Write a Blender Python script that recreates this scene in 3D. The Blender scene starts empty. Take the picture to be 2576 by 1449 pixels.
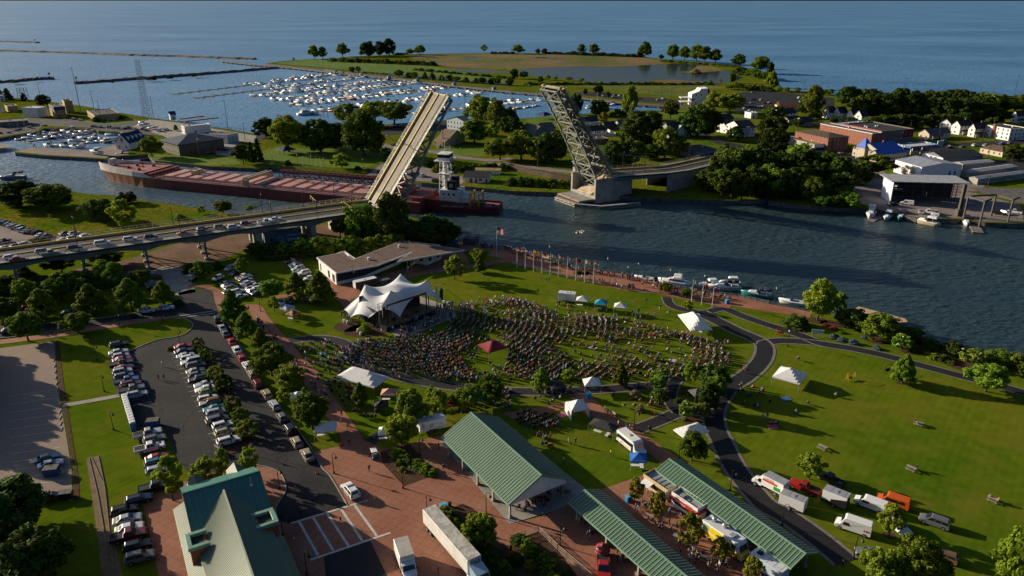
import bpy,bmesh,math,random
from mathutils import Vector as Vc,Matrix
random.seed(11)
sc=bpy.context.scene
COL=sc.collection
PI=math.pi
R=math.radians
# - camera, sky, sun, exposure
HC=88.0
FPX,CX,CY,YH=1850.0,1288.0,724.5,2.5
TH=math.atan((CY-YH)/FPX)
CT,ST=math.cos(TH),math.sin(TH)
cd=bpy.data.cameras.new('camera');cam=bpy.data.objects.new('camera',cd);COL.objects.link(cam)
cam.location=(0,0,HC);cam.rotation_euler=(PI/2-math.atan((CY-.6)/FPX),0,0)
cd.sensor_width=36;cd.lens=36*FPX/2576;cd.clip_start=1;cd.clip_end=200000
sc.camera=cam
SUN_EL,SUN_AZ=16.5,156.0
w=bpy.data.worlds.new('World');sc.world=w;w.use_nodes=True
nt=w.node_tree;bg=nt.nodes['Background']
sky=nt.nodes.new('ShaderNodeTexSky');sky.sky_type='NISHITA';sky.sun_disc=False
sky.sun_elevation=R(SUN_EL);sky.sun_rotation=R(90-SUN_AZ);sky.air_density=1.0;sky.dust_density=5.0;sky.ozone_density=6.0
nt.links.new(sky.outputs[0],bg.inputs[0]);bg.inputs[1].default_value=0.06
sd=bpy.data.lights.new('sun','SUN');sd.energy=5.0;sd.angle=R(0.5);sd.color=(1,.85,.63)
sun=bpy.data.objects.new('sun',sd);COL.objects.link(sun)
sv=Vc((math.cos(R(SUN_AZ))*math.cos(R(SUN_EL)),math.sin(R(SUN_AZ))*math.cos(R(SUN_EL)),math.sin(R(SUN_EL))))
sun.rotation_euler=sv.to_track_quat('Z','Y').to_euler();sun.location=sv*400
sc.view_settings.view_transform='Standard';sc.view_settings.look='None'
sc.view_settings.exposure=0.5;sc.view_settings.gamma=1.0
sc.cycles.max_bounces=5;sc.cycles.diffuse_bounces=2;sc.cycles.glossy_bounces=2;sc.cycles.transmission_bounces=2
sc.cycles.transparent_max_bounces=6;sc.cycles.caustics_reflective=False;sc.cycles.caustics_refractive=False
# - survey: photo measurements -> ground positions
def px(t,x,y):
 if t is None:return x,y
 if isinstance(t,tuple):ox,oy,s=t
 else:ox,oy,s=(t//10)*1024,(t%10)*768,1.88672
 return(ox+x/s)*.62891,(oy+y/s)*.62891
def g(t,x,y,z=0.0):
 X,Y=px(t,x,y);u=X-CX;v=Y-CY
 f=FPX*CT-v*ST;d=FPX*ST+v*CT
 k=(HC-z)/d
 return Vc((u*k,f*k,z))
def gl(t,pts,z=0.0):return[g(t,a,b,z)for a,b in pts]
def ht(t,x,y,ty,z=0.0):
 Yg=g(t,x,y,z).y;v=px(t,x,ty)[1]-CY
 return HC-z-Yg*(FPX*ST+v*CT)/(FPX*CT-v*ST)
def mpp(t,x,y,z=0.0):
 a=g(t,x,y,z);b=g(t,x+1,y,z)
 return(b-a).length
ZA=(0,760,4.025);ZB=(600,760,4.025);ZC=(400,1300,4.025);ZD=(0,400,4.025);ZE=(400,560,4.025)
ZF=(1240,940,4.025);ZL=(1400,340,2.683);ZR=(2080,320,2.684)
# - materials
MATS={}
def lin(c):
 return tuple(x/12.92 if x<=.04045 else((x+.055)/1.055)**2.4 for x in c)
def M(name,c,rough=.7,c2=None,scale=.5,metal=0,bump=0,bscale=None,objc=False,coord='pos',spec=.4,lo=.35,hi=.65,detail=3,fine=0,finescale=8,rnd=0,transl=0,hueobj=0):
 if name in MATS:return MATS[name]
 m=bpy.data.materials.new(name);m.use_nodes=True;n=m.node_tree.nodes;L=m.node_tree.links
 b=n['Principled BSDF'];b.inputs['Roughness'].default_value=rough;b.inputs['Metallic'].default_value=metal
 b.inputs['Specular IOR Level'].default_value=spec
 b.inputs['Base Color'].default_value=(*c,1)
 out=None
 def co():
  if coord=='pos':return n.new('ShaderNodeNewGeometry').outputs['Position']
  return n.new('ShaderNodeTexCoord').outputs['Object']
 if objc:
  oi=n.new('ShaderNodeObjectInfo');out=oi.outputs['Color']
 if c2 is not None:
  tx=n.new('ShaderNodeTexNoise');tx.inputs['Scale'].default_value=scale;tx.inputs['Detail'].default_value=detail
  L.new(co(),tx.inputs['Vector'])
  mr=n.new('ShaderNodeMapRange');mr.inputs[1].default_value=lo;mr.inputs[2].default_value=hi
  L.new(tx.outputs[0],mr.inputs[0])
  mx=n.new('ShaderNodeMix');mx.data_type='RGBA';L.new(mr.outputs[0],mx.inputs[0])
  mx.inputs[6].default_value=(*c,1);mx.inputs[7].default_value=(*c2,1)
  if objc:
   mx.blend_type='MULTIPLY';L.new(out,mx.inputs[6])
  out=mx.outputs[2]
 if fine:
  t2=n.new('ShaderNodeTexNoise');t2.inputs['Scale'].default_value=finescale;t2.inputs['Detail'].default_value=2
  L.new(co(),t2.inputs['Vector'])
  m2=n.new('ShaderNodeMapRange');m2.inputs[1].default_value=.3;m2.inputs[2].default_value=.7;m2.inputs[3].default_value=1-fine;m2.inputs[4].default_value=1+fine
  L.new(t2.outputs[0],m2.inputs[0])
  hs=n.new('ShaderNodeHueSaturation');L.new(m2.outputs[0],hs.inputs['Value'])
  if out:L.new(out,hs.inputs['Color'])
  else:hs.inputs['Color'].default_value=(*c,1)
  out=hs.outputs[0]
 if rnd:
  oi=n.new('ShaderNodeObjectInfo');m3=n.new('ShaderNodeMapRange');m3.inputs[3].default_value=1-rnd;m3.inputs[4].default_value=1+rnd
  L.new(oi.outputs['Random'],m3.inputs[0]);hs=n.new('ShaderNodeHueSaturation');L.new(m3.outputs[0],hs.inputs['Value'])
  m4=n.new('ShaderNodeMapRange');m4.inputs[3].default_value=.5-.035*min(1,rnd*3);m4.inputs[4].default_value=.5+.02*min(1,rnd*3)
  mt=n.new('ShaderNodeMath');mt.operation='MULTIPLY';mt.inputs[1].default_value=7.31;fr=n.new('ShaderNodeMath');fr.operation='FRACT'
  L.new(oi.outputs['Random'],mt.inputs[0]);L.new(mt.outputs[0],fr.inputs[0]);L.new(fr.outputs[0],m4.inputs[0]);L.new(m4.outputs[0],hs.inputs['Hue'])
  if out:L.new(out,hs.inputs['Color'])
  else:hs.inputs['Color'].default_value=(*c,1)
  out=hs.outputs[0]
 if out:L.new(out,b.inputs['Base Color'])
 if bump:
  tb=n.new('ShaderNodeTexNoise');tb.inputs['Scale'].default_value=bscale or scale*4;tb.inputs['Detail'].default_value=3
  L.new(co(),tb.inputs['Vector']);bm_=n.new('ShaderNodeBump');bm_.inputs['Strength'].default_value=bump;bm_.inputs['Distance'].default_value=.1
  L.new(tb.outputs[0],bm_.inputs['Height']);L.new(bm_.outputs[0],b.inputs['Normal'])
 if transl:
  tr=n.new('ShaderNodeBsdfTranslucent');ms=n.new('ShaderNodeMixShader');ms.inputs[0].default_value=transl
  if out:L.new(out,tr.inputs[0])
  else:tr.inputs[0].default_value=(*c,1)
  L.new(b.outputs[0],ms.inputs[1]);L.new(tr.outputs[0],ms.inputs[2]);L.new(ms.outputs[0],n['Material Output'].inputs[0])
 MATS[name]=m
 return m
def ribs(name,c,c2,period=.45,axis=0,rough=.45,width=.35):
 if name in MATS:return MATS[name]
 m=M(name,c,rough,c2,.25,coord='obj',lo=.3,hi=.8,spec=.5)
 n=m.node_tree.nodes;L=m.node_tree.links;b=n['Principled BSDF']
 tc=n.new('ShaderNodeTexCoord');sp=n.new('ShaderNodeSeparateXYZ');L.new(tc.outputs['Object'],sp.inputs[0])
 a=n.new('ShaderNodeMath');a.operation='MULTIPLY';a.inputs[1].default_value=1/period;L.new(sp.outputs[axis],a.inputs[0])
 f=n.new('ShaderNodeMath');f.operation='FRACT';L.new(a.outputs[0],f.inputs[0])
 q=n.new('ShaderNodeMath');q.operation='LESS_THAN';q.inputs[1].default_value=width;L.new(f.outputs[0],q.inputs[0])
 bu=n.new('ShaderNodeBump');bu.inputs['Strength'].default_value=.9;bu.inputs['Distance'].default_value=.06
 L.new(q.outputs[0],bu.inputs['Height']);L.new(bu.outputs[0],b.inputs['Normal'])
 return m
grass=M('grass_turf',(.066,.122,.006),.95,(.128,.152,.010),.03,fine=.16,finescale=.35,spec=0,lo=.32,hi=.72,detail=8)
def mow(m,period,rot,amt):
 n=m.node_tree.nodes;L=m.node_tree.links;b=n['Principled BSDF'];src=b.inputs['Base Color'].links[0].from_socket
 ge=n.new('ShaderNodeNewGeometry');mp=n.new('ShaderNodeMapping');mp.inputs['Rotation'].default_value=(0,0,R(rot));L.new(ge.outputs['Position'],mp.inputs[0])
 wv=n.new('ShaderNodeTexWave');wv.inputs['Scale'].default_value=.31/period;wv.inputs['Distortion'].default_value=1.2;wv.inputs['Detail'].default_value=2;wv.inputs['Detail Scale'].default_value=.4;L.new(mp.outputs[0],wv.inputs[0])
 mr=n.new('ShaderNodeMapRange');mr.inputs[3].default_value=1-amt;mr.inputs[4].default_value=1+amt;L.new(wv.outputs['Fac'],mr.inputs[0])
 hs=n.new('ShaderNodeHueSaturation');L.new(src,hs.inputs['Color']);L.new(mr.outputs[0],hs.inputs['Value'])
 tx=n.new('ShaderNodeTexNoise');tx.inputs['Scale'].default_value=.085;tx.inputs['Detail'].default_value=9;tx.inputs['Roughness'].default_value=.7;L.new(ge.outputs['Position'],tx.inputs['Vector']);m2=n.new('ShaderNodeMapRange');m2.inputs[1].default_value=.47;m2.inputs[2].default_value=.7;m2.inputs[4].default_value=.85;L.new(tx.outputs[0],m2.inputs[0])
 mx=n.new('ShaderNodeMix');mx.data_type='RGBA';mx.inputs[7].default_value=(.16,.145,.018,1);L.new(m2.outputs[0],mx.inputs[0]);L.new(hs.outputs[0],mx.inputs[6]);L.new(mx.outputs[2],b.inputs['Base Color'])
mow(grass,1.6,38,.045)
rough_grass=M('rough_grass',(.062,.12,.008),.95,(.15,.135,.015),.05,fine=.4,finescale=.5,spec=0,bump=1,bscale=.6,detail=6)
marsh_m=M('marsh_reed',(.075,.105,.02),.95,(.20,.13,.06),.012,fine=.3,finescale=.15,spec=.1,detail=5)
meadow_m=M('meadow',(.065,.15,.012),.95,(.11,.16,.02),.02,fine=.3,finescale=.12,spec=.1,detail=5)
asphalt=M('asphalt',(.020,.020,.022),.85,(.036,.034,.033),.12,fine=.2,finescale=2,spec=.2,detail=5)
asphalt_dark=M('fresh_asphalt',(.012,.012,.0135),.8,(.018,.018,.02),.2,fine=.1,finescale=2,spec=.3)
lot_m=M('lot_concrete',(.30,.215,.16),.9,(.24,.19,.16),.07,fine=.1,finescale=2,spec=.2,detail=5)
concrete=M('concrete',(.36,.33,.29),.85,(.26,.235,.2),.25,fine=.1,finescale=2,spec=.2,detail=5)
concrete_o=M('concrete_cast',(.40,.37,.33),.85,(.27,.25,.22),.3,fine=.12,finescale=2,spec=.2,detail=6,coord='obj')
paver=M('brick_paving',(.27,.11,.065),.85,(.34,.16,.10),.12,fine=.12,finescale=2.5,spec=.2,detail=5)
gravel=M('gravel',(.20,.165,.15),.95,(.27,.22,.19),.1,fine=.2,finescale=1.2,spec=.1,detail=5)
soil=M('bare_soil',(.13,.075,.045),.95,(.20,.12,.075),.12,fine=.25,finescale=1,spec=.1,detail=5)
mulch=M('mulch',(.06,.03,.018),.95,(.09,.05,.03),.5,fine=.25,finescale=3,spec=.1)
stone_edge=M('riprap',(.16,.15,.14),.9,(.07,.065,.06),.5,fine=.3,finescale=1.5,bump=1,bscale=.8)
white_line=M('road_paint',(.62,.60,.55),.7,(.45,.44,.4),1.2,spec=.3)
yellow_line=M('yellow_paint',(.62,.42,.06),.7,(.5,.33,.05),1,spec=.3)
def panel_lines(m,sx,sy,rot,dark=.72,width=.03):
 n=m.node_tree.nodes;L=m.node_tree.links;b=n['Principled BSDF']
 src=b.inputs['Base Color'].links[0].from_socket
 ge=n.new('ShaderNodeNewGeometry');mp=n.new('ShaderNodeMapping');mp.inputs['Rotation'].default_value=(0,0,R(rot));mp.inputs['Scale'].default_value=(1/sx,1/sy,1)
 L.new(ge.outputs['Position'],mp.inputs[0]);sp=n.new('ShaderNodeSeparateXYZ');L.new(mp.outputs[0],sp.inputs[0])
 mxs=[]
 for k,s in((0,sx),(1,sy)):
  f=n.new('ShaderNodeMath');f.operation='FRACT';L.new(sp.outputs[k],f.inputs[0])
  q=n.new('ShaderNodeMath');q.operation='LESS_THAN';q.inputs[1].default_value=width/s*3;L.new(f.outputs[0],q.inputs[0]);mxs.append(q)
 a=n.new('ShaderNodeMath');a.operation='MAXIMUM';L.new(mxs[0].outputs[0],a.inputs[0]);L.new(mxs[1].outputs[0],a.inputs[1])
 mx=n.new('ShaderNodeMix');mx.data_type='RGBA';mx.blend_type='MULTIPLY';mx.inputs[7].default_value=(dark,dark,dark,1)
 L.new(a.outputs[0],mx.inputs[0]);L.new(src,mx.inputs[6]);L.new(mx.outputs[2],b.inputs['Base Color'])
panel_lines(paver,1.6,1.6,28,.7,.035);panel_lines(lot_m,4.5,30,15,.75,.04);panel_lines(concrete,3,3,28,.75,.03)
def cracks(m,scale,dark=.45):
 n=m.node_tree.nodes;L=m.node_tree.links;b=n['Principled BSDF'];src=b.inputs['Base Color'].links[0].from_socket
 ge=n.new('ShaderNodeNewGeometry');nz=n.new('ShaderNodeTexNoise');nz.inputs['Scale'].default_value=.5;L.new(ge.outputs['Position'],nz.inputs['Vector'])
 ad=n.new('ShaderNodeVectorMath');ad.operation='MULTIPLY_ADD';ad.inputs[1].default_value=(3,3,3);L.new(nz.outputs['Color'],ad.inputs[0]);L.new(ge.outputs['Position'],ad.inputs[2])
 vo=n.new('ShaderNodeTexVoronoi');vo.feature='DISTANCE_TO_EDGE';vo.inputs['Scale'].default_value=scale;L.new(ad.outputs[0],vo.inputs['Vector'])
 q=n.new('ShaderNodeMath');q.operation='LESS_THAN';q.inputs[1].default_value=.012;L.new(vo.outputs[0],q.inputs[0])
 mx=n.new('ShaderNodeMix');mx.data_type='RGBA';mx.blend_type='MULTIPLY';mx.inputs[7].default_value=(dark,dark,dark,1)
 L.new(q.outputs[0],mx.inputs[0]);L.new(src,mx.inputs[6]);L.new(mx.outputs[2],b.inputs['Base Color'])
cracks(asphalt,.13)
paint=M('car_paint',(.5,.5,.5),.3,objc=True,spec=.5);paint.node_tree.nodes['Principled BSDF'].inputs['Coat Weight'].default_value=.4
cloth_obj=M('cloth_tint',(.5,.5,.5),.9,(.85,.85,.85),3,objc=True,coord='obj',spec=.1)
glass=M('dark_glass',(.012,.016,.02),.12,spec=.8)
pane_m=M('window_pane',(.03,.04,.05),.1,spec=.8)
rubber=M('rubber',(.012,.012,.013),.8)
chrome=M('rim_metal',(.45,.45,.46),.35,metal=.7)
lampglass=M('lamp_glass',(.75,.75,.7),.2);redlens=M('red_lens',(.35,.02,.015),.25)
black=M('black_metal',(.015,.015,.017),.5,spec=.4)
white=M('white_paint',(.74,.74,.73),.5,(.62,.62,.61),.4,coord='obj')
white_roof=M('white_membrane',(.70,.71,.72),.7,(.55,.57,.58),.2,coord='obj')
tentw=M('tent_fabric',(.88,.88,.87),.6,(.8,.81,.82),.35,coord='obj',transl=.25)
steel=M('galvanised_steel',(.42,.43,.43),.5,(.33,.34,.34),.8,metal=.4,coord='obj')
wood=M('weathered_wood',(.36,.31,.26),.85,(.25,.21,.17),1.2,coord='obj',fine=.2,finescale=5)
dockw=M('dock_planks',(.22,.185,.16),.9,(.14,.115,.10),.5,fine=.2,finescale=2)
darkwood=M('dark_timber',(.045,.035,.028),.9,(.075,.058,.045),.6,coord='obj')
# - mesh builder and object tags
class MB:
 def __init__(s):s.v=[];s.f=[];s.m=[];s.X=Matrix.Identity(4)
 def add(s,vs,fs,mi=0):
  o=len(s.v);s.v+=[tuple(s.X@Vc(p))for p in vs]
  s.f+=[tuple(i+o for i in f)for f in fs];s.m+=[mi]*len(fs);return s
 def bx(s,x0,x1,y0,y1,z0,z1,mi=0):
  return s.add([(x0,y0,z0),(x1,y0,z0),(x1,y1,z0),(x0,y1,z0),(x0,y0,z1),(x1,y0,z1),(x1,y1,z1),(x0,y1,z1)],[(3,2,1,0),(4,5,6,7),(0,1,5,4),(1,2,6,5),(2,3,7,6),(3,0,4,7)],mi)
 def prism(s,pts,z0,z1,mi=0,top=None,bottom=True):
  a=sum(pts[i][0]*pts[(i+1)%len(pts)][1]-pts[(i+1)%len(pts)][0]*pts[i][1]for i in range(len(pts)))
  if a<0:pts=pts[::-1]
  n=len(pts);vs=[(p[0],p[1],z0)for p in pts]+[(p[0],p[1],z1)for p in pts]
  s.add(vs,[(i,(i+1)%n,n+(i+1)%n,n+i)for i in range(n)],mi)
  s.add(vs,[tuple(range(n,2*n))],mi if top is None else top)
  if bottom:s.add(vs,[tuple(range(n-1,-1,-1))],mi)
  return s
 def poly(s,pts,mi=0):return s.add(pts,[tuple(range(len(pts)))],mi)
 def solid(s,pts,d,mi=0):
  n=len(pts);d=Vc(d);a=[Vc(p)for p in pts];b=[p+d for p in a]
  return s.add(a+b,[tuple(range(n-1,-1,-1)),tuple(range(n,2*n))]+[(i,(i+1)%n,n+(i+1)%n,n+i)for i in range(n)],mi)
 def tube(s,p0,p1,r,r2=None,n=6,mi=0,cap=True):
  p0=Vc(p0);p1=Vc(p1);r2=r if r2 is None else r2;d=(p1-p0)
  if d.length<1e-6:return s
  q=d.to_track_quat('Z','Y');vs=[]
  for p,rr in((p0,r),(p1,r2)):
   vs+=[p+q@Vc((math.cos(2*PI*i/n)*rr,math.sin(2*PI*i/n)*rr,0))for i in range(n)]
  fs=[(i,(i+1)%n,n+(i+1)%n,n+i)for i in range(n)]
  if cap:fs+=[tuple(range(n-1,-1,-1)),tuple(range(n,2*n))]
  return s.add(vs,fs,mi)
 def path(s,pts,r,n=5,mi=0):
  for a,b in zip(pts[:-1],pts[1:]):s.tube(a,b,r,n=n,mi=mi)
  return s
 def bar(s,p0,p1,wd,h,mi=0,up=(0,0,1)):
  p0=Vc(p0);p1=Vc(p1);d=(p1-p0).normalized();u=Vc(up)
  sd_=d.cross(u)
  if sd_.length<1e-4:sd_=d.cross(Vc((1,0,0)))
  sd_.normalize();u=sd_.cross(d).normalized();a=sd_*wd/2;b=u*h/2
  return s.add([p0-a-b,p0+a-b,p0+a+b,p0-a+b,p1-a-b,p1+a-b,p1+a+b,p1-a+b],[(0,1,2,3),(7,6,5,4),(0,4,5,1),(1,5,6,2),(2,6,7,3),(3,7,4,0)],mi)
 def lathe(s,prof,c=(0,0,0),n=12,mi=0):
  vs=[];fs=[]
  for r,z in prof:vs+=[(c[0]+r*math.cos(2*PI*i/n),c[1]+r*math.sin(2*PI*i/n),c[2]+z)for i in range(n)]
  for k in range(len(prof)-1):fs+=[(k*n+i,k*n+(i+1)%n,(k+1)*n+(i+1)%n,(k+1)*n+i)for i in range(n)]
  fs+=[tuple(range(n-1,-1,-1)),tuple(range((len(prof)-1)*n,len(prof)*n))]
  return s.add(vs,fs,mi)
 def loft(s,rings,mi=0,cap=True,closed=True):
  n=len(rings[0]);vs=[p for r_ in rings for p in r_];fs=[]
  for k in range(len(rings)-1):
   for i in range(n if closed else n-1):fs.append((k*n+i,k*n+(i+1)%n,(k+1)*n+(i+1)%n,(k+1)*n+i))
  if cap and closed:fs+=[tuple(range(n-1,-1,-1)),tuple(range((len(rings)-1)*n,len(rings)*n))]
  return s.add(vs,fs,mi)
 def bd(s,name,mats,parent=None,smooth=False,bevel=0,seg=1,fixn=False):
  me=bpy.data.meshes.new(name);me.from_pydata(s.v,[],s.f)
  for m in(mats if isinstance(mats,(list,tuple))else[mats]):me.materials.append(m)
  me.polygons.foreach_set('material_index',s.m)
  if bevel or fixn:
   b=bmesh.new();b.from_mesh(me);bmesh.ops.remove_doubles(b,verts=b.verts,dist=1e-4)
   if fixn:bmesh.ops.recalc_face_normals(b,faces=b.faces)
   if bevel:
    es=[e for e in b.edges if len(e.link_faces)==2 and e.calc_face_angle(0)>.5]
    bmesh.ops.bevel(b,geom=es,offset=bevel,segments=seg,affect='EDGES',profile=.6,clamp_overlap=True)
   b.to_mesh(me);b.free()
  if smooth:me.polygons.foreach_set('use_smooth',[True]*len(me.polygons))
  me.update()
  o=bpy.data.objects.new(name,me);COL.objects.link(o)
  if parent:o.parent=parent
  return o
USED={}
ORD='first second third fourth fifth sixth seventh eighth ninth tenth eleventh twelfth thirteenth fourteenth fifteenth sixteenth seventeenth eighteenth nineteenth twentieth'.split()
def nth(i):
 if i<20:return ORD[i]
 t=i+1;suf='th' if 10<=t%100<=20 else{1:'st',2:'nd',3:'rd'}.get(t%10,'th')
 return f'{t}{suf}'
def tag(o,label,cat,group=None,kind=None):
 if label:o['label']=label
 if cat:o['category']=cat
 if group:o['group']=group
 if kind:o['kind']=kind
 return o
def thing(name,label,cat,loc=(0,0,0),rz=0,group=None):
 o=bpy.data.objects.new(name,None);COL.objects.link(o);o.location=loc;o.rotation_euler=(0,0,rz)
 o.empty_display_size=.2
 return tag(o,label,cat,group)
CHILD={}
def kids(o):
 k=o.name
 if k not in CHILD:CHILD[k]=list(o.children)
 return CHILD[k]
def dup(root,loc,rz=0,label=None,group=None,color=None,scale=None):
 r_=root.copy();COL.objects.link(r_);r_.location=loc;r_.rotation_euler=(0,0,rz)
 if label:r_['label']=label
 if group:r_['group']=group
 if scale is not None:r_.scale=scale if isinstance(scale,(tuple,list,Vc))else(scale,)*3
 if color:r_.color=(*color,1)
 for ch in kids(root):
  c=ch.copy();COL.objects.link(c);c.parent=r_
  if color:c.color=(*color,1)
  for gch in kids(ch):
   d=gch.copy();COL.objects.link(d);d.parent=c
   if color:d.color=(*color,1)
 return r_
PROTO=[]
def proto(o):
 PROTO.append(o);return o
def drop_protos():
 for o in PROTO:
  for ch in list(o.children):
   for q in list(ch.children):bpy.data.objects.remove(q)
   bpy.data.objects.remove(ch)
  bpy.data.objects.remove(o)
def structure(name,mb,mat,**k):return tag(mb.bd(name,mat,**k),None,None,None,'structure')
def ang(a,b):return math.atan2(b[1]-a[1],b[0]-a[0])
# - water, land, paving
def water_mat():
 m=bpy.data.materials.new('lake_water');m.use_nodes=True;n=m.node_tree.nodes;L=m.node_tree.links;b=n['Principled BSDF']
 b.inputs['IOR'].default_value=1.6
 ge=n.new('ShaderNodeNewGeometry');sp=n.new('ShaderNodeSeparateXYZ');L.new(ge.outputs['Position'],sp.inputs[0])
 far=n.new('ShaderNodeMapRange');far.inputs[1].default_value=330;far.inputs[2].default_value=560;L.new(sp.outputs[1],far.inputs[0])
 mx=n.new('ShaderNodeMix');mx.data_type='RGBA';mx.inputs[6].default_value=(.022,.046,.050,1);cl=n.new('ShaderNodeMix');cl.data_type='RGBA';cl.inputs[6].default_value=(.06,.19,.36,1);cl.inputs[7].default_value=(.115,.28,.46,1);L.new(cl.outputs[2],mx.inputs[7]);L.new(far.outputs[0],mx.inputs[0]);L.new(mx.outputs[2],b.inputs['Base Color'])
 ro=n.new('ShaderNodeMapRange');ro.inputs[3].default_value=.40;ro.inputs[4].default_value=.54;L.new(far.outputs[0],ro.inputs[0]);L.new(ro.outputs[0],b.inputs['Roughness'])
 mp=n.new('ShaderNodeMapping');mp.inputs['Rotation'].default_value=(0,0,R(20));mp.inputs['Scale'].default_value=(.5,1.0,1);L.new(ge.outputs['Position'],mp.inputs[0])
 def noise(s,d,r_=.55):
  t=n.new('ShaderNodeTexNoise');t.inputs['Scale'].default_value=s;t.inputs['Detail'].default_value=d;t.inputs['Roughness'].default_value=r_
  L.new(mp.outputs[0],t.inputs['Vector']);return t
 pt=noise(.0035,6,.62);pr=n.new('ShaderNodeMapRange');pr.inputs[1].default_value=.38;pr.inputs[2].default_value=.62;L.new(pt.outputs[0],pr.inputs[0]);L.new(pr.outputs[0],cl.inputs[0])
 a=noise(.45,3);c=noise(.07,4,.6)
 ad=n.new('ShaderNodeMath');ad.operation='MULTIPLY_ADD';ad.inputs[1].default_value=1.2;L.new(c.outputs[0],ad.inputs[0]);L.new(a.outputs[0],ad.inputs[2])
 bu=n.new('ShaderNodeBump');bu.inputs['Distance'].default_value=1.6
 st=n.new('ShaderNodeMapRange');st.inputs[1].default_value=.35;st.inputs[2].default_value=.65;st.inputs[3].default_value=.45;st.inputs[4].default_value=1.0
 rs=n.new('ShaderNodeMath');rs.operation='MULTIPLY_ADD';rs.inputs[1].default_value=.5;f2=noise(.018,5,.65);L.new(f2.outputs[0],rs.inputs[0]);r2=n.new('ShaderNodeMath');r2.operation='SUBTRACT';r2.inputs[1].default_value=.25;L.new(ro.outputs[0],r2.inputs[0]);L.new(r2.outputs[0],rs.inputs[2]);L.new(rs.outputs[0],b.inputs['Roughness'])
 L.new(f2.outputs[0],st.inputs[0]);L.new(st.outputs[0],bu.inputs['Strength'])
 L.new(ad.outputs[0],bu.inputs['Height']);L.new(bu.outputs[0],b.inputs['Normal'])
 return m
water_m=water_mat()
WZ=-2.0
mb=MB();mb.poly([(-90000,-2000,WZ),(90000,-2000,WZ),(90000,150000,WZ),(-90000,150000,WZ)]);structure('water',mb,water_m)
def smooth(pts,n=5,closed=False):
 out=[];m=len(pts)
 for i in range(m if closed else m-1):
  p0=pts[(i-1)%m]if closed or i else pts[0];p1=pts[i];p2=pts[(i+1)%m]
  p3=pts[(i+2)%m]if closed or i+2<m else pts[-1]
  for k in range(n):
   t=k/n
   out.append(.5*((2*p1)+(p2-p0)*t+(2*p0-5*p1+4*p2-p3)*t*t+(3*p1-p0-3*p2+p3)*t**3))
 if not closed:out.append(pts[-1])
 return out
def sheet(name,pts,z,mat,sm=False):
 if sm:pts=smooth(pts,4,True)
 mb=MB();mb.poly([(p[0],p[1],z)for p in pts]);o=structure(name,mb,mat)
 if o.data.polygons[0].normal.z<0:o.data.flip_normals()
 return o
def strip(name,pts,w,z,mat,edge=None,ew=.45):
 c=smooth(pts,6);L_=[];R_=[]
 def off(d):
  o=[]
  for i,p in enumerate(c):
   a=c[max(i-1,0)];b=c[min(i+1,len(c)-1)];t=(b-a).normalized();o.append(Vc((p.x-t.y*d,p.y+t.x*d,z)))
  return o
 def band(d0,d1,zz,mt,nm):
  A=off(d0);B=off(d1);mb=MB();n=len(A)
  mb.add([(p.x,p.y,zz)for p in A]+[(p.x,p.y,zz)for p in B],[(i+1,i,n+i,n+i+1)for i in range(n-1)]);return structure(nm,mb,mt)
 band(w/2,-w/2,z,mat,name)
 if edge:band(w/2+ew,w/2,z+.008,edge,'path_edging');band(-w/2,-w/2-ew,z+.008,edge,'path_edging')
def land(name,pts,mat,zb=-5,side=None,z=0):
 mb=MB();mb.prism([(p[0],p[1])for p in pts],zb,z,1,0,False);return structure(name,mb,[mat,side or stone_edge])
south=[Vc((-420,-30,0)),Vc((420,-30,0)),g(31,2300,1400),*gl(31,[(1932,1300),(1600,1232),(1400,1182),(1200,1132),(960,1012),(760,962),(500,922),(330,915),(250,893),(0,842)]),*gl(21,[(1700,788),(1350,745),(1100,692),(950,645),(720,605),(450,565),(280,525),(225,492),(190,466),(100,442),(0,432)]),*gl(11,[(1830,424),(1660,402),(1545,370),(1480,330),(1300,235),(1150,185),(1000,120),(900,60)]),*gl(None,[(880,535),(760,545),(640,545),(560,535),(500,527),(440,515),(380,508),(300,494),(262,492),(200,490),(180,480),(100,474),(0,472),(-120,462)]),Vc((-420,360,0))]
land('ground',south,grass)
basin=[(-250,640),(0,622),(250,575),(620,520),(700,470),(1450,470),(1580,512),(2100,545),(2500,585),(2350,640),(2000,690),(1850,720),(1560,812),(1300,822),(640,775),(520,768),(222,835)]
nb=gl(ZD,basin)
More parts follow.
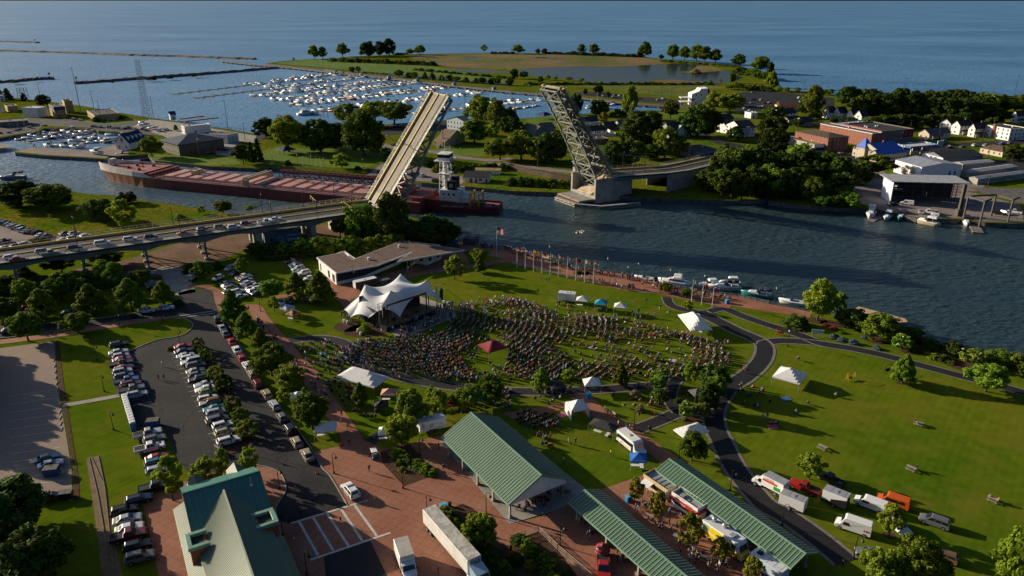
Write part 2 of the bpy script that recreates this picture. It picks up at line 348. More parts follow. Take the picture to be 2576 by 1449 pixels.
north=[*nb,*gl(ZD,[(240,862),(700,905),(1270,935),(1720,965),(1760,925),(2080,905),(2380,880),(2400,925)]),*gl(ZE,[(640,330),(780,290),(880,345),(1150,370),(1450,402),(1750,435),(2170,450),(2576,470)]),*gl(10,[(120,1268),(300,1285),(700,1325),(950,1338),(1250,1385),(1560,1408),(1932,1446)]),*gl(20,[(200,1452),(430,1460),(700,1470)]),*gl(21,[(900,40),(1100,50),(1400,62),(1700,70),(1932,62)]),*gl(31,[(0,70),(200,100),(430,118),(700,132),(840,145),(1120,205),(1450,208),(1640,235),(1932,245),(2100,260)]),Vc((520,330,0)),Vc((900,500,0)),Vc((1100,720,0)),*gl(30,[(1932,790),(1640,772),(1200,745),(900,735),(560,728),(400,702),(200,690),(60,655)]),*gl(20,[(1932,555),(1850,530),(1740,518),(1690,505),(1500,480),(1150,452),(970,432),(600,412),(0,405)]),*gl(10,[(1700,407),(1290,412),(1000,418),(700,433),(560,447),(400,452),(200,466),(70,484),(300,508),(520,527),(700,552),(1000,585),(1400,635),(1932,690)]),*gl(20,[(200,705),(520,740),(900,782),(1330,812),(1180,838),(1080,838),(840,845),(740,836),(600,858),(490,868),(110,895)]),*gl(10,[(1880,912),(1500,908),(1390,915),(950,945),(700,930),(500,965),(340,990),(0,1015)]),*gl(00,[(1700,975),(1600,963),(1340,922),(1130,892),(900,855),(600,800),(370,772),(100,742),(-200,700)])]
land('terrain',north,rough_grass)
sheet('river_terrace',gl(ZD,[(0,715),(160,735),(175,768),(0,795),(-200,820),(-200,700)]),.3,dockw)
sheet('meadow',gl(10,[(140,480),(400,456),(560,452),(700,455),(1000,470),(1300,500),(1500,540),(1932,610),(1932,655),(1500,610),(1000,558),(520,515),(300,498)]),.02,meadow_m)
sheet('marsh',[*gl(10,[(1150,435),(1300,420),(1932,412)]),*gl(20,[(600,418),(960,437),(1150,460),(1150,490),(750,508),(560,505),(200,515),(0,528)]),*gl(10,[(1600,520),(1380,500),(1250,470)])],.03,marsh_m)
sheet('meadow',gl(20,[(330,640),(800,640),(1050,640),(1450,640),(1700,660),(1500,680),(1300,735),(1100,725),(820,690),(500,655)]),.03,M('dry_meadow',(.15,.135,.025),.95,(.07,.12,.012),.03,fine=.3,finescale=.15,spec=.1))
pondm=M('pond_water',(.04,.05,.06),.1,spec=.7,bump=.15,bscale=.5,c2=(.05,.055,.06),scale=.01)
sheet('pond_water',[*gl(20,[(40,562),(60,530),(200,517),(560,507),(750,510),(1130,492),(1220,482),(1350,487),(1530,522),(1640,545),(1745,590),(1700,612),(1600,632),(1450,627),(1200,606),(1060,604),(1040,626),(700,632),(560,622),(400,602),(200,584)]),],.05,pondm)
sheet('pond_water',gl(10,[(1400,525),(1700,528),(1932,552),(1932,560),(1600,548)]),.05,pondm)
sheet('pond_water',gl(10,[(1540,442),(1690,437),(1660,450),(1580,450)]),.05,pondm)
sheet('pond_water',gl(20,[(105,437),(230,436),(400,447),(380,450),(200,446)]),.05,pondm)
sheet('mud_bank',gl(20,[(1050,613),(1200,605),(1440,624),(1440,632),(1150,630)]),.07,soil)
sheet('marsh',gl(20,[(1260,548),(1340,545),(1400,500),(1530,512),(1610,540),(1440,552),(1350,558)]),.08,marsh_m)
lawn2=M('mown_lawn',(.08,.15,.006),.9,(.125,.17,.012),.05,fine=.2,finescale=.6,spec=.1)
sheet('lawn',gl(10,[(0,1160),(180,1110),(400,1130),(930,1090),(1010,1120),(950,1240),(780,1275),(400,1265),(0,1235)]),.02,lawn2)
sheet('lawn',gl(10,[(1330,1130),(1560,1090),(1760,1110),(1700,1190),(1500,1180),(1340,1150)]),.03,lawn2)
sheet('lawn',gl(20,[(1080,850),(1340,845),(1500,860),(1780,850),(1780,880),(1340,905),(1100,900)]),.03,lawn2)
sheet('lawn',gl(20,[(100,900),(500,860),(640,880),(660,930),(300,960),(130,950)]),.03,lawn2)
sheet('lawn',gl(ZD,[(1250,360),(1560,350),(2000,300),(2270,340),(1850,405),(1500,390)]),.05,lawn2)
sheet('lawn',gl(ZE,[(770,290),(900,250),(1500,265),(2150,300),(2300,400),(1750,420),(1150,365),(880,338)]),.03,lawn2)
yard=M('yard_gravel',(.085,.08,.078),.95,(.125,.115,.105),.06,fine=.12,finescale=1,spec=.1)
sheet('yard',gl(ZD,[(-200,330),(480,300),(1300,330),(1860,400),(2300,330),(2620,330),(2620,590),(2100,535),(1570,500),(1440,455),(700,425),(600,510),(0,600),(-250,620)]),.03,yard)
sheet('quay',gl(ZD,[(235,838),(520,772),(640,779),(1300,826),(1560,816),(1850,724),(2000,700),(2080,890),(1750,915),(1710,950),(1270,920),(700,890)]),.04,gravel)
sheet('yard',gl(0,[(1130,905),(1340,930),(1600,975),(1932,1030),(1932,1085),(1810,1070),(1780,1190),(1470,1150),(1230,1030),(1000,960)]),.045,concrete)
sheet('road',gl(10,[(0,1020),(60,1015),(80,1050),(0,1090)]),.05,asphalt)
sheet('car_park',gl(10,[(960,960),(1200,925),(1540,912),(1560,990),(1300,1000),(960,1030)]),.05,asphalt)
strip('road',gl(10,[(700,1020),(860,1075),(1000,1110),(1130,1130),(1330,1150),(1560,1195),(1800,1215),(1932,1200)]),7,.06,gravel)
sheet('yard',gl(10,[(820,1335),(950,1240),(1280,1270),(1400,1300),(1560,1340),(1560,1395),(1250,1375),(950,1328)]),.06,gravel)
strip('road',gl(20,[(-200,1235),(0,1255),(200,1275),(430,1300),(600,1310)]),7,.05,gravel)
sheet('car_park',gl(20,[(480,700),(700,700),(900,730),(1200,752),(1300,778),(1290,800),(900,765),(500,720)]),.05,asphalt)
sheet('car_park',[*gl(20,[(1560,740),(1800,690),(1932,695)]),*gl(30,[(200,712),(500,745),(500,800),(250,830),(0,840)]),*gl(20,[(1750,855),(1600,820)])],.05,asphalt_dark)
sheet('car_park',gl(10,[(760,548),(1000,562),(1400,600),(1932,640),(1932,655),(1400,618),(1000,578)]),.05,asphalt_dark)
strip('street',gl(20,[(1000,920),(1300,915),(1500,900),(1780,905)]),8,.05,asphalt)
strip('street',[*gl(20,[(1380,1010),(1500,1050),(1650,1100),(1932,1150)]),*gl(30,[(200,1195),(500,1190)])],11,.055,asphalt)
strip('street',[*gl(20,[(1330,1260),(1500,1228),(1700,1180),(1932,1150)]),*gl(30,[(250,1120),(500,1165),(800,1150),(1100,1110),(1500,1095),(1932,1075),(2100,1070)])],12,.06,asphalt)
sheet('forecourt',gl(30,[(800,1130),(1300,1110),(1500,1130),(1260,1200),(1000,1220),(700,1260),(430,1200)]),.07,asphalt)
sheet('car_park',gl(30,[(0,1100),(100,1090),(150,1150),(90,1190),(0,1175)]),.065,concrete)
sheet('yard',[*gl(30,[(560,1300),(850,1260),(900,1330),(1450,1395),(1650,1390),(1600,1449)]),*gl(31,[(1500,0),(1900,100),(1932,235),(1640,228),(1450,200),(1120,198),(840,138),(700,90)])],.05,gravel)
sheet('yard',gl(30,[(1200,1250),(1932,1200),(1932,1330),(1560,1390),(1450,1330)]),.045,asphalt)
sheet('rock_bank',gl(31,[(1500,-30),(1932,-20),(2050,120),(1800,60),(1640,20)]),.06,stone_edge)
strip('street',gl(30,[(180,880),(330,920),(420,945),(600,985)]),7,.05,asphalt)
sheet('rough_ground',[*gl(None,[(-200,462),(0,474),(180,484),(260,494),(440,518),(560,537),(640,547),(880,537),(930,520),(760,560),(300,640),(-200,700)])],.02,rough_grass)
sheet('dirt_lot',gl(ZA,[(-200,560),(200,610),(480,740),(860,760),(1000,740),(1400,700),(1500,780),(600,860),(-200,960)]),.04,gravel)
sheet('bare_ground',gl(1,[(560,590),(900,530),(1400,380),(1932,310),(1932,400),(1540,560),(1250,610),(900,690),(600,620)]),.03,soil,True)
sheet('bare_ground',gl(11,[(340,260),(560,250),(760,340),(700,400),(380,360)]),.035,soil)
strip('drive',gl(1,[(1180,590),(1300,610),(1330,660),(1380,780)]),8,.05,concrete)
sheet('road',[*gl(1,[(-100,1120),(490,1045),(900,980),(1230,950),(1330,938),(1440,985),(1450,1030),(1390,1080),(1300,1105),(1200,1120),(1100,1155),(985,1205),(815,1215),(850,1449)]),*gl(2,[(905,80),(965,80),(1010,330),(1240,335),(1330,560),(1440,700),(1760,640),(1932,620)]),*gl(12,[(100,640),(190,690),(225,790),(205,850),(150,940),(165,1040),(260,1062),(690,925),(560,705),(500,640),(432,520),(300,330),(150,150),(20,-10)]),*gl(1,[(1932,1400),(1830,1200),(1720,1000),(1650,905),(1690,860),(1665,790),(1550,735),(1430,742),(1340,770),(1350,830),(1200,900),(1040,915),(860,945),(650,972),(-100,1040)])],.05,asphalt)
strip('sidewalk',gl(1,[(-100,1150),(430,1085),(900,1005),(1240,955)]),3.2,.07,paver)
strip('sidewalk',gl(1,[(1420,718),(1560,722),(1690,790),(1720,850)]),2.5,.07,paver)
sheet('car_park',[*gl(1,[(-300,1235),(0,1185),(410,1130),(430,1449)]),*gl(2,[(440,50),(540,640),(545,890),(-300,740)])],.05,lot_m)
sheet('planting_strip',[*gl(1,[(418,1120),(440,1120),(480,1449)]),*gl(2,[(500,130),(590,700),(600,880),(560,880),(555,640),(450,40)]),*gl(1,[(436,1400)])],.06,mulch)
strip('footpath',gl(2,[(470,170),(600,148),(800,112),(905,92)]),1.8,.07,concrete)
sheet('track_bed',gl(2,[(650,570),(755,545),(800,780),(850,1150),(930,1460),(770,1460),(700,900)]),.03,M('ballast_straw',(.20,.12,.06),.95,(.12,.09,.04),.6,fine=.4,finescale=3))
island=[*gl(1,[(1255,1190),(1300,1158),(1450,1140),(1535,1150),(1590,1230),(1720,1449)]),*gl(2,[(1750,60),(1905,380),(1932,430),(1890,490),(1750,535),(1640,548),(1615,520),(1700,490),(1840,450),(1800,330),(1660,80)]),*gl(1,[(1600,1380),(1480,1180),(1340,1185)])]
mb=MB();mb.prism([(p.x,p.y)for p in island],0,.17,1,0,False);structure('traffic_island',mb,[mulch,concrete])
plaza=[*gl(12,[(425,520),(640,475),(820,430),(960,500),(1160,455),(1310,412),(1390,400),(1440,470),(1932,1060)]),*gl(22,[(200,1010),(520,850),(680,800),(1000,690),(1090,645),(1200,640),(1932,1330),(1932,1560),(600,1560),(200,1090),(-60,1180),(-120,1250)]),*gl(12,[(1600,1200),(1560,1560),(250,1560),(150,1040),(140,940),(195,850),(215,790),(185,700),(100,650),(-60,640)]),*gl(2,[(1760,660),(1450,720),(1300,790),(1170,838),(1080,925),(1230,1560),(1932,1560)]),*gl(12,[(265,1560),(255,1066),(700,930),(560,712),(490,640)])]
plazaA=[*gl(12,[(425,520),(640,475),(820,430),(960,500),(1160,455),(1310,412),(1390,400),(1440,470),(1932,1060)]),*gl(22,[(200,1010),(520,850),(680,800),(1000,690),(1090,645),(1200,640),(1932,1330),(1932,1600),(-1932,1600)]),*gl(12,[(-200,1600),(255,1066),(700,930),(560,705),(490,640)])]
sheet('plaza',plazaA,.06,paver)
plazaB=[*gl(12,[(270,1600),(262,1062),(165,1040),(150,940),(205,850),(225,790),(190,690),(100,640)]),*gl(2,[(1932,625),(1760,645),(1450,715),(1300,790),(1170,838),(1080,925),(1230,1600)])]
sheet('plaza',plazaB,.075,paver)
sheet('road',gl(12,[(510,1312),(860,1188),(1060,1600),(540,1600)]),.075,asphalt_dark)
mb=MB()
def line(mb,a,b,w_,z):mb.bar((a.x,a.y,z),(b.x,b.y,z),w_,.004)
for a,b in[((260,1060),(842,885)),((410,1335),(1015,1130)),((325,1045),(468,1300)),((430,1012),(582,1262)),((535,980),(700,1232)),((640,948),(802,1190)),((742,918),(912,1155))]:
 line(mb,g(12,*a),g(12,*b),.45,.082)
structure('road_marking',mb,white_line)
mb=MB()
line(mb,g(1,1230,958),g(1,1610,905),.3,.066);line(mb,g(1,1320,962),g(1,1625,918),.3,.066)
rowA=[(540,487,500,495),(570,545,525,552),(600,605,540,615),(615,672,545,685),(650,738,545,755),(660,806,560,828),(690,875,665,880),(715,945,665,958),(755,1010,740,1015),(795,1168,510,1230),(828,1248,525,1315)]
for a in rowA:line(mb,g(ZC,a[0],a[1]),g(ZC,a[2],a[3]),.12,.062)
for x,y in[(1150,482),(1175,540),(1205,602),(1235,665),(1265,730),(1297,800),(1330,870),(1367,940),(1397,1015),(1430,1090),(1470,1165),(1510,1245),(1540,1325),(1580,1408)]:
 line(mb,g(ZC,x,y),g(ZC,x+190,y-42),.12,.062)
for x,y in[(1570,385),(1605,430),(1620,480)]:line(mb,g(2,x,y),g(2,x+90,y-25),.12,.062)
for a,b in[((1600,375),(1680,440)),((1615,465),(1700,530))]:line(mb,g(2,*a),g(2,*b),.12,.062)
for k in range(12):
 y0=60+k*62;line(mb,g(2,60+k*3,y0+40),g(2,400+k*8,y0-10),.12,.058)
structure('road_marking',mb,white_line)
strip('walkway',[*gl(1,[(1660,760),(1720,900)]),*gl(11,[(-30,870),(40,960),(110,1050),(200,1150),(300,1270),(400,1380)]),*gl(12,[(440,0),(540,150),(620,260),(690,360),(740,450)])],4.2,.055,paver)
strip('walkway',gl(11,[(520,650),(590,720),(650,800),(700,860),(745,930)]),3.6,.055,paver)
strip('walkway',gl(11,[(150,800),(380,765),(560,740),(610,740)]),3,.053,paver)
strip('walkway',gl(11,[(640,800),(760,790),(800,760),(1000,690),(1200,620),(1400,590),(1600,570),(1900,520)]),4,.054,paver)
sheet('terrace',gl(11,[(1060,600),(1400,480),(1560,440),(1620,560),(1400,610),(1200,640)]),.058,paver)
sheet('terrace',gl(11,[(600,710),(740,690),(1080,600),(1130,680),(950,730),(760,800),(640,800)]),.059,paver)
prom=[*gl(11,[(1500,380),(1545,372),(1660,404),(1830,426)]),*gl(21,[(0,434),(100,444),(190,468),(225,494),(280,527),(450,567),(720,607),(950,647),(1100,694),(1350,747),(1700,790)]),*gl(31,[(0,844),(250,895),(330,917),(320,955),(200,938),(0,908)]),*gl(21,[(1660,865),(1640,885),(1560,872),(1400,832),(1180,792),(1080,772),(860,752),(620,692),(400,642),(200,592),(0,545)]),*gl(11,[(1820,500),(1560,440)])]
sheet('promenade',prom,.06,paver)
edge_m=M('edge_pavers',(.22,.19,.16),.9,(.15,.13,.11),.8,fine=.15,finescale=3)
strip('path',gl(21,[(1168,800),(1190,850),(1260,885),(1370,905),(1450,915),(1560,890),(1620,893)]),2.8,.05,asphalt_dark,edge_m)
strip('path',[*gl(21,[(1620,890),(1750,945),(1932,1008)]),*gl(31,[(150,1055),(280,1100),(400,1148),(650,1190),(900,1245),(1100,1300),(1400,1380),(1700,1455),(2000,1540)])],3.2,.052,asphalt_dark,edge_m)
strip('path',[*gl(21,[(1420,912),(1480,945),(1560,985),(1700,1055),(1830,1110),(1900,1160),(1905,1230),(1860,1310),(1760,1400),(1640,1475)]),*gl(22,[(1570,110),(1525,210),(1535,330),(1590,450),(1650,580),(1740,720),(1850,850),(1932,930)]),*gl(32,[(150,1010),(350,1150),(500,1270),(590,1350)])],4.2,.056,asphalt_dark,edge_m,.7)
strip('path',[*gl(21,[(1900,1160)]),*gl(31,[(-20,1145),(100,1128),(300,1138),(420,1155)])],3.2,.054,asphalt_dark,edge_m)
strip('path',[g(22,1525,225),*gl(22,[(1350,212),(1250,225),(1130,275),(940,350)])],3.2,.05,asphalt_dark,edge_m)
strip('path',gl(22,[(1260,220),(1205,150),(1195,70),(1235,-20),(1300,-40)]),2.8,.048,asphalt_dark,edge_m)
strip('path',[*gl(11,[(225,1135),(350,1115),(500,1110),(620,1130),(700,1170),(725,1250),(780,1310),(900,1350),(1040,1390)]),*gl(None,[(1075,965),(1250,985),(1450,985),(1600,975),(1690,968)])],3.2,.047,asphalt_dark,edge_m)
sheet('walkway',gl(22,[(-60,225),(330,165),(520,80),(600,95),(680,180),(900,330),(960,360),(1260,565),(1200,610),(1130,605),(780,320),(560,240),(420,170),(330,215),(0,270)]),.057,paver)
strip('walkway',gl(12,[(800,470),(860,440),(1000,360),(1200,330)]),3,.052,asphalt)
for pts in(gl(12,[(940,520),(1000,500),(1160,460),(1320,640),(1360,690),(1115,778),(950,600)]),gl(12,[(1380,985),(1560,910),(1760,1020),(1800,1150),(1840,1215),(1932,1230),(1932,1600),(1720,1600)]),gl(22,[(-10,1195),(200,1120),(330,1240),(600,1600),(-60,1600)])):
 sheet('planting_bed',pts,.085,mulch)
for t,x,y,r_ in[(31,370,975,3),(31,1090,1200,3.5),(31,1450,1310,4),(31,480,1000,3.5),(22,1110,150,2.6),(22,1350,270,3),(32,915,1148,1.3),(12,790,158,1),(11,820,1050,6),(11,700,1020,5),(2,1310,870,1.6),(31,1010,1445,1.3),(31,850,1110,5),(21,1160,755,1.5)]:
 p=g(t,x,y);sheet('planting_bed',[Vc((p.x+r_*math.cos(a*.63)*random.uniform(.85,1.15),p.y+r_*.8*math.sin(a*.63),0))for a in range(10)],.03,mulch)
sheet('stage_pad',gl(11,[(660,930),(760,905),(880,1010),(1010,1060),(1100,1120),(1510,950),(1500,900),(1400,850),(1200,780),(900,780)]),.1,concrete)
sheet('pavilion_slab',[*gl(12,[(1385,440),(1430,430),(1932,420)]),*gl(22,[(300,600),(560,800),(480,890),(330,960),(-20,1065)])],.09,concrete)
def kerb(pts,hgt=.14,wd=.2,z=.05,mat=concrete):
 c=smooth(pts,4);mb=MB()
 for a,b in zip(c[:-1],c[1:]):mb.bar((a.x,a.y,z+hgt/2-.03),(b.x,b.y,z+hgt/2-.03),wd,hgt+.06)
 structure('kerb',mb,mat)
kerb(gl(1,[(1330,938),(1440,985),(1450,1030),(1390,1080),(1300,1105),(1200,1120),(1100,1155),(985,1205)]))
kerb([*gl(1,[(1655,905),(1720,1000),(1830,1200),(1932,1400)]),*gl(12,[(20,-10),(150,150),(300,330),(432,520),(500,640),(560,705),(690,925)])])
kerb(gl(12,[(0,620),(100,640),(190,690),(225,790),(205,850),(150,940),(165,1040),(260,1500)]))
kerb(gl(1,[(-100,1040),(650,972),(860,945),(1040,915),(1200,900),(1350,830),(1340,770)]))
kerb(gl(1,[(-100,1125),(490,1050),(900,985),(1230,953)]))
for i in range(16):
 mb=MB();mb.bx(-.9,.9,-.09,.09,0,.13);y=1145+i*43.5;a=g(1,396+(i*43.5)*.1,y)if y<1449 else g(2,428+(y-1449)*.105,y-1449)
 o=mb.bd('wheel_stop',concrete_o,bevel=.03);o.location=(a.x,a.y,.05);o.rotation_euler=(0,0,R(108))
 tag(o,'concrete wheel stop, '+nth(i)+' from the top of the row by the pale lot','wheel stop','wheel stops along the pale lot')
for pts in([(672,565),(740,850),(790,1150),(830,1449)],[(742,550),(790,780),(830,1150),(870,1449)],[(690,560),(790,780)]):
 mb=MB();q=gl(2,pts)
 for a,b in zip(q[:-1],q[1:]):mb.bar((a.x,a.y,.1),(b.x,b.y,.1),.1,.14)
 tag(mb.bd('rail',M('rusty_rail',(.15,.11,.08),.7,(.2,.17,.14),1)),{672:'left rail of the disused siding in the lawn',742:'right rail of the disused siding in the lawn',690:'short diagonal switch rail of the disused siding'}[pts[0][0]],'rail',None)
# - trees and shrubs
leafm={'mid':M('leaf_mid',(.11,.18,.014),.8,(.17,.23,.02),1.1,coord='obj',rnd=.45,transl=.25,spec=.12),'light':M('leaf_light',(.20,.29,.018),.8,(.26,.34,.03),1.1,coord='obj',rnd=.15,transl=.4,spec=.12),'dark':M('leaf_dark',(.042,.08,.012),.85,(.07,.115,.016),1.0,coord='obj',rnd=.42,transl=.15,spec=.1),'gold':M('leaf_gold',(.24,.20,.02),.8,(.20,.22,.02),1.1,coord='obj',rnd=.1,transl=.3,spec=.12),'blue':M('leaf_blue',(.10,.16,.16),.85,(.13,.2,.2),2,coord='obj',spec=.1),'red':M('leaf_red',(.25,.03,.02),.85,(.3,.06,.03),2,coord='obj',spec=.1),'reed':M('leaf_reed',(.24,.20,.08),.9,(.3,.24,.11),2,coord='obj',spec=.1),}
blossom=M('white_blossom',(.7,.68,.55),.8)
bark=M('bark',(.09,.07,.055),.95,(.05,.04,.03),3,coord='obj')
def crown_mb(kind,seed,nl=70,size=.42):
 r=random.Random(seed);mb=MB();cl=[]
 def el(n,zc,rz,rr,cr,fill=.55):
  for _ in range(n):
   a=r.uniform(0,2*PI);u=r.uniform(-1,1);q=r.uniform(fill,1)**.5
   s=math.sqrt(1-u*u);wob=1 if kind=='ball' else 1+.26*math.sin(3*a+seed)+.18*math.sin(5*u+a*2+seed*2)
   cl.append((q*s*math.cos(a)*rr*wob,q*s*math.sin(a)*rr*wob,zc+q*u*rz,cr*r.uniform(.7,1.25)))
 if kind=='broad':el(78,6.0,3.4,3.3,.85);el(18,3.8,1.2,2.9,.8)
 elif kind=='dark':el(100,5.2,4.3,3.4,.92,.4)
 elif kind=='tall':
  el(40,7.4,2.2,2.2,.95);el(45,4.6,2.4,3.2,1.0)
 elif kind=='cone':
  for _ in range(85):
   t=r.random()**.8;z=1.4+8.2*t;rad=3.7*(1-t)**.75*(.55+.45*r.random())if t>.08 else 2.9*r.random()
   a=r.uniform(0,2*PI);cl.append((rad*math.cos(a),rad*math.sin(a),z,.9*(1.1-.5*t)))
 elif kind=='spruce':
  for k in range(11):
   z=1+k*.82;rad=3.6*(1-k/11.5)
   for j in range(max(4,12-k)):
    a=r.uniform(0,2*PI);q=r.uniform(.35,1);cl.append((rad*q*math.cos(a),rad*q*math.sin(a),z-.5*q+r.uniform(-.2,.2),.62))
 elif kind=='sparse':
  for _ in range(46):
   t=r.random();z=2.6+7.1*t;rad=(3.6*math.sin(PI*min(1,.18+t*.8)))*r.uniform(.3,1);a=r.uniform(0,2*PI)
   cl.append((rad*math.cos(a),rad*math.sin(a),z,.75))
 elif kind=='ball':
  el(70,4.9,4.6,3.6,.75,.75)
 elif kind=='bush':
  for _ in range(70):
   a=r.uniform(0,2*PI);q=r.random()**.6;h=(1-q*q)*8.6*(.75+.35*math.sin(2.3*a+seed)**2)
   cl.append((3.6*q*math.cos(a),3.6*q*math.sin(a),max(.6,h*r.uniform(.35,1)),.95))
 elif kind=='willow':
  el(55,6.6,2.7,3.0,1.0)
  for _ in range(40):
   a=r.uniform(0,2*PI);rad=r.uniform(2.4,3.6);cl.append((rad*math.cos(a),rad*math.sin(a),r.uniform(2.0,5.5),.8))
 for cx,cy,cz,cr in cl:
  for _ in range(nl):
   u=r.uniform(-1,1);a=r.uniform(0,2*PI);s=math.sqrt(1-u*u);q=r.random()**.45
   d=Vc((s*math.cos(a),s*math.sin(a),u));p=Vc((cx,cy,cz))+d*cr*q
   if kind=='willow' and p.z<5:p.z-=r.uniform(0,.9)
   nrm=(d+Vc((r.gauss(0,.5),r.gauss(0,.5),r.gauss(.25,.45)))).normalized()
   t=nrm.cross(Vc((r.gauss(0,1),r.gauss(0,1),r.gauss(0,1)))).normalized();b2=nrm.cross(t)
   L_=size*r.uniform(.6,1.25);W_=L_*r.uniform(.5,.8)
   if p.z<.05:p.z=.05+r.random()*.3
   o=len(mb.v);mb.v+=[tuple(p-t*L_),tuple(p-b2*W_),tuple(p+t*L_),tuple(p+b2*W_)]
   mb.f.append((o,o+1,o+2,o+3));mb.m.append(0)
 return mb,cl
def trunk_mb(cl,seed,zt=6.0,r0=.24,limbs=9):
 r=random.Random(seed+5);mb=MB();p=Vc((0,0,0));pts=[p]
 for k in range(4):
  p=Vc((r.uniform(-.15,.15)*(k+1),r.uniform(-.15,.15)*(k+1),zt*(k+1)/4));pts.append(p)
 for k in range(4):mb.tube(pts[k],pts[k+1],r0*(1.25-.28*k)if k==0 else r0*(1.05-.24*k),r0*(1.05-.24*(k+1)),7)
 for c in r.sample(cl,min(limbs,len(cl))):
  k=r.choice((1,2,3));s0=pts[k];e=Vc(c[:3]);m_=s0.lerp(e,.5)+Vc((0,0,-.25))
  mb.tube(s0,m_,r0*.42,r0*.28,5);mb.tube(m_,e,r0*.28,r0*.08,5)
 return mb
TP={}
def tree_proto(key,kind,leaf,seed,nl=112,size=.29,zt=6,r0=.24,name='tree'):
 t=proto(thing(name,None,None));mb,cl=crown_mb(kind,seed,nl,size)
 if leaf=='flower':
  rr=random.Random(seed)
  for i in range(len(mb.m)):
   if rr.random()<.045:mb.m[i]=1
  mb.bd('crown',[leafm['mid'],blossom],t)
 else:mb.bd('crown',leafm[leaf],t)
 if zt:trunk_mb(cl,seed,zt,r0).bd('trunk',bark,t)
 TP[key]=t
for i in range(3):tree_proto(f'broad{i}','broad','mid',10+i)
for i in range(2):tree_proto(f'tall{i}','tall','mid',20+i)
for i in range(2):tree_proto(f'cone{i}','cone','mid',30+i)
for i in range(3):tree_proto(f'dark{i}','dark','dark',40+i,105,.31)
for i in range(2):tree_proto(f'willow{i}','willow','mid',50+i,95,.3)
for i in range(2):tree_proto(f'light{i}','sparse','light',60+i,90,.33,7,.14)
tree_proto('gold0','sparse','gold',70,60,.42,7,.13)
tree_proto('flower0','broad','flower',75,50,.42,5,.16)
tree_proto('spruce0','spruce','dark',80,70,.34,9,.2)
tree_proto('ball0','ball','mid',85,70,.36,0,0,'shrub')
tree_proto('ball1','ball','dark',86,70,.36,0,0,'shrub')
for i in range(2):tree_proto(f'bush{i}','bush','mid',90+i,62,.42,0,0,'shrub')
for i in range(2):tree_proto(f'dbush{i}','bush','dark',95+i,62,.42,0,0,'shrub')
for k in('blue','red','reed','gold','light'):tree_proto(k+'bush0','bush',k,100+len(k),50,.4,0,0,'shrub')
NV={'broad':3,'tall':2,'cone':2,'dark':3,'willow':2,'light':2,'bush':2,'dbush':2,'ball':2}
rt=random.Random(5)
def tree(t,x,yb,yt,w_,kind,label,group=None,cat=None,z=0):
 key=kind if kind in TP else kind+str(rt.randrange(NV.get(kind,1)))
 p=g(t,x,yb,z);h=max(.5,ht(t,x,yb,yt,z));wm=w_*mpp(t,x,yb,z)*1.2
 shrubby=TP[key].name.startswith('shrub')
 return dup(TP[key],p,rt.uniform(0,6.28),label,group,None,(wm/8,wm/8,h/10)),tag
def trees(t,phrase,end,items,group=None,adj=None,noun=None):
 n=len(items);cnt={}
 words={'broad':'broad round green','tall':'tall full green','cone':'pyramid shaped green','dark':'dense dark green','willow':'drooping green','light':'thin bright green','gold':'small golden leaved','flower':'white flowering','spruce':'dark pointed evergreen','ball':'clipped round','bush':'loose green','dbush':'dark dense','bluebush':'blue grey','redbush':'red leaved','reedbush':'pale tufted','goldbush':'yellow','lightbush':'bright green'}
 tot={}
 for it in items:k=it[4].rstrip('0123456789');tot[k]=tot.get(k,0)+1
 for it in items:
  k=it[4].rstrip('0123456789');i=cnt.get(k,0);cnt[k]=i+1
  nn='shrub' if k in('ball','bush','dbush','bluebush','redbush','reedbush','goldbush','lightbush')else 'tree'
  base=f"{words[k]} {nn} {phrase}"
  if len(it)>5:lab=it[5]
  elif tot[k]==1:lab=base
  else:lab=f"{base}, {nth(i)} from the {end}"
  o,_=tree(t,*it[:5],lab,group)
  o['category']=nn
def row(x0,x1,n,yb0,yb1,ytd,w_,kinds,jit=.25,seed=1):
 r=random.Random(seed);out=[]
 for i in range(n):
  f=i/max(1,n-1);x=x0+(x1-x0)*f+r.uniform(-jit,jit)*abs(x1-x0)/n;yb=yb0+(yb1-yb0)*f
  out.append((x,yb,yb-ytd*r.uniform(.8,1.2),w_*r.uniform(.8,1.2),r.choice(kinds)))
 return out
trees(1,'on the meadow beyond the bridge road','left',[(150,110,-85,270,'dark'),(390,145,-58,290,'broad'),(760,215,55,190,'dark'),(940,285,50,190,'light'),(965,88,0,130,'dark')],'trees on the meadow by the river')
trees(1,'on the river bank above the bridge','left',[(1520,172,108,70,'light'),(1685,168,68,115,'broad'),(1885,150,108,110,'light'),(1110,255,208,60,'lightbush'),(1360,210,160,80,'lightbush'),(290,378,335,130,'bush')],'growth along the river bank')
trees(1,'below the bridge ramp','left',[(180,640,560,130,'bush'),(465,610,465,200,'broad'),(830,560,455,190,'broad'),(310,720,640,140,'dark'),(40,700,620,150,'dbush'),(800,705,520,150,'tall'),(880,725,540,150,'tall'),(200,835,660,150,'broad'),(470,815,620,240,'broad'),(650,730,600,150,'broad'),(1080,700,590,120,'broad'),(0,830,690,140,'dark'),(940,790,700,120,'dark')],'trees below the bridge ramp')
trees(1,'along the shaded street','left',[(50,970,800,200,'broad'),(330,965,735,240,'cone'),(700,915,700,240,'cone'),(1000,905,655,240,'cone'),(1240,850,680,195,'cone'),(215,1130,905,200,'broad'),(590,1068,915,170,'broad'),(1340,860,805,80,'dbush')],'street trees of the shaded street')
trees(1,'by the lot under the bridge','left',[(1440,610,530,100,'dbush'),(1540,680,520,120,'broad'),(1640,585,510,80,'bush'),(1825,620,505,95,'broad')],'trees by the lot under the bridge')
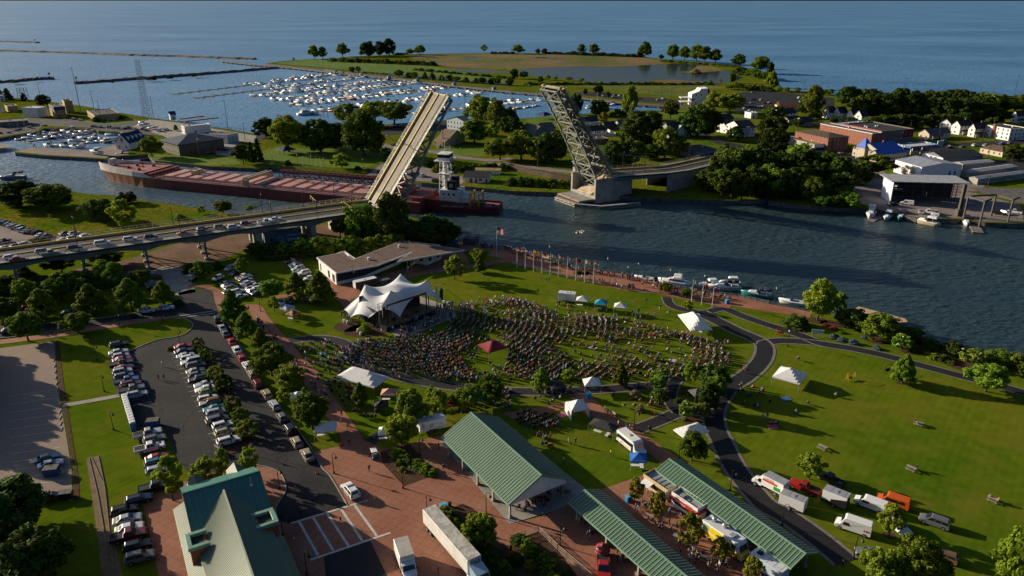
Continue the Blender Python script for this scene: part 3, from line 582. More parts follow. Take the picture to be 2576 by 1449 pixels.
trees(1,'on the islands of the car lot','top',[(1500,1192,1098,78,'ball0'),(1540,1240,1168,75,'ball1'),(1560,1278,1192,88,'ball0'),(1630,1415,1318,108,'ball0'),(1688,1500,1392,110,'ball0')],'clipped shrubs of the car lot')
trees(2,'at the foot of the car lot island','top',[(1690,50,-70,120,'ball1'),(1765,218,98,108,'ball0'),(1822,305,190,120,'ball0'),(1870,398,282,140,'ball0')],'clipped shrubs of the car lot')
trees(1,'on the flower bed of the car lot','top',[(1285,1195,1160,50,'goldbush')]);trees(2,'with red flowers at the lower tip of the car lot','top',[(1665,540,488,80,'goldbush','yellow and green shrub at the lower tip of the car lot island')])
trees(11,'in the row between road and walkway','top',[(-165,985,745,200,'cone'),(-65,1105,910,180,'cone'),(40,1180,1030,140,'cone'),(120,1390,1150,235,'broad'),(265,1500,1310,200,'broad'),(380,1650,1480,60,'light')],'trees between road and walkway')
trees(12,'beside the food tents','left',[(430,345,78,240,'broad'),(1100,460,235,210,'broad'),(1170,330,50,240,'tall'),(790,160,-5,130,'cone'),(1375,260,58,165,'broad'),(1580,215,20,170,'broad'),(1765,150,-60,210,'tall'),(215,170,20,110,'light'),(1320,75,10,70,'lightbush')],'trees among the food tents')
trees(11,'by the visitor building','left',[(120,810,662,155,'broad'),(310,775,612,175,'cone'),(490,835,608,225,'cone'),(330,830,750,85,'light'),(140,908,795,105,'light'),(1500,668,475,165,'light'),(1680,545,428,115,'broad'),(1690,612,508,90,'cone'),(820,1058,988,92,'lightbush','bright round shrub at the corner of the stage pad')],'trees round the visitor building')
trees(11,'at the near bridge tower','left',[(640,345,185,120,'broad'),(800,370,85,210,'willow'),(1025,400,0,240,'dark'),(900,330,150,130,'dark'),(1200,400,230,160,'dark'),(1340,405,185,260,'dark'),(1450,400,240,130,'dark')],'trees at the near bridge tower')
trees(11,'in the thicket behind the visitor building','left',row(20,1050,17,500,440,120,150,['bush','dbush','broad'],seed=3)+row(60,560,6,430,400,60,140,['bush','dbush'],seed=4),'thicket behind the visitor building')
trees(21,'by the lower path of the crowd lawn','left',[(220,1495,1328,155,'cone'),(430,1440,1345,110,'light'),(820,1468,1298,125,'cone'),(1110,1460,1345,130,'flower'),(1340,1450,1288,150,'light'),(1510,1500,1308,195,'dark')],'trees by the lower path')
trees(21,'beside the promenade','left',[(1160,765,690,90,'broad'),(1320,805,732,72,'broad'),(1325,908,822,85,'light'),(500,620,590,60,'dbush'),(330,545,515,90,'dbush'),(560,620,596,50,'dbush')],'trees beside the promenade')
trees(31,'on the shore lawn','left',[(370,972,672,215,'tall','large full green tree at the end of the brick promenade'),(520,945,752,120,'light'),(640,1030,885,190,'dark'),(730,1020,920,130,'dark'),(840,1108,922,235,'willow'),(1000,1190,1082,135,'flower'),(1010,1100,1030,140,'dark'),(1140,1135,1100,90,'dbush'),(1390,1225,1132,115,'dark'),(1530,1318,1182,150,'flower'),(1740,1310,1208,200,'broad'),(1850,1330,1225,120,'broad'),(1010,1445,1232,190,'cone'),(1640,1510,1308,235,'broad'),(205,1012,915,175,'dbush'),(1250,1190,1140,160,'dbush'),(1430,1245,1210,60,'dbush'),(1920,1400,1300,90,'broad')],'trees of the shore lawn')
trees(31,'in the lawn bed by the water','left',[(490,1102,1066,48,'bluebush'),(550,1128,1090,60,'bluebush'),(645,1150,1104,70,'bluebush'),(725,1105,1078,45,'bluebush'),(820,1190,1156,60,'bluebush'),(515,1102,1073,42,'dbush'),(495,1040,1008,48,'redbush'),(433,1012,990,38,'redbush'),(560,1068,1045,50,'dbush'),(1100,1217,1188,32,'ball1'),(1135,1222,1190,34,'ball1'),(1185,1242,1204,40,'ball1'),(1210,1248,1212,34,'ball1'),(1245,1262,1214,70,'bush'),(1310,1268,1220,115,'dbush'),(1385,1302,1270,55,'bush')],'shrubs in the lawn beds')
trees(31,'on the water bank','left',row(560,1090,9,1000,1110,80,110,['dark','dbush'],seed=8)+row(1090,1480,9,1130,1245,55,80,['dbush','dark'],seed=9),'growth on the water bank')
trees(22,'by the asphalt path fork','left',[(1110,172,40,115,'flower'),(1310,265,138,105,'flower'),(1440,268,148,95,'flower'),(1480,205,-20,140,'dark'),(1105,60,-60,120,'flower'),(1540,110,-60,130,'broad'),(1355,580,378,205,'tall'),(930,105,35,85,'reedbush'),(965,208,142,62,'reedbush'),(1310,72,8,82,'goldbush'),(1250,140,95,50,'dbush'),(1300,275,255,40,'lightbush')],'plants by the path fork')
trees(22,'between the long green pavilions','top',[(925,890,705,125,'gold'),(1095,1035,812,125,'gold'),(1330,1245,968,170,'gold'),(1565,1335,1163,130,'gold'),(1800,1520,1305,150,'gold')],'golden trees between the pavilions')
trees(32,'beside the parked vans','left',[(310,722,528,200,'light'),(820,1560,1240,240,'broad'),(915,1150,922,215,'light'),(1105,1560,1180,290,'broad'),(1770,1600,1088,240,'light')],'trees beside the parked vans')
trees(2,'at the lower left corner','left',[(120,1130,730,470,'dark'),(270,1560,1115,440,'dark'),(20,1380,1060,300,'dark')],'trees at the lower left corner')
trees(2,'round the green roofed station','left',[(1305,885,552,230,'light'),(1560,790,556,215,'light'),(1705,745,492,130,'light'),(1895,705,478,140,'light')],'trees round the station')
trees(12,'in the plaza bed','top',row(1060,1330,13,540,690,55,90,['bush','dbush','bush'],.8,12)+[(1080,610,570,60,'goldbush'),(1100,660,620,55,'goldbush')],'shrubs of the plaza bed')
trees(12,'in the bed by the trailer','top',[(1690,1250,975,210,'broad','round green tree in the bed beside the long trailer'),*row(1440,1640,8,1010,1250,90,120,['bush','dbush'],.9,13),*row(1700,1900,7,1250,1460,90,150,['dbush'],.9,14),(1450,1060,1020,50,'goldbush'),(1480,1120,1080,50,'goldbush'),(1530,1180,1140,50,'goldbush')],'shrubs of the bed by the trailer')
trees(22,'in the fenced bed','top',row(30,420,12,1190,1480,70,110,['dbush','bush'],.9,15)+row(20,330,7,1320,1500,60,100,['dbush','goldbush'],.9,16),'shrubs of the fenced bed')
trees(0,'on the coast guard yard','left',[(20,760,680,40,'spruce'),(62,758,665,95,'spruce'),(185,765,700,55,'spruce'),(330,805,718,95,'dark'),(1150,1188,1030,135,'broad'),(1330,992,945,40,'cone'),(730,925,875,60,'dbush'),(920,905,865,40,'dbush')],'trees of the yard by the small harbour')
trees(0,'on the stone breakwater','left',[(1145,608,577,62,'dbush'),(1285,597,571,48,'dbush'),(1462,582,560,42,'dbush'),(1520,576,552,20,'dbush'),(270,612,594,36,'dbush'),(120,628,608,60,'dbush'),(850,630,612,20,'dbush')],'bushes on the breakwaters')
trees(10,'in the river park','left',[(-95,1240,1090,120,'broad'),(-30,1220,1065,85,'spruce'),(20,1215,1038,95,'spruce'),(75,1040,890,140,'dark'),(250,1150,870,230,'broad'),(330,1090,940,120,'dark'),(490,1150,895,220,'dark'),(600,1130,930,160,'dark'),(690,950,780,190,'broad'),(815,1185,825,260,'willow'),(900,920,755,170,'broad'),(1045,945,765,210,'broad'),(650,1278,1162,165,'light'),(240,1250,1200,55,'dbush'),(770,1282,1242,48,'dbush'),(885,1152,1118,42,'ball1'),(985,1180,1115,62,'ball1'),(1310,1262,1208,85,'bush')],'trees of the river park')
trees(10,'behind the tan house','left',[(1560,915,868,60,'dbush'),(1690,960,725,210,'tall'),(1810,990,750,160,'tall'),(1900,980,800,120,'dark'),(1650,1090,908,220,'tall'),(1780,1060,930,110,'light'),(1840,1210,1048,210,'broad'),(1900,1010,880,110,'dark')],'trees behind the tan house')
trees(10,'on the bank by the white shed','left',row(1380,1930,10,1300,1280,60,80,['dbush','bush'],seed=21),'bushes by the white shed')
trees(10,'on the far point','left',[(440,452,348,85,'tall'),(503,452,357,62,'tall'),(655,432,332,95,'tall'),(800,430,378,38,'tall'),(855,432,308,105,'dark'),(935,425,308,85,'dark'),(1008,425,293,85,'dark'),(1165,418,372,55,'broad'),(1240,418,345,85,'tall'),(1720,402,338,52,'light'),(285,465,440,20,'light')],'trees of the far point')
trees(10,'in the thicket of the far point','left',row(560,1330,24,468,500,42,60,['dbush','bush'],seed=22)+row(1060,1130,3,420,415,20,50,['dbush'],seed=23)+row(1780,1932,6,412,412,24,34,['dbush'],seed=24),'thicket of the far point')
trees(10,'behind the long pier','left',[(725,552,508,42,'dark'),(772,548,503,36,'dark'),*row(1085,1900,14,588,650,50,58,['broad','dark','cone'],seed=25)],'trees behind the long pier')
trees(10,'on the causeway ridge','left',row(1200,1932,14,535,600,22,60,['bush','dbush'],seed=26),'bushes of the causeway ridge')
trees(20,'on the marsh causeway','left',[(20,600,520,50,'dark'),(90,600,540,60,'broad'),(215,632,578,40,'dark'),(270,610,570,50,'light'),(330,612,575,30,'light'),(430,615,582,60,'light'),(525,625,590,40,'light'),(1660,632,552,42,'dark'),(1570,638,595,30,'light'),(1495,632,605,30,'light'),*row(120,1500,26,645,645,26,70,['bush','dbush'],seed=27)],'growth of the marsh causeway')
trees(20,'on the lake beach','left',[(45,412,343,92,'tall'),(195,412,370,30,'dark'),(245,412,370,40,'dark'),(523,412,338,58,'tall'),(617,416,336,74,'tall'),(965,438,372,40,'dark'),(1003,442,320,95,'tall'),(1125,450,415,38,'dark'),(1212,456,342,105,'tall'),(1300,462,355,95,'tall'),(1392,472,342,98,'tall'),(1455,480,355,105,'tall'),(1535,484,376,82,'tall'),(1710,508,413,102,'tall'),(1870,548,430,135,'tall'),(1385,560,515,75,'reedbush')],'trees of the lake beach')
trees(20,'in the beach thicket','left',row(290,980,20,413,438,26,52,['dbush','dark'],seed=28)+row(1150,1720,12,470,515,18,60,['bush'],seed=29)+row(1690,1932,9,560,600,50,90,['bush','broad','dbush'],seed=30)+row(1640,1930,7,680,690,50,90,['dbush','bush','light'],seed=31),'thicket of the lake beach')
trees(20,'near the inner basin','left',[(652,712,648,65,'dark'),(553,718,670,28,'dark'),(725,745,690,30,'dark'),(480,870,700,90,'dark'),(650,880,748,125,'dark'),(885,900,648,118,'tall'),(800,880,810,120,'dbush'),(690,940,848,82,'gold','bright yellow green tree behind the raised right bridge leaf'),(1195,900,758,105,'broad'),(1170,850,790,80,'dbush')],'trees near the inner basin')
trees(20,'among the houses','left',[(970,1140,835,290,'dark'),(880,1090,900,130,'dark'),(1400,1040,788,200,'dark'),(1485,1030,808,140,'dark'),(1512,845,698,145,'tall'),(1640,860,700,175,'broad'),(1680,1075,958,112,'dark'),(1150,1195,958,175,'broad'),(1260,1195,1020,125,'broad'),(780,1250,1060,190,'dark'),(890,1250,1045,190,'dark'),(1040,1205,1098,160,'dark'),(1925,1090,960,120,'dark'),(1900,1010,900,90,'dark')],'trees among the houses')
trees(20,'left of the raised right leaf','left',[(0,1010,880,130,'dark'),(70,1215,985,225,'broad'),(190,1240,1040,130,'broad'),(250,1235,1010,185,'dark'),(340,1215,1000,160,'dark'),(150,1130,1040,110,'dark')],'trees left of the raised leaf')
trees(20,'on the embankment','left',row(0,420,8,1400,1420,70,90,['bush','dbush'],seed=33)+[(1395,1325,1235,115,'dark'),(1470,1445,1270,130,'dark'),(1555,1440,1170,190,'dark'),(1640,1410,1130,200,'dark'),(1745,1420,1110,230,'dark'),(1860,1430,1120,230,'dark')],'growth of the embankment')
trees(30,'in the lakeside wood','left',row(600,1640,15,800,850,140,150,['dark','dark','broad'],.3,34)+row(700,1600,13,900,930,170,150,['dark'],.3,35)+row(1640,2000,6,850,860,130,150,['dark','broad'],.3,36)+row(780,1500,9,975,965,110,140,['dark'],.3,37)+row(1400,1700,5,940,930,130,140,['dark'],.3,38)+[(1590,860,735,120,'dark')],'lakeside wood on the right')
trees(30,'by the beach lot','left',[(20,690,545,95,'tall'),(0,650,455,50,'dark'),(80,700,655,50,'light'),(145,700,662,40,'light'),(222,705,662,45,'light'),(325,890,650,140,'tall'),(285,870,720,110,'dark'),(410,720,680,60,'broad'),(465,722,675,60,'broad'),(525,735,716,50,'dbush'),(40,900,800,140,'dark'),(360,900,830,90,'dark')],'trees by the beach lot')
trees(30,'in front of the white gabled houses','left',[(70,1010,870,170,'dark'),(40,1190,970,200,'dark'),(215,960,900,80,'dark'),(510,935,880,80,'dark'),(570,945,890,80,'dark'),(620,950,885,90,'dark'),(1840,1215,1095,130,'dark'),(1690,990,880,100,'dark')],'trees in front of the gabled houses')
woodrow=[]
rw=random.Random(44)
for i in range(34):
 f=i%12/11;k=i//12
 x=-340+f*860+rw.uniform(-30,30);yb=1330+k*85+rw.uniform(-15,15)+max(0,f-.55)*90
 woodrow.append((x,yb,yb-rw.uniform(185,250)*(1-.35*max(0,f-.6)),rw.uniform(140,215),rw.choice(['dark','dark','broad'])))
trees(30,'on the wooded river bank','left',woodrow,'trees of the wooded river bank')
trees(31,'at the edge of the boatyard','left',[(600,122,0,150,'broad'),(420,115,30,150,'dark'),(520,118,20,130,'dark')],'trees at the boatyard edge')
trees(30,'beside the large white boathouse','left',[(780,1330,1168,235,'broad'),(390,1300,1138,185,'broad'),(700,1400,1230,130,'dark')],'trees beside the boathouse')
for i,y in enumerate(range(-60,700,85)):
 q=g(2,230+60*(i%3),y);o=dup(TP[f'broad{i % 3}'],(q.x-29-4*(i%2),q.y+13,0),i,f'broad tree left of the pale lot, {nth(i)} from the top','trees shading the pale lot',None,(1.15,1.1,1.0+.12*(i%3)));o['category']='tree'
# - vehicles
CC={'white':(.74,.74,.73),'silver':(.40,.42,.44),'grey':(.13,.135,.14),'black':(.012,.012,.014),'red':(.36,.018,.014),'maroon':(.13,.012,.02),'blue':(.02,.09,.30),'navy':(.012,.022,.06),'tan':(.33,.27,.19),'green':(.14,.20,.03),'bronze':(.17,.10,.055),'orange':(.62,.11,.01),'yellow':(.7,.42,.01),'teal':(.03,.14,.2)}
dark_trim=M('dark_trim',(.03,.03,.032),.7)
SPEC={'sedan':(4.8,1.82,.92,1.44,.22,.80,(3.45,2.75,1.35,.62),.92),'coupe':(4.7,1.86,.92,1.36,.2,.80,(3.2,2.4,1.45,.45),.95),'hatchback':(4.2,1.78,.95,1.52,.22,.85,(3.2,2.5,.55,.12),.95),'suv':(4.75,1.9,1.05,1.74,.28,.98,(3.5,2.85,.42,.12),1.05),'wagon':(4.85,1.85,.98,1.55,.24,.88,(3.55,2.85,.5,.12),.98),'van':(5.15,1.98,1.08,1.85,.25,.95,(4.15,3.2,.4,.1),1.08),'jeep':(4.3,1.85,1.15,1.86,.4,1.1,(2.95,2.75,.25,.18),1.12),'pickup':(5.8,2.0,1.1,1.88,.35,1.08,(4.15,3.6,2.45,2.2),1.1),}
def wheel_mb(x,y,r,out):
 mb=MB();mb.tube((x,y,r),(x,y+out*.22,r),r,n=14);mb.tube((x,y+out*.215,r),(x,y+out*.235,r),r*.62,n=10,mi=1);return mb
def car_parts(kind,cargo=None):
 L,W,zb,zr,zs,zh,(a,b,c,d),zt=SPEC[kind]
 x0=-L/2;r=.36 if kind in('suv','pickup','jeep')else .33;fx=L-.95;rx=.95 if kind!='pickup' else 1.25
 def arch(xc):
  return[(xc+math.cos(PI-PI*i/6)*(r+.06),zs if i in(0,6)else r+math.sin(PI*i/6)*(r+.06))for i in range(7)]
 prof=[(.05,zs+.12),(.12,zs)]+[(x,z)for x,z in arch(rx)]+[(x,z)for x,z in arch(fx)]+[(L-.12,zs),(L-.02,zs+.15),(L-.03,zh-.22),(L-.22,zh-.06),(a+.1,zb),(a-.2,zb+.02)]
 if kind=='pickup':prof+=[(2.15,zb+.02),(2.12,zb),(.06,zb),(.02,zb-.1)]
 elif kind in('sedan','coupe'):prof+=[(d,zt+.02),(.18,zt),(.03,zt-.12)]
 else:prof+=[(.12,zt+.02),(.03,zt-.1)]
 P={}
 bd=MB();vs=[(x0+x,-W/2,z)for x,z in prof]+[(x0+x,W/2,z)for x,z in prof];n=len(prof)
 bd.add(vs,[tuple(range(n-1,-1,-1)),tuple(range(n,2*n))]+[(i,(i+1)%n,n+(i+1)%n,n+i)for i in range(n)])
 if kind=='pickup':
  pass
 ws,wr=W/2-.05,W/2-.24
 if kind in('van','jeep'):wr=W/2-.14
 q=[(a,ws,zb-.03),(d,ws,zb-.03),(b,wr,zr-.05),(c,wr,zr-.05)]
 rings=[[(x0+d,-ws,zb-.03),(x0+a,-ws,zb-.03),(x0+a,ws,zb-.03),(x0+d,ws,zb-.03)],[(x0+c,-wr,zr-.06),(x0+b,-wr,zr-.06),(x0+b,wr,zr-.06),(x0+c,wr,zr-.06)],[(x0+c+.12,-wr+.12,zr),(x0+b-.12,-wr+.12,zr),(x0+b-.12,wr-.12,zr),(x0+c+.12,wr-.12,zr)]]
 bd.loft(rings);P['body']=[(bd,paint,.05)]
 def lerp(p,q_,t):return Vc(p).lerp(Vc(q_),t)
 def pane(p00,p10,p11,p01,u0,u1,v0,v1,off):
  pts=[]
  for u,v in((u0,v0),(u1,v0),(u1,v1),(u0,v1)):
   lo=lerp(p00,p10,u);hi=lerp(p01,p11,u);pts.append(lo.lerp(hi,v)+Vc(off))
  return pts
 m=MB();m.poly(pane(rings[0][1],rings[0][2],rings[1][2],rings[1][1],.06,.94,.1,.95,(.012,0,.012)));P['windshield']=[(m,glass,0)]
 m=MB();m.poly(pane(rings[0][3],rings[0][0],rings[1][0],rings[1][3],.1,.9,.15,.92,(-.012,0,.012)));P['rear_window']=[(m,glass,0)]
 P['side_window']=[]
 for s in(-1,1):
  i0,i1=(0,1)if s<0 else(3,2);m=MB()
  cuts=((.06,.48),(.52,.93))if kind!='van' else((.04,.33),(.36,.63),(.67,.95))
  for u0,u1 in cuts:
   p=pane(rings[0][i0],rings[0][i1],rings[1][i1],rings[1][i0],u0,u1,.14,.92,(0,s*.012,.004));m.poly(p if s<0 else p[::-1])
  P['side_window'].append((m,glass,0))
 P['wheel']=[(wheel_mb(x0+xx,s*(W/2-.21),r,s),[rubber,chrome],0)for xx in(rx,fx)for s in(-1,1)]
 P['headlight']=[];P['taillight']=[]
 for s in(-1,1):
  m=MB();m.bx(x0+L-.16,x0+L-.005,s*(W/2-.3)-.17,s*(W/2-.3)+.17,zh-.33,zh-.19);P['headlight'].append((m,lampglass,0))
  m=MB();zz=zt-.32;m.bx(x0+.005,x0+.1,s*(W/2-.22)-.15,s*(W/2-.22)+.15,zz,zz+(.14 if kind in('sedan','coupe')else .3));P['taillight'].append((m,redlens,0))
 if kind=='pickup':
  m=MB();m.bx(x0+.14,x0+2.05,-W/2+.12,W/2-.12,zb-.1,zb+.008);P['bed_liner']=[(m,M('bed_liner',(.018,.018,.018),.9)if not cargo else cloth_obj,0)]
  m=MB()
  for s in(-1,1):m.bx(x0+.05,x0+2.12,s*(W/2-.06)-.06,s*(W/2-.06)+.06,zb,zb+.07)
  m.bx(x0+.02,x0+.1,-W/2,W/2,zb,zb+.07);P['bed_rail']=[(m,paint,0)]
 if kind in('suv','wagon','van'):
  m=MB()
  for s in(-1,1):m.bx(x0+c+.25,x0+b-.2,s*(wr-.1)-.02,s*(wr-.1)+.02,zr-.01,zr+.05)
  P['roof_rail']=[(m,dark_trim,0)]
 if kind=='jeep':
  m=MB();m.tube((x0-.0,0,.95),(x0-.2,0,.95),.36,n=12);P['spare_wheel']=[(m,rubber,0)]
 return P
CARS={}
for k in SPEC:
 P=car_parts(k);t=proto(thing('parked_car',None,None))
 for nm,lst in P.items():
  for m,mt,bv in lst:m.bd(nm,mt,t,bevel=bv,seg=2)
 CARS[k]=t
 far=MB();mats=[]
 for nm,lst in P.items():
  for m,mt,bv in lst:
   ml=mt if isinstance(mt,list)else[mt]
   for x in ml:
    if x not in mats:mats.append(x)
   off=len(far.v);far.v+=m.v;far.f+=[tuple(i+off for i in f)for f in m.f];far.m+=[mats.index(ml[i])for i in m.m]
 o=proto(far.bd('parked_car',mats));CARS['far_'+k]=o
NAMEK={'jeep':'off road car','suv':'suv'}
def heading(t,x,y,v,z=0):
 a=g(t,x,y,z);b=g(t,x+v[0],y+v[1],z);return ang(a,b)
rc=random.Random(9)
def cars(t,phrase,end,vec,items,z=0,far=False,group=None):
 names=[f"{i[2]} {NAMEK.get(i[3], i[3])}" for i in items]
 cand=[]
 for i,n in enumerate(names):
  if names.count(n)==1:cand.append(f"{n} {phrase}")
  else:
   pv=names[i-1]if i else None;nx=names[i+1]if i+1<len(names)else None
   if pv and nx and(pv!=n or nx!=n):cand.append(f"{n} {phrase} between {'a'} {pv} and a {nx}")
   else:cand.append(None)
 for i,it in enumerate(items):
  lab=cand[i]
  if lab is None or cand.count(lab)>1 or len(lab.split())>16:lab=f"{names[i]} {phrase}, {nth(i)} of {len(items)} from the {end}"
  p=g(t,it[0],it[1],z+.75);p.z=z+.06
  v=it[4]if len(it)>4 else vec
  base=CARS[('far_' if far else '')+it[3]]
  if len(lab.split())>16:print('LONG',lab)
  o=dup(base,p,heading(t,it[0],it[1],v,z)+rc.uniform(-.03,.03),lab,group or 'cars '+phrase,CC[it[2]],rc.uniform(.96,1.03))
  o['category']='car' if it[3]not in('pickup','van')else it[3]
VA=(303,-67)
cars(ZC,'in the left row of the lot','top',VA,[(300,325,'black','suv'),(300,440,'silver','sedan'),(335,505,'silver','hatchback'),(355,555,'red','sedan'),(345,630,'black','pickup'),(390,685,'red','coupe'),(362,760,'silver','suv'),(385,835,'grey','suv'),(432,905,'blue','pickup'),(495,968,'maroon','suv'),(515,1045,'grey','pickup'),(590,1125,'silver','wagon')])
cars(ZC,'in the right row of the lot','top',VA,[(1340,350,'red','sedan'),(1350,425,'navy','sedan'),(1380,495,'silver','sedan'),(1445,545,'white','suv'),(1470,598,'silver','van',(-303,67)),(1545,660,'grey','suv'),(1540,742,'tan','sedan'),(1560,812,'grey','hatchback'),(1580,880,'black','suv',(-303,67)),(1665,955,'silver','coupe',(-303,67)),(1690,1030,'white','sedan',(-303,67)),(1740,1085,'green','hatchback'),(1735,1185,'white','wagon'),(1770,1248,'tan','wagon',(-303,67)),(1825,1345,'teal','sedan',(-303,67)),(1890,1408,'silver','wagon')])
cars(2,'at the lower end of the right row','top',(150,-42),[(1640,275,'grey','van'),(1682,315,'white','suv'),(1702,368,'tan','suv'),(1725,428,'white','wagon')])
cars(2,'on the grass by the lot','top',(150,-38),[(1115,378,'silver','pickup'),(1165,420,'grey','suv'),(1130,485,'white','pickup'),(1185,555,'red','sedan'),(1185,600,'teal','suv'),(1182,652,'silver','hatchback'),(1165,780,'black','pickup')])
cars(2,'on the grass beside the old rails','top',(150,-38),[(1045,872,'navy','wagon'),(935,958,'black','suv'),(960,1022,'silver','sedan'),(975,1088,'white','sedan'),(968,1148,'maroon','pickup'),(1035,1220,'black','wagon'),(1052,1308,'grey','suv')])
cars(ZC,'parked along the lot road','top',(-480,-750),[(1965,45,'silver','sedan'),(2015,140,'grey','sedan'),(2120,268,'red','sedan'),(2200,400,'white','sedan'),(2278,538,'red','hatchback'),(2370,660,'white','suv'),(2448,800,'tan','suv'),(2530,950,'maroon','suv')])
cars(1,'alone at the top of the lot road','top',(-40,-75),[(1640,962,'black','suv')])
cars(12,'along the road by the plaza','top',(-305,-455),[(80,80,'tan','suv'),(137,158,'silver','wagon'),(192,250,'grey','hatchback'),(250,345,'black','jeep'),(305,440,'tan','hatchback'),(385,535,'tan','sedan')])
cars(2,'on the pale lot','top',(180,-50),[(355,560,'teal','sedan'),(380,605,'silver','sedan'),(385,855,'maroon','hatchback')])
cars(2,'at the bottom left corner','top',(90,-80),[(25,1260,'silver','sedan'),(30,1350,'white','hatchback'),(30,1440,'white','sedan')])
BZ=9.55
cars(ZA,'waiting on the bridge','left',(800,-115),[(165,1085,'white','hatchback'),(275,1110,'red','sedan'),(695,995,'silver','suv'),(800,1022,'tan','pickup'),(1205,935,'black','suv'),(1648,865,'white','van'),(2095,798,'white','suv'),(2430,762,'navy','suv')],BZ)
cars(ZB,'held at the bridge barrier','left',(800,-115),[(545,700,'red','sedan'),(838,632,'black','hatchback'),(852,678,'black','suv'),(1132,600,'tan','suv'),(1350,605,'white','suv'),(1542,540,'maroon','hatchback'),(1862,520,'white','pickup'),(2018,474,'white','sedan')],BZ)
cars(ZA,'on the dirt lot','left',(110,-38),[(-20,512,'navy','sedan'),(35,520,'blue','sedan'),(85,540,'navy','suv'),(140,555,'silver','wagon'),(195,572,'silver','sedan'),(235,597,'silver','suv'),(320,612,'silver','van'),(360,645,'white','suv'),(432,668,'grey','sedan'),(520,670,'maroon','wagon'),(598,690,'black','suv'),(658,730,'white','sedan'),(742,745,'blue','sedan')])
cars(ZA,'on the dirt behind the bridge fence','left',(100,-25),[(50,830,'black','pickup'),(1050,700,'navy','sedan'),(1198,705,'silver','suv'),(90,935,'silver','hatchback'),(275,905,'black','suv'),(392,885,'white','van'),(1025,805,'white','sedan'),(1175,780,'white','suv'),(1378,742,'white','hatchback')])
cars(1,'by the lot under the bridge','left',(-20,-60),[(1172,632,'grey','suv'),(1000,630,'black','pickup'),(950,650,'maroon','sedan')])
cars(1,'among the street trees','left',(150,-30),[(1150,690,'silver','sedan'),(1162,720,'black','hatchback'),(620,715,'teal','hatchback'),(185,888,'maroon','pickup'),(515,915,'black','sedan'),(65,1045,'grey','sedan'),(70,985,'navy','hatchback')])
cars(1,'at the kerb of the street','left',(150,-14),[(1107,897,'white','suv'),(1252,875,'white','wagon')])
cars(ZB,'in the grass lot below the bridge','left',(-200,95),[(690,1370,'silver','suv'),(720,1415,'black','sedan'),(1290,1265,'silver','suv'),(1358,1345,'navy','sedan'),(1092,1418,'white','hatchback')])
cars(1,'in the crowded grass lot','top',(150,-40),[(1840,645,'white','pickup'),(1855,668,'silver','suv'),(1712,692,'grey','sedan'),(1720,712,'silver','hatchback'),(1870,690,'white','sedan'),(1885,708,'red','sedan'),(1745,728,'tan','suv'),(1900,730,'silver','wagon'),(1795,755,'white','suv'),(1915,750,'white','hatchback'),(1735,760,'grey','suv'),(1815,790,'silver','sedan')])
cars(11,'in the crowded grass lot','left',(150,-40),[(5,705,'silver','coupe'),(18,730,'white','wagon'),(12,762,'grey','coupe')])
cars(11,'in the short row on the lawn','top',(-150,32),[(280,527,'maroon','pickup'),(293,548,'silver','sedan'),(305,562,'black','suv'),(318,582,'silver','suv'),(332,602,'grey','wagon'),(358,615,'white','suv'),(400,652,'white','sedan')])
cars(11,'under the trees by the tents','left',(30,60),[(190,832,'silver','sedan'),(262,820,'black','hatchback'),(425,818,'black','suv',(150,-20))])
cars(32,'on the lawn by the vans','left',(130,50),[(985,1078,'white','suv',(90,75)),(1258,1040,'grey','van',(-140,-50)),(1320,1298,'bronze','suv',(-140,-55)),(770,1272,'grey','sedan',(-130,-20)),(278,785,'red','pickup',(-150,-60)),(470,720,'black','pickup',(-120,-60))])
cars(ZD,'in the harbour yard','left',(100,-30),[(1500,428,'navy','sedan'),(1562,432,'grey','sedan'),(1605,438,'white','suv'),(1762,444,'grey','suv'),(1832,454,'silver','sedan'),(1905,459,'silver','suv'),(1985,462,'white','sedan'),(2062,458,'black','pickup'),(2180,470,'silver','hatchback',(-40,40)),(2312,475,'grey','suv'),(2355,490,'silver','wagon'),(2570,500,'white','van'),(1182,308,'white','wagon'),(1292,328,'white','hatchback'),(2680,485,'white','suv')],far=True)
cars(0,'by the coast guard garage','left',(100,-10),[(1700,1133,'black','suv'),(1598,1160,'black','sedan'),(1840,1140,'silver','suv')],far=True)
cars(10,'in the yard beneath the left leaf','left',(100,-40),[(850,1290,'navy','suv'),(920,1300,'grey','suv'),(1180,1318,'black','suv'),(1212,1312,'navy','sedan'),(1257,1328,'white','suv'),(1355,1365,'black','van'),(1040,1095,'grey','sedan')],far=True)
cars(10,'behind the long pier','left',(40,-12),[(x,y,c,k)for x,y,c,k in zip([805,830,880,905,940,965,990,1060,1085,1240,1275,1300,1340,1405,1420,1590,1620,1660,1680,1700],[552,554,556,556,556,560,562,566,568,586,588,590,594,600,596,620,628,630,630,632],['silver','navy','black','silver','white','grey','blue','black','red','silver','grey','black','navy','white','silver','grey','silver','black','blue','silver'],['suv','sedan','suv','sedan','sedan','suv','hatchback','sedan','suv','sedan','suv','van','suv','sedan','suv','sedan','suv','pickup','sedan','sedan'])],far=True)
cars(10,'in the shaded lot by the marina','left',(20,-14),[(970+i*26,968-i*2.6,c,k)for i,(c,k)in enumerate([('black','sedan'),('navy','suv'),('grey','sedan'),('navy','sedan'),('black','suv'),('grey','suv'),('silver','sedan')])],far=True)
cars(20,'in the lot along the basin','left',(50,-10),[(650,720,'grey','suv'),(690,727,'silver','suv'),(720,716,'navy','sedan'),(770,720,'silver','sedan'),(812,724,'white','sedan'),(765,735,'silver','wagon'),(962,747,'grey','sedan'),(1100,757,'silver','suv'),(1140,747,'white','sedan'),(130,650,'silver','suv')],far=True)
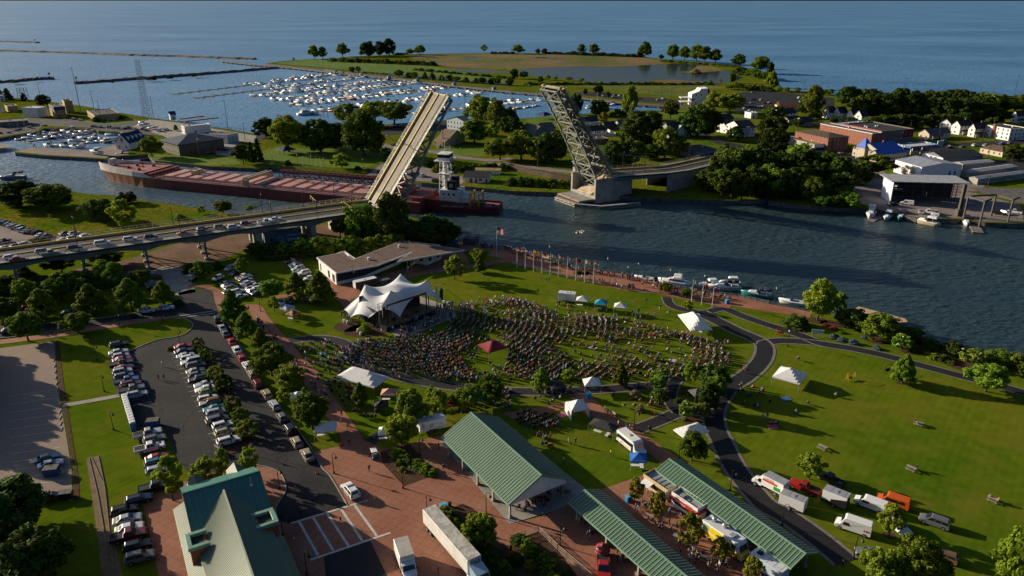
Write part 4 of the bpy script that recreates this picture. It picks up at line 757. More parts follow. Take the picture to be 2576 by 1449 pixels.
cars(20,'near the right bridge head','left',(70,-12),[(1105,1262,'silver','suv'),(1258,1250,'white','sedan'),(1345,1238,'black','sedan'),(1515,1225,'silver','suv'),(1640,1137,'silver','sedan'),(1602,1124,'black','suv'),(1700,1160,'white','suv'),(255,1232,'black','sedan')],far=True)
cars(20,'in the beach lot','left',(40,-14),[(1748,764,'grey','suv'),(1755,781,'black','suv'),(1805,757,'blue','suv'),(1822,750,'black','sedan'),(1800,780,'silver','sedan'),(1875,759,'white','suv'),(1900,779,'red','suv'),(1805,807,'navy','sedan'),(1856,806,'white','sedan'),(1890,805,'white','coupe'),(1750,822,'white','hatchback'),(1790,837,'white','sedan'),(1808,700,'silver','sedan')],far=True)
cars(30,'on the far side of the beach lot','left',(40,-6),[(10,778,'silver','sedan'),(237,742,'white','van'),(250,770,'white','suv')],far=True)
cars(30,'on the small lot by the flats','left',(60,-10),[(155,1113,'silver','sedan'),(180,1117,'silver','suv'),(112,1156,'white','sedan')],far=True)
cars(30,'on the main street','left',(60,-8),[(490,1166,'grey','sedan'),(552,1163,'black','suv'),(640,1160,'black','sedan'),(570,1198,'maroon','suv'),(625,1212,'silver','sedan'),(1190,1067,'black','suv'),(1330,1067,'grey','suv'),(1370,1113,'black','pickup'),(1467,1110,'grey','sedan'),(1560,1100,'white','suv'),(1642,1098,'silver','sedan'),(1765,1088,'blue','suv'),(1830,1083,'grey','suv')],far=True)
cars(31,'in the boatyard','left',(20,40),[(1155,153,'silver','sedan'),(1213,153,'white','suv'),(1270,162,'silver','suv'),(1740,162,'black','suv',(70,10)),(1795,162,'white','wagon',(70,20)),(1862,153,'white','pickup',(-70,-10)),(945,97,'black','sedan',(60,0)),(1520,92,'silver','coupe',(50,-5))],far=True)
# - vans, trucks, trailers
def put(o,t,x,y,vec,z=0,dz=.06):
 p=g(t,x,y,z+1.0);o.location=(p.x,p.y,z+dz);o.rotation_euler=(0,0,heading(t,x,y,vec,z));return o
def wheels(t,xs,W,r=.4):
 for x in xs:
  for s in(-1,1):wheel_mb(x,s*(W/2-.2),r,s).bd('wheel',[rubber,chrome],t)
def pm(name,c,rough=.35):return M(name,c,rough,spec=.5)
white_van=pm('white_van_paint',(.76,.76,.75));orange_p=pm('orange_paint',(.60,.10,.008));yellow_p=pm('lemon_paint',(.78,.55,.01));grey_roof=M('grey_roof_skin',(.34,.35,.37),.6,(.27,.28,.3),.6,coord='obj')
red_p=pm('red_paint',(.45,.02,.015));blue_p=pm('blue_sign',(.02,.12,.42));green_p=pm('green_sign',(.03,.30,.06))
def text(s,size,mat,parent,loc,rot,name='lettering',align='CENTER'):
 cu=bpy.data.curves.new(name,'FONT');cu.body=s;cu.size=size;cu.align_x=align;cu.extrude=.004;cu.materials.append(mat)
 tmp=bpy.data.objects.new(name,cu);COL.objects.link(tmp)
 dg=bpy.context.evaluated_depsgraph_get();me=bpy.data.meshes.new_from_object(tmp.evaluated_get(dg));bpy.data.objects.remove(tmp)
 o=bpy.data.objects.new(name,me);COL.objects.link(o);o.parent=parent;o.location=loc;o.rotation_euler=rot;return o
def cargo_van(name,label,L,W,H,m,side_windows=False,nose=1.25):
 t=thing(name,label,'van');mb=MB();x0=-L/2
 pr=[(0,.35),(L-.1,.35),(L,.6),(L-.05,1.0),(L-nose*.75,1.22),(L-nose*1.35,H-.12),(L-nose*1.6,H),(.15,H),(0,H-.2)]
 vs=[(x0+x,-W/2+(.12 if z>1.3 else 0),z)for x,z in pr]+[(x0+x,W/2-(.12 if z>1.3 else 0),z)for x,z in pr];n=len(pr)
 mb.add(vs,[tuple(range(n-1,-1,-1)),tuple(range(n,2*n))]+[(i,(i+1)%n,n+(i+1)%n,n+i)for i in range(n)])
 mb.bd('body',m,t,bevel=.07,seg=2)
 a=Vc((x0+L-nose*.75,0,1.22));b=Vc((x0+L-nose*1.35,0,H-.12));w2=MB();e=Vc((.03,0,.03))
 p0=a.lerp(b,.1)+e;p1=a.lerp(b,.92)+e;w2.poly([(p0.x,-W/2+.15,p0.z),(p0.x,W/2-.15,p0.z),(p1.x,W/2-.24,p1.z),(p1.x,-W/2+.24,p1.z)]);w2.bd('windshield',glass,t)
 for s in(-1,1):
  w2=MB();y=s*(W/2-.02);ti=s*.1
  spans=[(L-nose*2.15,L-nose*1.15)]+([(1.0,1.9),(2.1,3.0)]if side_windows else[])
  for u0,u1 in spans:
   q=[(x0+u0,y,1.25),(x0+u1,y,1.25),(x0+min(u1,u1-.25),y-ti+s*.05,min(H-.35,1.85)),(x0+u0,y-ti+s*.05,min(H-.35,1.85))];q=[(p[0],p[1]+s*.03,p[2])for p in q]
   w2.poly(q if s<0 else q[::-1])
  w2.bd('side_window',glass,t)
  h=MB();h.bx(x0+L-.14,x0+L+.01,s*(W/2-.25)-.15,s*(W/2-.25)+.15,.7,.92);h.bd('headlight',lampglass,t)
  h=MB();h.bx(x0-.02,x0+.06,s*(W/2-.1)-.07,s*(W/2-.1)+.07,.7,1.2);h.bd('taillight',redlens,t)
 r=MB();r.bx(x0-.012,x0+.02,-.5,-.04,1.25,1.75);r.bx(x0-.012,x0+.02,.04,.5,1.25,1.75);r.bd('rear_window',glass,t)
 wheels(t,(x0+1.0,x0+L-.95),W,.36);return t
def trailer(name,label,L,W,H,wall,roof,axles=1,zf=.55,cat='trailer'):
 t=thing(name,label,cat);b=MB();b.bx(-L/2,L/2,-W/2,W/2,zf,zf+H);b.bd('body',wall,t,bevel=.05,seg=2)
 r=MB();r.bx(-L/2+.03,L/2-.03,-W/2+.03,W/2-.03,zf+H,zf+H+.05)
 for k in range(int(L/1.2)):r.bx(-L/2+.6+k*1.2,-L/2+.64+k*1.2,-W/2+.05,W/2-.05,zf+H+.05,zf+H+.075)
 r.bx(-.25,.25,-.25,.25,zf+H+.05,zf+H+.16,1);r.bd('roof',[roof,grey_roof],t)
 h=MB();h.bar((L/2,-.5,zf-.05),(L/2+1.2,0,zf-.05),.08,.1);h.bar((L/2,.5,zf-.05),(L/2+1.2,0,zf-.05),.08,.1);h.tube((L/2+1.1,0,0),(L/2+1.1,0,zf),.04);h.bd('hitch',black,t)
 d=MB();d.bx(-L/2-.02,-L/2,-W/2+.1,-.02,zf+.08,zf+H-.12);d.bx(-L/2-.02,-L/2,.02,W/2-.1,zf+.08,zf+H-.12);d.bd('rear_door',M('door_panel',(.6,.6,.6),.5),t)
 for s in(-1,1):
  q=MB();q.bx(-L/2-.04,-L/2+.02,s*(W/2-.08)-.05,s*(W/2-.08)+.05,zf+.1,zf+.35);q.bd('taillight',redlens,t)
  f=MB();f.bx(-.5*axles,.5*axles,s*(W/2+.06)-.08,s*(W/2+.06)+.08,.72,.78);f.bd('mudguard',black,t)
 wheels(t,[(-.42+.84*k if axles==2 else 0)for k in range(axles)],W+.4,.34);return t
def box_truck(name,label,Lb,W,H,wall,roof,cabm,cat='truck'):
 t=thing(name,label,cat);zf=.85;b=MB();b.bx(-Lb/2-.9,Lb/2-.9,-W/2,W/2,zf,zf+H);b.bd('cargo_box',wall,t,bevel=.04)
 r=MB();r.bx(-Lb/2-.87,Lb/2-.93,-W/2+.04,W/2-.04,zf+H,zf+H+.04);r.bd('roof',roof,t)
 x=Lb/2-.85;pr=[(x,.45),(x+2.1,.45),(x+2.15,.75),(x+2.1,1.1),(x+1.25,1.3),(x+.7,2.15),(x,2.25)];n=len(pr);w2=W/2-.12
 c=MB();c.add([(a,-w2,z)for a,z in pr]+[(a,w2,z)for a,z in pr],[tuple(range(n-1,-1,-1)),tuple(range(n,2*n))]+[(i,(i+1)%n,n+(i+1)%n,n+i)for i in range(n)]);c.bd('cab',cabm,t,bevel=.06,seg=2)
 g2=MB();g2.poly([(x+1.22,-w2+.12,1.4),(x+1.22,w2-.12,1.4),(x+.77,w2-.2,2.08),(x+.77,-w2+.2,2.08)]);g2.bd('windshield',glass,t)
 for s in(-1,1):
  q=MB();p=[(x+.15,s*(w2+.012),1.3),(x+1.05,s*(w2+.012),1.3),(x+.62,s*(w2+.012),2.0),(x+.15,s*(w2+.012),2.05)];q.poly(p if s<0 else p[::-1]);q.bd('side_window',glass,t)
  q=MB();q.bx(x+2.05,x+2.17,s*(w2-.25)-.15,s*(w2-.25)+.15,.75,.95);q.bd('headlight',lampglass,t)
  q=MB();q.bar((x+1.1,s*w2,1.45),(x+1.15,s*(w2+.3),1.5),.04,.04);q.bx(x+1.1,x+1.16,s*(w2+.3)-.1,s*(w2+.3)+.1,1.35,1.75);q.bd('mirror',black,t)
 k=MB();k.bx(-Lb/2-.8,x,-.45,.45,.5,zf);k.bd('chassis',black,t)
 rd=MB()
 for i in range(6):rd.bx(-Lb/2-.925,-Lb/2-.9,-W/2+.12,W/2-.12,zf+.1+i*(H-.2)/6,zf+.08+(i+1)*(H-.2)/6)
 rd.bd('rear_door',M('door_panel',(.6,.6,.6),.5),t)
 wheels(t,(-Lb/2+.6,x+1.3),W,.42);return t
o=cargo_van('cargo_van','white cargo van with low roof parked beside the orange van',5.7,2.0,2.1,white_van);put(o,32,775,905,(-150,-55))
o=cargo_van('passenger_van','orange van with side windows on the lawn beside a white van',5.6,2.0,2.2,orange_p,True);put(o,32,945,885,(-150,-50))
o=cargo_van('cargo_van','white high roofed van parked nearest the green pavilion path',6.0,2.05,2.55,white_van,False,1.1);put(o,32,645,1075,(-150,-50))
lg=MB();lg.bx(-.55,-.2,-.02,0,0,.35);lg.bx(-.12,.12,-.02,0,0,.35)
q=lg.bd('sign_square',M('rust_red',(.4,.05,.03),.5),o);q.location=(-1.9,1.04,1.15)
o=cargo_van('cargo_van','white panel van parked in the boatyard by the rack shed',5.6,2.0,2.2,white_van);put(o,31,1050,85,(-70,-8))
o=cargo_van('passenger_van','old grey passenger van with long windows behind the stage tent',5.5,2.0,2.15,pm('pewter',(.12,.12,.115)),True);put(o,11,990,685,(90,-22))
o=trailer('cargo_trailer','dark brown enclosed trailer with white roof behind the stage tent',7.6,2.4,2.3,pm('brown_wall',(.075,.058,.042)),white_roof,2);put(o,11,825,705,(90,-20))
o=trailer('cargo_trailer','plain white enclosed trailer beside the asphalt path by the vans',4.6,2.1,2.1,white_van,grey_roof,1);put(o,32,188,905,(-130,-52))
o=trailer('concession_trailer','white and black striped trailer behind the red pickup',4.4,2.2,2.3,white_van,grey_roof,1)
k=MB();k.bx(-2.22,.6,1.1,1.13,.56,1.5);k.poly([(-2.22,1.135,1.5),(.6,1.135,1.5),(-2.22,1.135,2.4)]);k.bx(.6,2.22,1.1,1.12,.56,.95);k.bx(-2.26,-2.23,-1.0,1.0,.6,2.7)
k.bd('stripe',black,o);put(o,32,510,880,(-130,-52))
o=box_truck('moving_truck','white rental box truck with red stripe and green patch on the path edge',4.4,2.25,2.3,white_van,grey_roof,white_van)
k=MB();k.bx(-1.9,1.2,1.125,1.14,2.1,2.55);k.bx(-1.9,1.2,-1.14,-1.125,2.1,2.55);k.bx(1.3,1.302,0,.1,1,1.1);k.bd('stripe',M('stripe_orange',(.55,.07,.02),.4),o)
k=MB();k.bx(-2.6,-1.2,1.125,1.15,1.15,1.95);k.bx(-3.135,-3.12,-.2,.8,1.3,2.0);k.bd('patch',green_p,o)
text('U-HAUL',.5,M('logo_orange',(.6,.1,.02),.5),o,(-.3,1.15,2.62),(PI/2,0,PI));text('U-HAUL',.3,M('logo_black',(.02,.02,.02),.5),o,(-3.14,0,2.65),(PI/2,0,-PI/2));put(o,32,20,770,(-120,-62))
o=box_truck('box_truck','white box truck parked behind the long trailer',4.8,2.45,2.5,white_van,M('worn_roof',(.45,.42,.36),.8,(.36,.34,.3),.7,coord='obj'),white_van);put(o,12,1130,1345,(62,175))
t=thing('semi_trailer','long white semi trailer with worn dented roof on the plaza','trailer');Lx=15.6;b=MB();b.bx(-Lx/2,Lx/2,-1.3,1.3,1.15,4.0);b.bd('body',M('trailer_wall',(.72,.71,.68),.5,(.6,.58,.54),.5,coord='obj'),t,bevel=.04)
r=MB();r.bx(-Lx/2+.06,Lx/2-.06,-1.24,1.24,4.0,4.03);r.bd('roof',M('dented_roof',(.52,.50,.45),.7,(.36,.34,.30),.8,coord='obj',lo=.42,hi=.6,detail=6,bump=.8,bscale=1.2),t)
wheels(t,(-Lx/2+1.3,-Lx/2+2.6),2.5,.5);k=MB()
for s in(-1,1):k.bx(Lx/2-3.2,Lx/2-3.05,s*.8-.07,s*.8+.07,.1,1.15)
k.bd('landing_leg',black,t);k=MB();k.bx(Lx/2,Lx/2+.35,-.8,.8,2.2,3.6);k.bd('cooling_unit',M('cool_unit',(.5,.5,.5),.5,(.1,.1,.1),2,coord='obj'),t)
k=MB();k.bx(-Lx/2-.02,-Lx/2,-1.2,1.2,1.2,3.9);k.bd('rear_door',M('door_panel',(.6,.6,.6),.5),t);put(t,12,1472,1225,(340,395))
t=thing('semi_tractor','light blue grey truck cab in front of the long trailer','truck');b=MB();pr=[(-2.6,.9),(2.4,.6),(2.5,1.2),(2.3,1.75),(.9,1.95),(.6,3.0),(-1.6,3.5),(-1.6,1.2),(-2.6,1.1)];n=len(pr)
b.add([(a,-1.2,z)for a,z in pr]+[(a,1.2,z)for a,z in pr],[tuple(range(n-1,-1,-1)),tuple(range(n,2*n))]+[(i,(i+1)%n,n+(i+1)%n,n+i)for i in range(n)]);b.bd('cab',pm('pale_blue',(.34,.45,.55)),t,bevel=.06)
b=MB();b.poly([(.93,-1.05,2.05),(.93,1.05,2.05),(.65,1.0,2.9),(.65,-1.0,2.9)]);b.bd('windshield',glass,t);wheels(t,(-2.2,1.5),2.4,.5);put(t,12,1700,1500,(340,395))
P=dup(CARS['suv'],(0,0,0),0,'white patrol car with dark side lettering standing on the brick plaza',None,CC['white'],1.08);P['category']='car';P.name='patrol_car'
k=MB();k.bx(-.3,.05,-.6,.6,1.74,1.86);k.bd('light_bar',M('light_bar',(.25,.27,.35),.3),P)
k=MB()
for s in(-1,1):k.bx(-1.5,1.3,s*.96-.004,s*.96+.004,.55,.75)
k.bd('side_stripe',M('stripe_black',(.05,.045,.02),.4),P);put(P,12,712,800,(-105,-130));P.location.z=.08
t=thing('golf_cart','small blue golf cart with a white roof beside the plaza bed','golf cart');b=MB();b.bx(-1.1,1.1,-.55,.55,.3,.55);b.loft([[(.6,-.55,.5),(1.15,-.5,.5),(1.15,.5,.5),(.6,.55,.5)],[(.65,-.5,1.0),(.85,-.45,.95),(.85,.45,.95),(.65,.5,1.0)]]);b.bx(-1.1,-.5,-.5,.5,.55,.8);b.bd('body',pm('cart_blue',(.02,.07,.16)),t,bevel=.04)
b=MB();b.bx(-.45,.1,-.5,.5,.55,.72);b.bar((-.45,-.5,.95),(-.45,.5,.95),.1,.45);b.bd('seat',M('cart_seat',(.6,.57,.5),.6),t);b=MB();b.bx(-1.0,.8,-.6,.6,1.85,1.92);b.bd('roof',white_van,t,bevel=.03)
b=MB()
for x,y in((.75,.52),(.75,-.52),(-.9,.52),(-.9,-.52)):b.tube((x,y,.5),(x*.9,y,1.86),.025)
b.bd('roof_post',black,t);wheels(t,(-.75,.8),1.15,.24);put(t,12,890,530,(-35,-85))
def awning(t,x0,x1,y,z,out,mat,nm='awning'):
 b=MB();b.solid([(x0,y,z),(x1,y,z),(x1,y+out,z-.35),(x0,y+out,z-.35)],(0,0,.04));b.bd(nm,mat,t)
o=trailer('concession_trailer','white trailer with vents and hatches behind the tall tree',6.0,2.5,2.4,white_van,white_roof,2,.55,'food trailer')
k=MB()
for x,z0,z1,w_ in((-1.9,.75,1.15,.5),(-1.2,.75,1.15,.45),(-1.9,1.6,2.0,.5),(.4,1.2,2.2,.9),(2.2,1.3,2.6,.6)):k.bx(x-w_/2,x+w_/2,1.25,1.27,z0,z1);k.bx(x-w_/2,x+w_/2,-1.27,-1.25,z0,z1)
k.bd('hatch',M('hatch_grey',(.5,.5,.5),.5),o);put(o,12,1325,320,(-180,40))
o=trailer('food_trailer','white food trailer with open counter at the far edge of the crowd',5.4,2.4,2.4,white_van,white_roof,2,.55,'food trailer')
k=MB();k.bx(-1.3,1.7,-1.23,-1.2,1.55,2.5);k.bd('serving_window',glass,o);awning(o,-1.3,1.7,-1.2,2.75,-.9,white_van);k=MB();k.bx(-1.3,1.7,-1.5,-1.2,1.45,1.5);k.bd('counter',steel,o)
k=MB();k.lathe([(.2,0),(.2,.25),(.05,.3)],(-1.2,.3,3.0),8);k.bd('roof_vent',red_p,o);put(o,21,415,808,(-140,-14))
t=thing('shuttle_bus','white shuttle bus used as a food stand, parked beside the diagonal walk','bus');b=MB();L=7.4;pr=[(-3.7,.45),(3.6,.45),(3.75,.8),(3.6,1.2),(2.75,1.4),(2.25,2.75),(1.7,2.95),(-3.6,2.95),(-3.7,2.7)];n=len(pr)
b.add([(a,-1.2,z)for a,z in pr]+[(a,1.2,z)for a,z in pr],[tuple(range(n-1,-1,-1)),tuple(range(n,2*n))]+[(i,(i+1)%n,n+(i+1)%n,n+i)for i in range(n)]);b.bd('body',white_van,t,bevel=.12,seg=2)
b=MB();b.poly([(2.73,-1.0,1.55),(2.73,1.0,1.55),(2.4,.95,2.45),(2.4,-.95,2.45)]);b.bd('windshield',glass,t)
for s in(-1,1):
 b=MB();b.bx(-3.2,1.4,s*1.2-.015,s*1.2+.015,1.5,2.35);b.bd('side_window',glass,t)
b=MB();b.bx(-1.0,-.3,-.3,.3,2.95,3.08);b.bd('roof_hatch',pm('hatch_yellow',(.6,.45,.12)),t)
b=MB();b.bx(-2.2,1.0,-1.225,-1.2,.75,1.15);b.bd('side_sign',M('sign_redwhite',(.6,.12,.08),.5,(.75,.72,.7),3,coord='obj'),t);b=MB();b.bx(1.45,2.1,-1.23,-1.2,.5,2.45);b.bd('door',glass,t)
wheels(t,(-2.3,2.8),2.35,.42);put(t,22,900,462,(130,105))
t=thing('food_truck','yellow and white food truck with roof vents by the second pavilion','food truck');b=MB();b.bx(-4.4,3.2,-1.25,1.25,1.55,3.25);b.bx(-4.4,3.2,-1.25,1.25,.5,1.55,1)
b.loft([[(3.2,-1.25,.5),(4.5,-1.15,.5),(4.5,1.15,.5),(3.2,1.25,.5)],[(3.2,-1.25,1.6),(4.35,-1.1,1.5),(4.35,1.1,1.5),(3.2,1.25,1.6)]],1);b.loft([[(3.2,-1.25,1.6),(3.9,-1.15,1.6),(3.9,1.15,1.6),(3.2,1.25,1.6)],[(3.2,-1.2,2.9),(3.45,-1.1,2.85),(3.45,1.1,2.85),(3.2,1.2,2.9)]],0)
b.bd('body',[white_van,yellow_p],t,bevel=.06,seg=2)
b=MB();b.bx(-4.3,3.1,-1.2,1.2,3.25,3.29);b.bd('roof',white_roof,t)
for x,y in((-2.9,.2),(-.8,.4)):
 b=MB();b.lathe([(.38,0),(.38,.55),(.45,.6),(.3,.75)],(x,y,3.28),12);b.bd('roof_vent',M('vent_steel',(.5,.5,.48),.35,metal=.7),t)
b=MB();b.bx(-3.7,-3.0,-.3,.3,3.28,3.4);b.bx(1.0,1.9,-.6,.4,3.28,3.5);b.bd('roof_hatch',grey_roof,t)
b=MB();b.bx(-2.2,.4,-1.28,-1.25,1.75,2.75);b.bd('serving_window',glass,t);awning(t,-2.2,.4,-1.26,3.0,-.9,yellow_p)
b=MB();b.bx(-3.9,-2.6,-1.275,-1.25,1.7,2.9);b.bd('menu_board',M('menu_picture',(.03,.25,.35),.5,(.45,.5,.1),2,coord='obj'),t)
b=MB();b.poly([(3.93,-1.0,1.75),(3.93,1.0,1.75),(3.52,.95,2.75),(3.52,-.95,2.75)]);b.bd('windshield',glass,t);b=MB();b.bx(2.2,3.0,-1.275,-1.25,.6,2.7);b.bd('door',glass,t)
for s in(-1,1):
 q=MB();q.bx(4.46,4.54,s*.85-.13,s*.85+.13,.9,1.15);q.bd('headlight',lampglass,t)
wheels(t,(-2.9,3.2),2.45,.45);put(t,22,1610,1195,(300,215))
o=trailer('food_trailer','corn dog and lemonade trailer with red sign band and white roof rim',6.2,2.5,2.3,white_van,M('tray_roof',(.28,.28,.28),.5,(.4,.4,.4),1,coord='obj'),2,.5,'food trailer')
k=MB()
for a in((-3.1,3.1,-1.3,-1.2),(-3.1,3.1,1.2,1.3),(-3.1,-3.0,-1.2,1.2),(3.0,3.1,-1.2,1.2)):k.bx(*a,2.8,3.5)
k.bd('roof_rim',white_van,o);k=MB();k.bx(-3.15,3.15,-1.75,-1.3,2.35,2.75);k.bx(3.12,3.5,-1.3,1.3,2.35,2.75);k.bd('sign_band',red_p,o);k=MB();k.bx(-2.6,2.6,-1.28,-1.25,1.45,2.3);k.bd('serving_window',glass,o)
text('CORN DOGS',.42,white_van,o,(-.6,-1.76,2.4),(PI/2,0,0));text('CORN DOG',.42,red_p,o,(-.9,-1.31,3.08),(PI/2,0,0));text('LEMONADE',.3,green_p,o,(1.2,-1.31,2.82),(PI/2,0,0))
k=MB();k.bx(-1.8,-.9,-.5,.4,2.85,3.3);k.bd('cooling_unit',steel,o);put(o,22,1330,948,(220,150))
o=trailer('food_trailer','cream food stand with boarded roof rim and open side flap',6.2,3.0,2.3,M('cream_board',(.55,.47,.33),.7,(.45,.38,.26),1.5,coord='obj'),M('tray_roof',(.28,.28,.28),.5,(.4,.4,.4),1,coord='obj'),2,.5,'food trailer')
k=MB()
for a in((-3.15,3.15,-1.6,-1.5),(-3.15,3.15,1.5,1.6),(-3.15,-3.05,-1.5,1.5),(3.05,3.15,-1.5,1.5)):k.bx(*a,2.75,3.35)
k.bd('roof_rim',M('rim_boards',(.6,.46,.24),.7,(.5,.36,.18),3,coord='obj'),o);awning(o,-2.6,-.4,-1.55,2.6,-1.5,white_van);k=MB();k.bx(-2.6,2.5,-1.53,-1.5,1.4,2.4);k.bd('serving_window',glass,o);k=MB()
for i in range(5):k.bx(-2.5+i*1.1,-1.9+i*1.1,-1,1,2.87,2.95)
k.bd('roof_hatch',steel,o);put(o,22,1120,800,(190,130))
o=trailer('food_trailer','white trailer with a black roof fan at the end of the lower pavilion',6.0,2.5,2.3,pm('trailer_blue',(.45,.55,.68)),white_roof,2,.5,'food trailer');k=MB();k.bx(-2.2,-1.4,-.4,.4,2.85,3.15);k.bd('roof_fan',black,o);put(o,22,1935,1400,(200,130))
P=dup(CARS['pickup'],(0,0,0),0,'bright red pickup truck towing the onion shaped stand',None,CC['red'],1.08);P['category']='pickup';put(P,22,690,1385,(5,100));P.location.z=.07
t=thing('onion_stand','dark red onion shaped food stand behind the red pickup','food stand');b=MB();b.lathe([(.4,.9),(1.35,1.25),(1.75,1.9),(1.6,2.5),(1.0,2.95),(.4,3.15),(.16,3.5),(.1,3.9)],(0,0,0),20);b.bd('body',M('onion_skin',(.16,.015,.02),.45,(.26,.04,.04),3,coord='obj'),t,True)
b=MB();b.bx(-1.5,1.5,-1.1,1.1,.5,.92);b.bd('bed',black,t);b=MB();b.lathe([(1.78,1.7),(1.8,1.8),(1.78,1.9)],(0,0,0),20);b.bd('band',M('onion_band',(.4,.2,.2),.5),t);wheels(t,(0,),2.2,.36);put(t,22,683,1270,(5,100));t.scale=(.75,)*3
t=tag(MB().loft([[(x,-.05-.33*w_,1.72),(x,0,1.6),(x,.05+.33*w_,1.72),(x,0,1.86)]for x,w_ in((-1.9,0),(-1.2,.8),(0,1),(1.2,.8),(1.9,0))]).bd('kayak',pm('kayak_orange',(.62,.28,.01)),None,True),'orange yellow kayak tied on the roof of a tan wagon','kayak')
p=g(ZC,1815,1262,.75);t.location=(p.x,p.y,.25);t.rotation_euler=(0,0,heading(ZC,1815,1262,VA))
for o in list(COL.objects):
 if o.get('label')=='white pickup on the grass by the lot':
  text('CONSTRUCTION',.34,M('letter_blue',(.02,.06,.25),.5),o,(-.9,-1.02,.72),(PI/2,0,0))
# - bascule bridge
BA=Vc((-55.0,287.81,0));BANG=R(30.43);BU=Vc((math.cos(BANG),math.sin(BANG),0));BN=Vc((-BU.y,BU.x,0));BD=9.5
def bp(s,t,z):return BA+BU*s+BN*t+Vc((0,0,z))
def at_bridge(o,s,t,z,rz=0):o.location=bp(s,t,z);o.rotation_euler=(0,0,BANG+rz);return o
span_m=M('bridge_steel_green',(.17,.19,.18),.6,(.12,.135,.13),.4,coord='obj',fine=.1)
leaf_steel=M('leaf_steel',(.30,.305,.255),.55,(.21,.215,.18),.5,coord='obj',fine=.12,finescale=1.5)
leaf_dark=M('leaf_steel_shaded',(.10,.115,.115),.55,(.07,.08,.08),.5,coord='obj')  # darker steel for the stringers paints in the shaded truss interior
curb_m=M('curb_cream',(.62,.43,.10),.7,(.48,.34,.10),.6,coord='obj')
rail_m=M('rail_aluminium',(.42,.42,.40),.45,metal=.5)
road_b=M('bridge_asphalt',(.03,.03,.032),.8,(.05,.048,.046),.25,coord='obj',fine=.12,finescale=2)
walk_m=M('bridge_walk',(.36,.34,.29),.85,(.27,.255,.22),.6,coord='obj')
mesh_m=M('chain_link',(.28,.30,.30),.5,metal=.3)
T0,T1=-1.6,16.6
S0=-200
t=thing('bridge_approach','long elevated approach span with queued cars leading to the left raised leaf','bridge');at_bridge(t,0,0,BD)
m=MB();m.bx(S0,-.3,T0,T1,-.55,0);m.bd('deck',road_b,t)
m=MB();m.bx(S0,-.3,T0,1.2,0,.16);m.bx(S0,-.3,14.6,T1,0,.16);m.bd('sidewalk',walk_m,t)
m=MB();m.bx(S0,-.3,14.1,14.6,0,.75,0);m.bd('barrier',curb_m,t)
m=MB();m.bx(S0,-.3,6.95,7.45,.004,.3);m.bd('median',curb_m,t)
m=MB();m.bx(S0,-.3,1.2,1.35,.01,.22);m.bd('kerb',walk_m,t)
for tt in(T0+.9,T1-.9):
 m=MB()
 xs=[S0+i*2.5 for i in range(int(-S0/2.5)+1)]
 for a,b in zip(xs[:-1],xs[1:]):
  def dep(s):return 1.25+1.25*max(0,1-min(abs(((s+65.7)%19.4)),19.4-abs(((s+65.7)%19.4)))/6.5)
  m.add([(a,tt-.2,-.55),(b,tt-.2,-.55),(b,tt+.2,-.55),(a,tt+.2,-.55),(a,tt-.2,-.55-dep(a)),(b,tt-.2,-.55-dep(b)),(b,tt+.2,-.55-dep(b)),(a,tt+.2,-.55-dep(a))],[(0,1,5,4),(2,3,7,6),(4,5,6,7)])
 for a in xs:m.bx(a-.05,a+.05,tt-.32 if tt<5 else tt+.2,tt-.2 if tt<5 else tt+.32,-1.75,-.55)
 m.bd('girder',span_m,t)
m=MB()
for i in range(40):m.bx(S0+5*i,S0+5*i+.3,T0+1,T1-1,-1.3,-.56)
m.bd('floor_beam',span_m,t)
def railing(par,s0,s1,tt,z,h,rows,post,mat,name='railing',pr=.05):
 m=MB();n=int((s1-s0)/post)
 for i in range(n+1):m.bx(s0+i*post-pr,s0+i*post+pr,tt-pr,tt+pr,z,z+h)
 for k in rows:m.bx(s0,s1,tt-.035,tt+.035,z+k-.04,z+k+.04)
 return m.bd(name,mat,par)
railing(t,S0,-.5,T0+.1,.16,1.25,(.25,.55,.85,1.2),2.6,rail_m)
railing(t,S0,-.5,T1-.1,.16,1.9,(.1,.95,1.85),2.6,rail_m,'fence')
m=MB()
n=int((-S0)/.8)
for i in range(n):m.bar((S0+i*.8,T1-.1,.2),(S0+i*.8+.8,T1-.1,2.0),.03,.03);m.bar((S0+i*.8+.8,T1-.1,.2),(S0+i*.8,T1-.1,2.0),.03,.03)
m.bd('fence_mesh',mesh_m,t)
def pier(s,kind,label):
 p=thing('bridge_pier',label,'bridge pier',group='piers of the approach bridge');at_bridge(p,s,0,0)
 if kind=='steel':
  for tt in(-1.1,14.8):m=MB();m.bx(-.35,.35,tt-.35,tt+.35,.8,6.6);m.bd('column',span_m,p)
  m=MB();m.bar((0,14.6,6.3),(0,7,1.2),.25,.3);m.bar((0,-.9,6.3),(0,7,1.2),.25,.3);m.bar((0,-.9,1.2),(0,14.6,6.2),.18,.2);m.bar((0,14.6,1.2),(0,-.9,6.2),.18,.2);m.bx(-.3,.3,-1.1,14.8,6.3,6.9);m.bar((0,7,.9),(0,7,6.4),.3,.3);m.bd('bracing',span_m,p)
  for tt in(-1.1,7,14.8):
   m=MB();m.bx(-.9,.9,tt-.9,tt+.9,-.2,.8);m.bd('footing',concrete_o,p,bevel=.06)
 else:
  for tt in(-.6,7,14.4):
   m=MB();m.loft([[(-.9,tt-1.2,-.2),(.9,tt-1.2,-.2),(.9,tt+1.2,-.2),(-.9,tt+1.2,-.2)],[(-.8,tt-.8,6.2),(.8,tt-.8,6.2),(.8,tt+.8,6.2),(-.8,tt+.8,6.2)]]);m.bd('column',concrete_o,p)
  m=MB();m.bx(-1,1,-1.4,15.4,6.2,7.0);m.bd('cap',concrete_o,p)
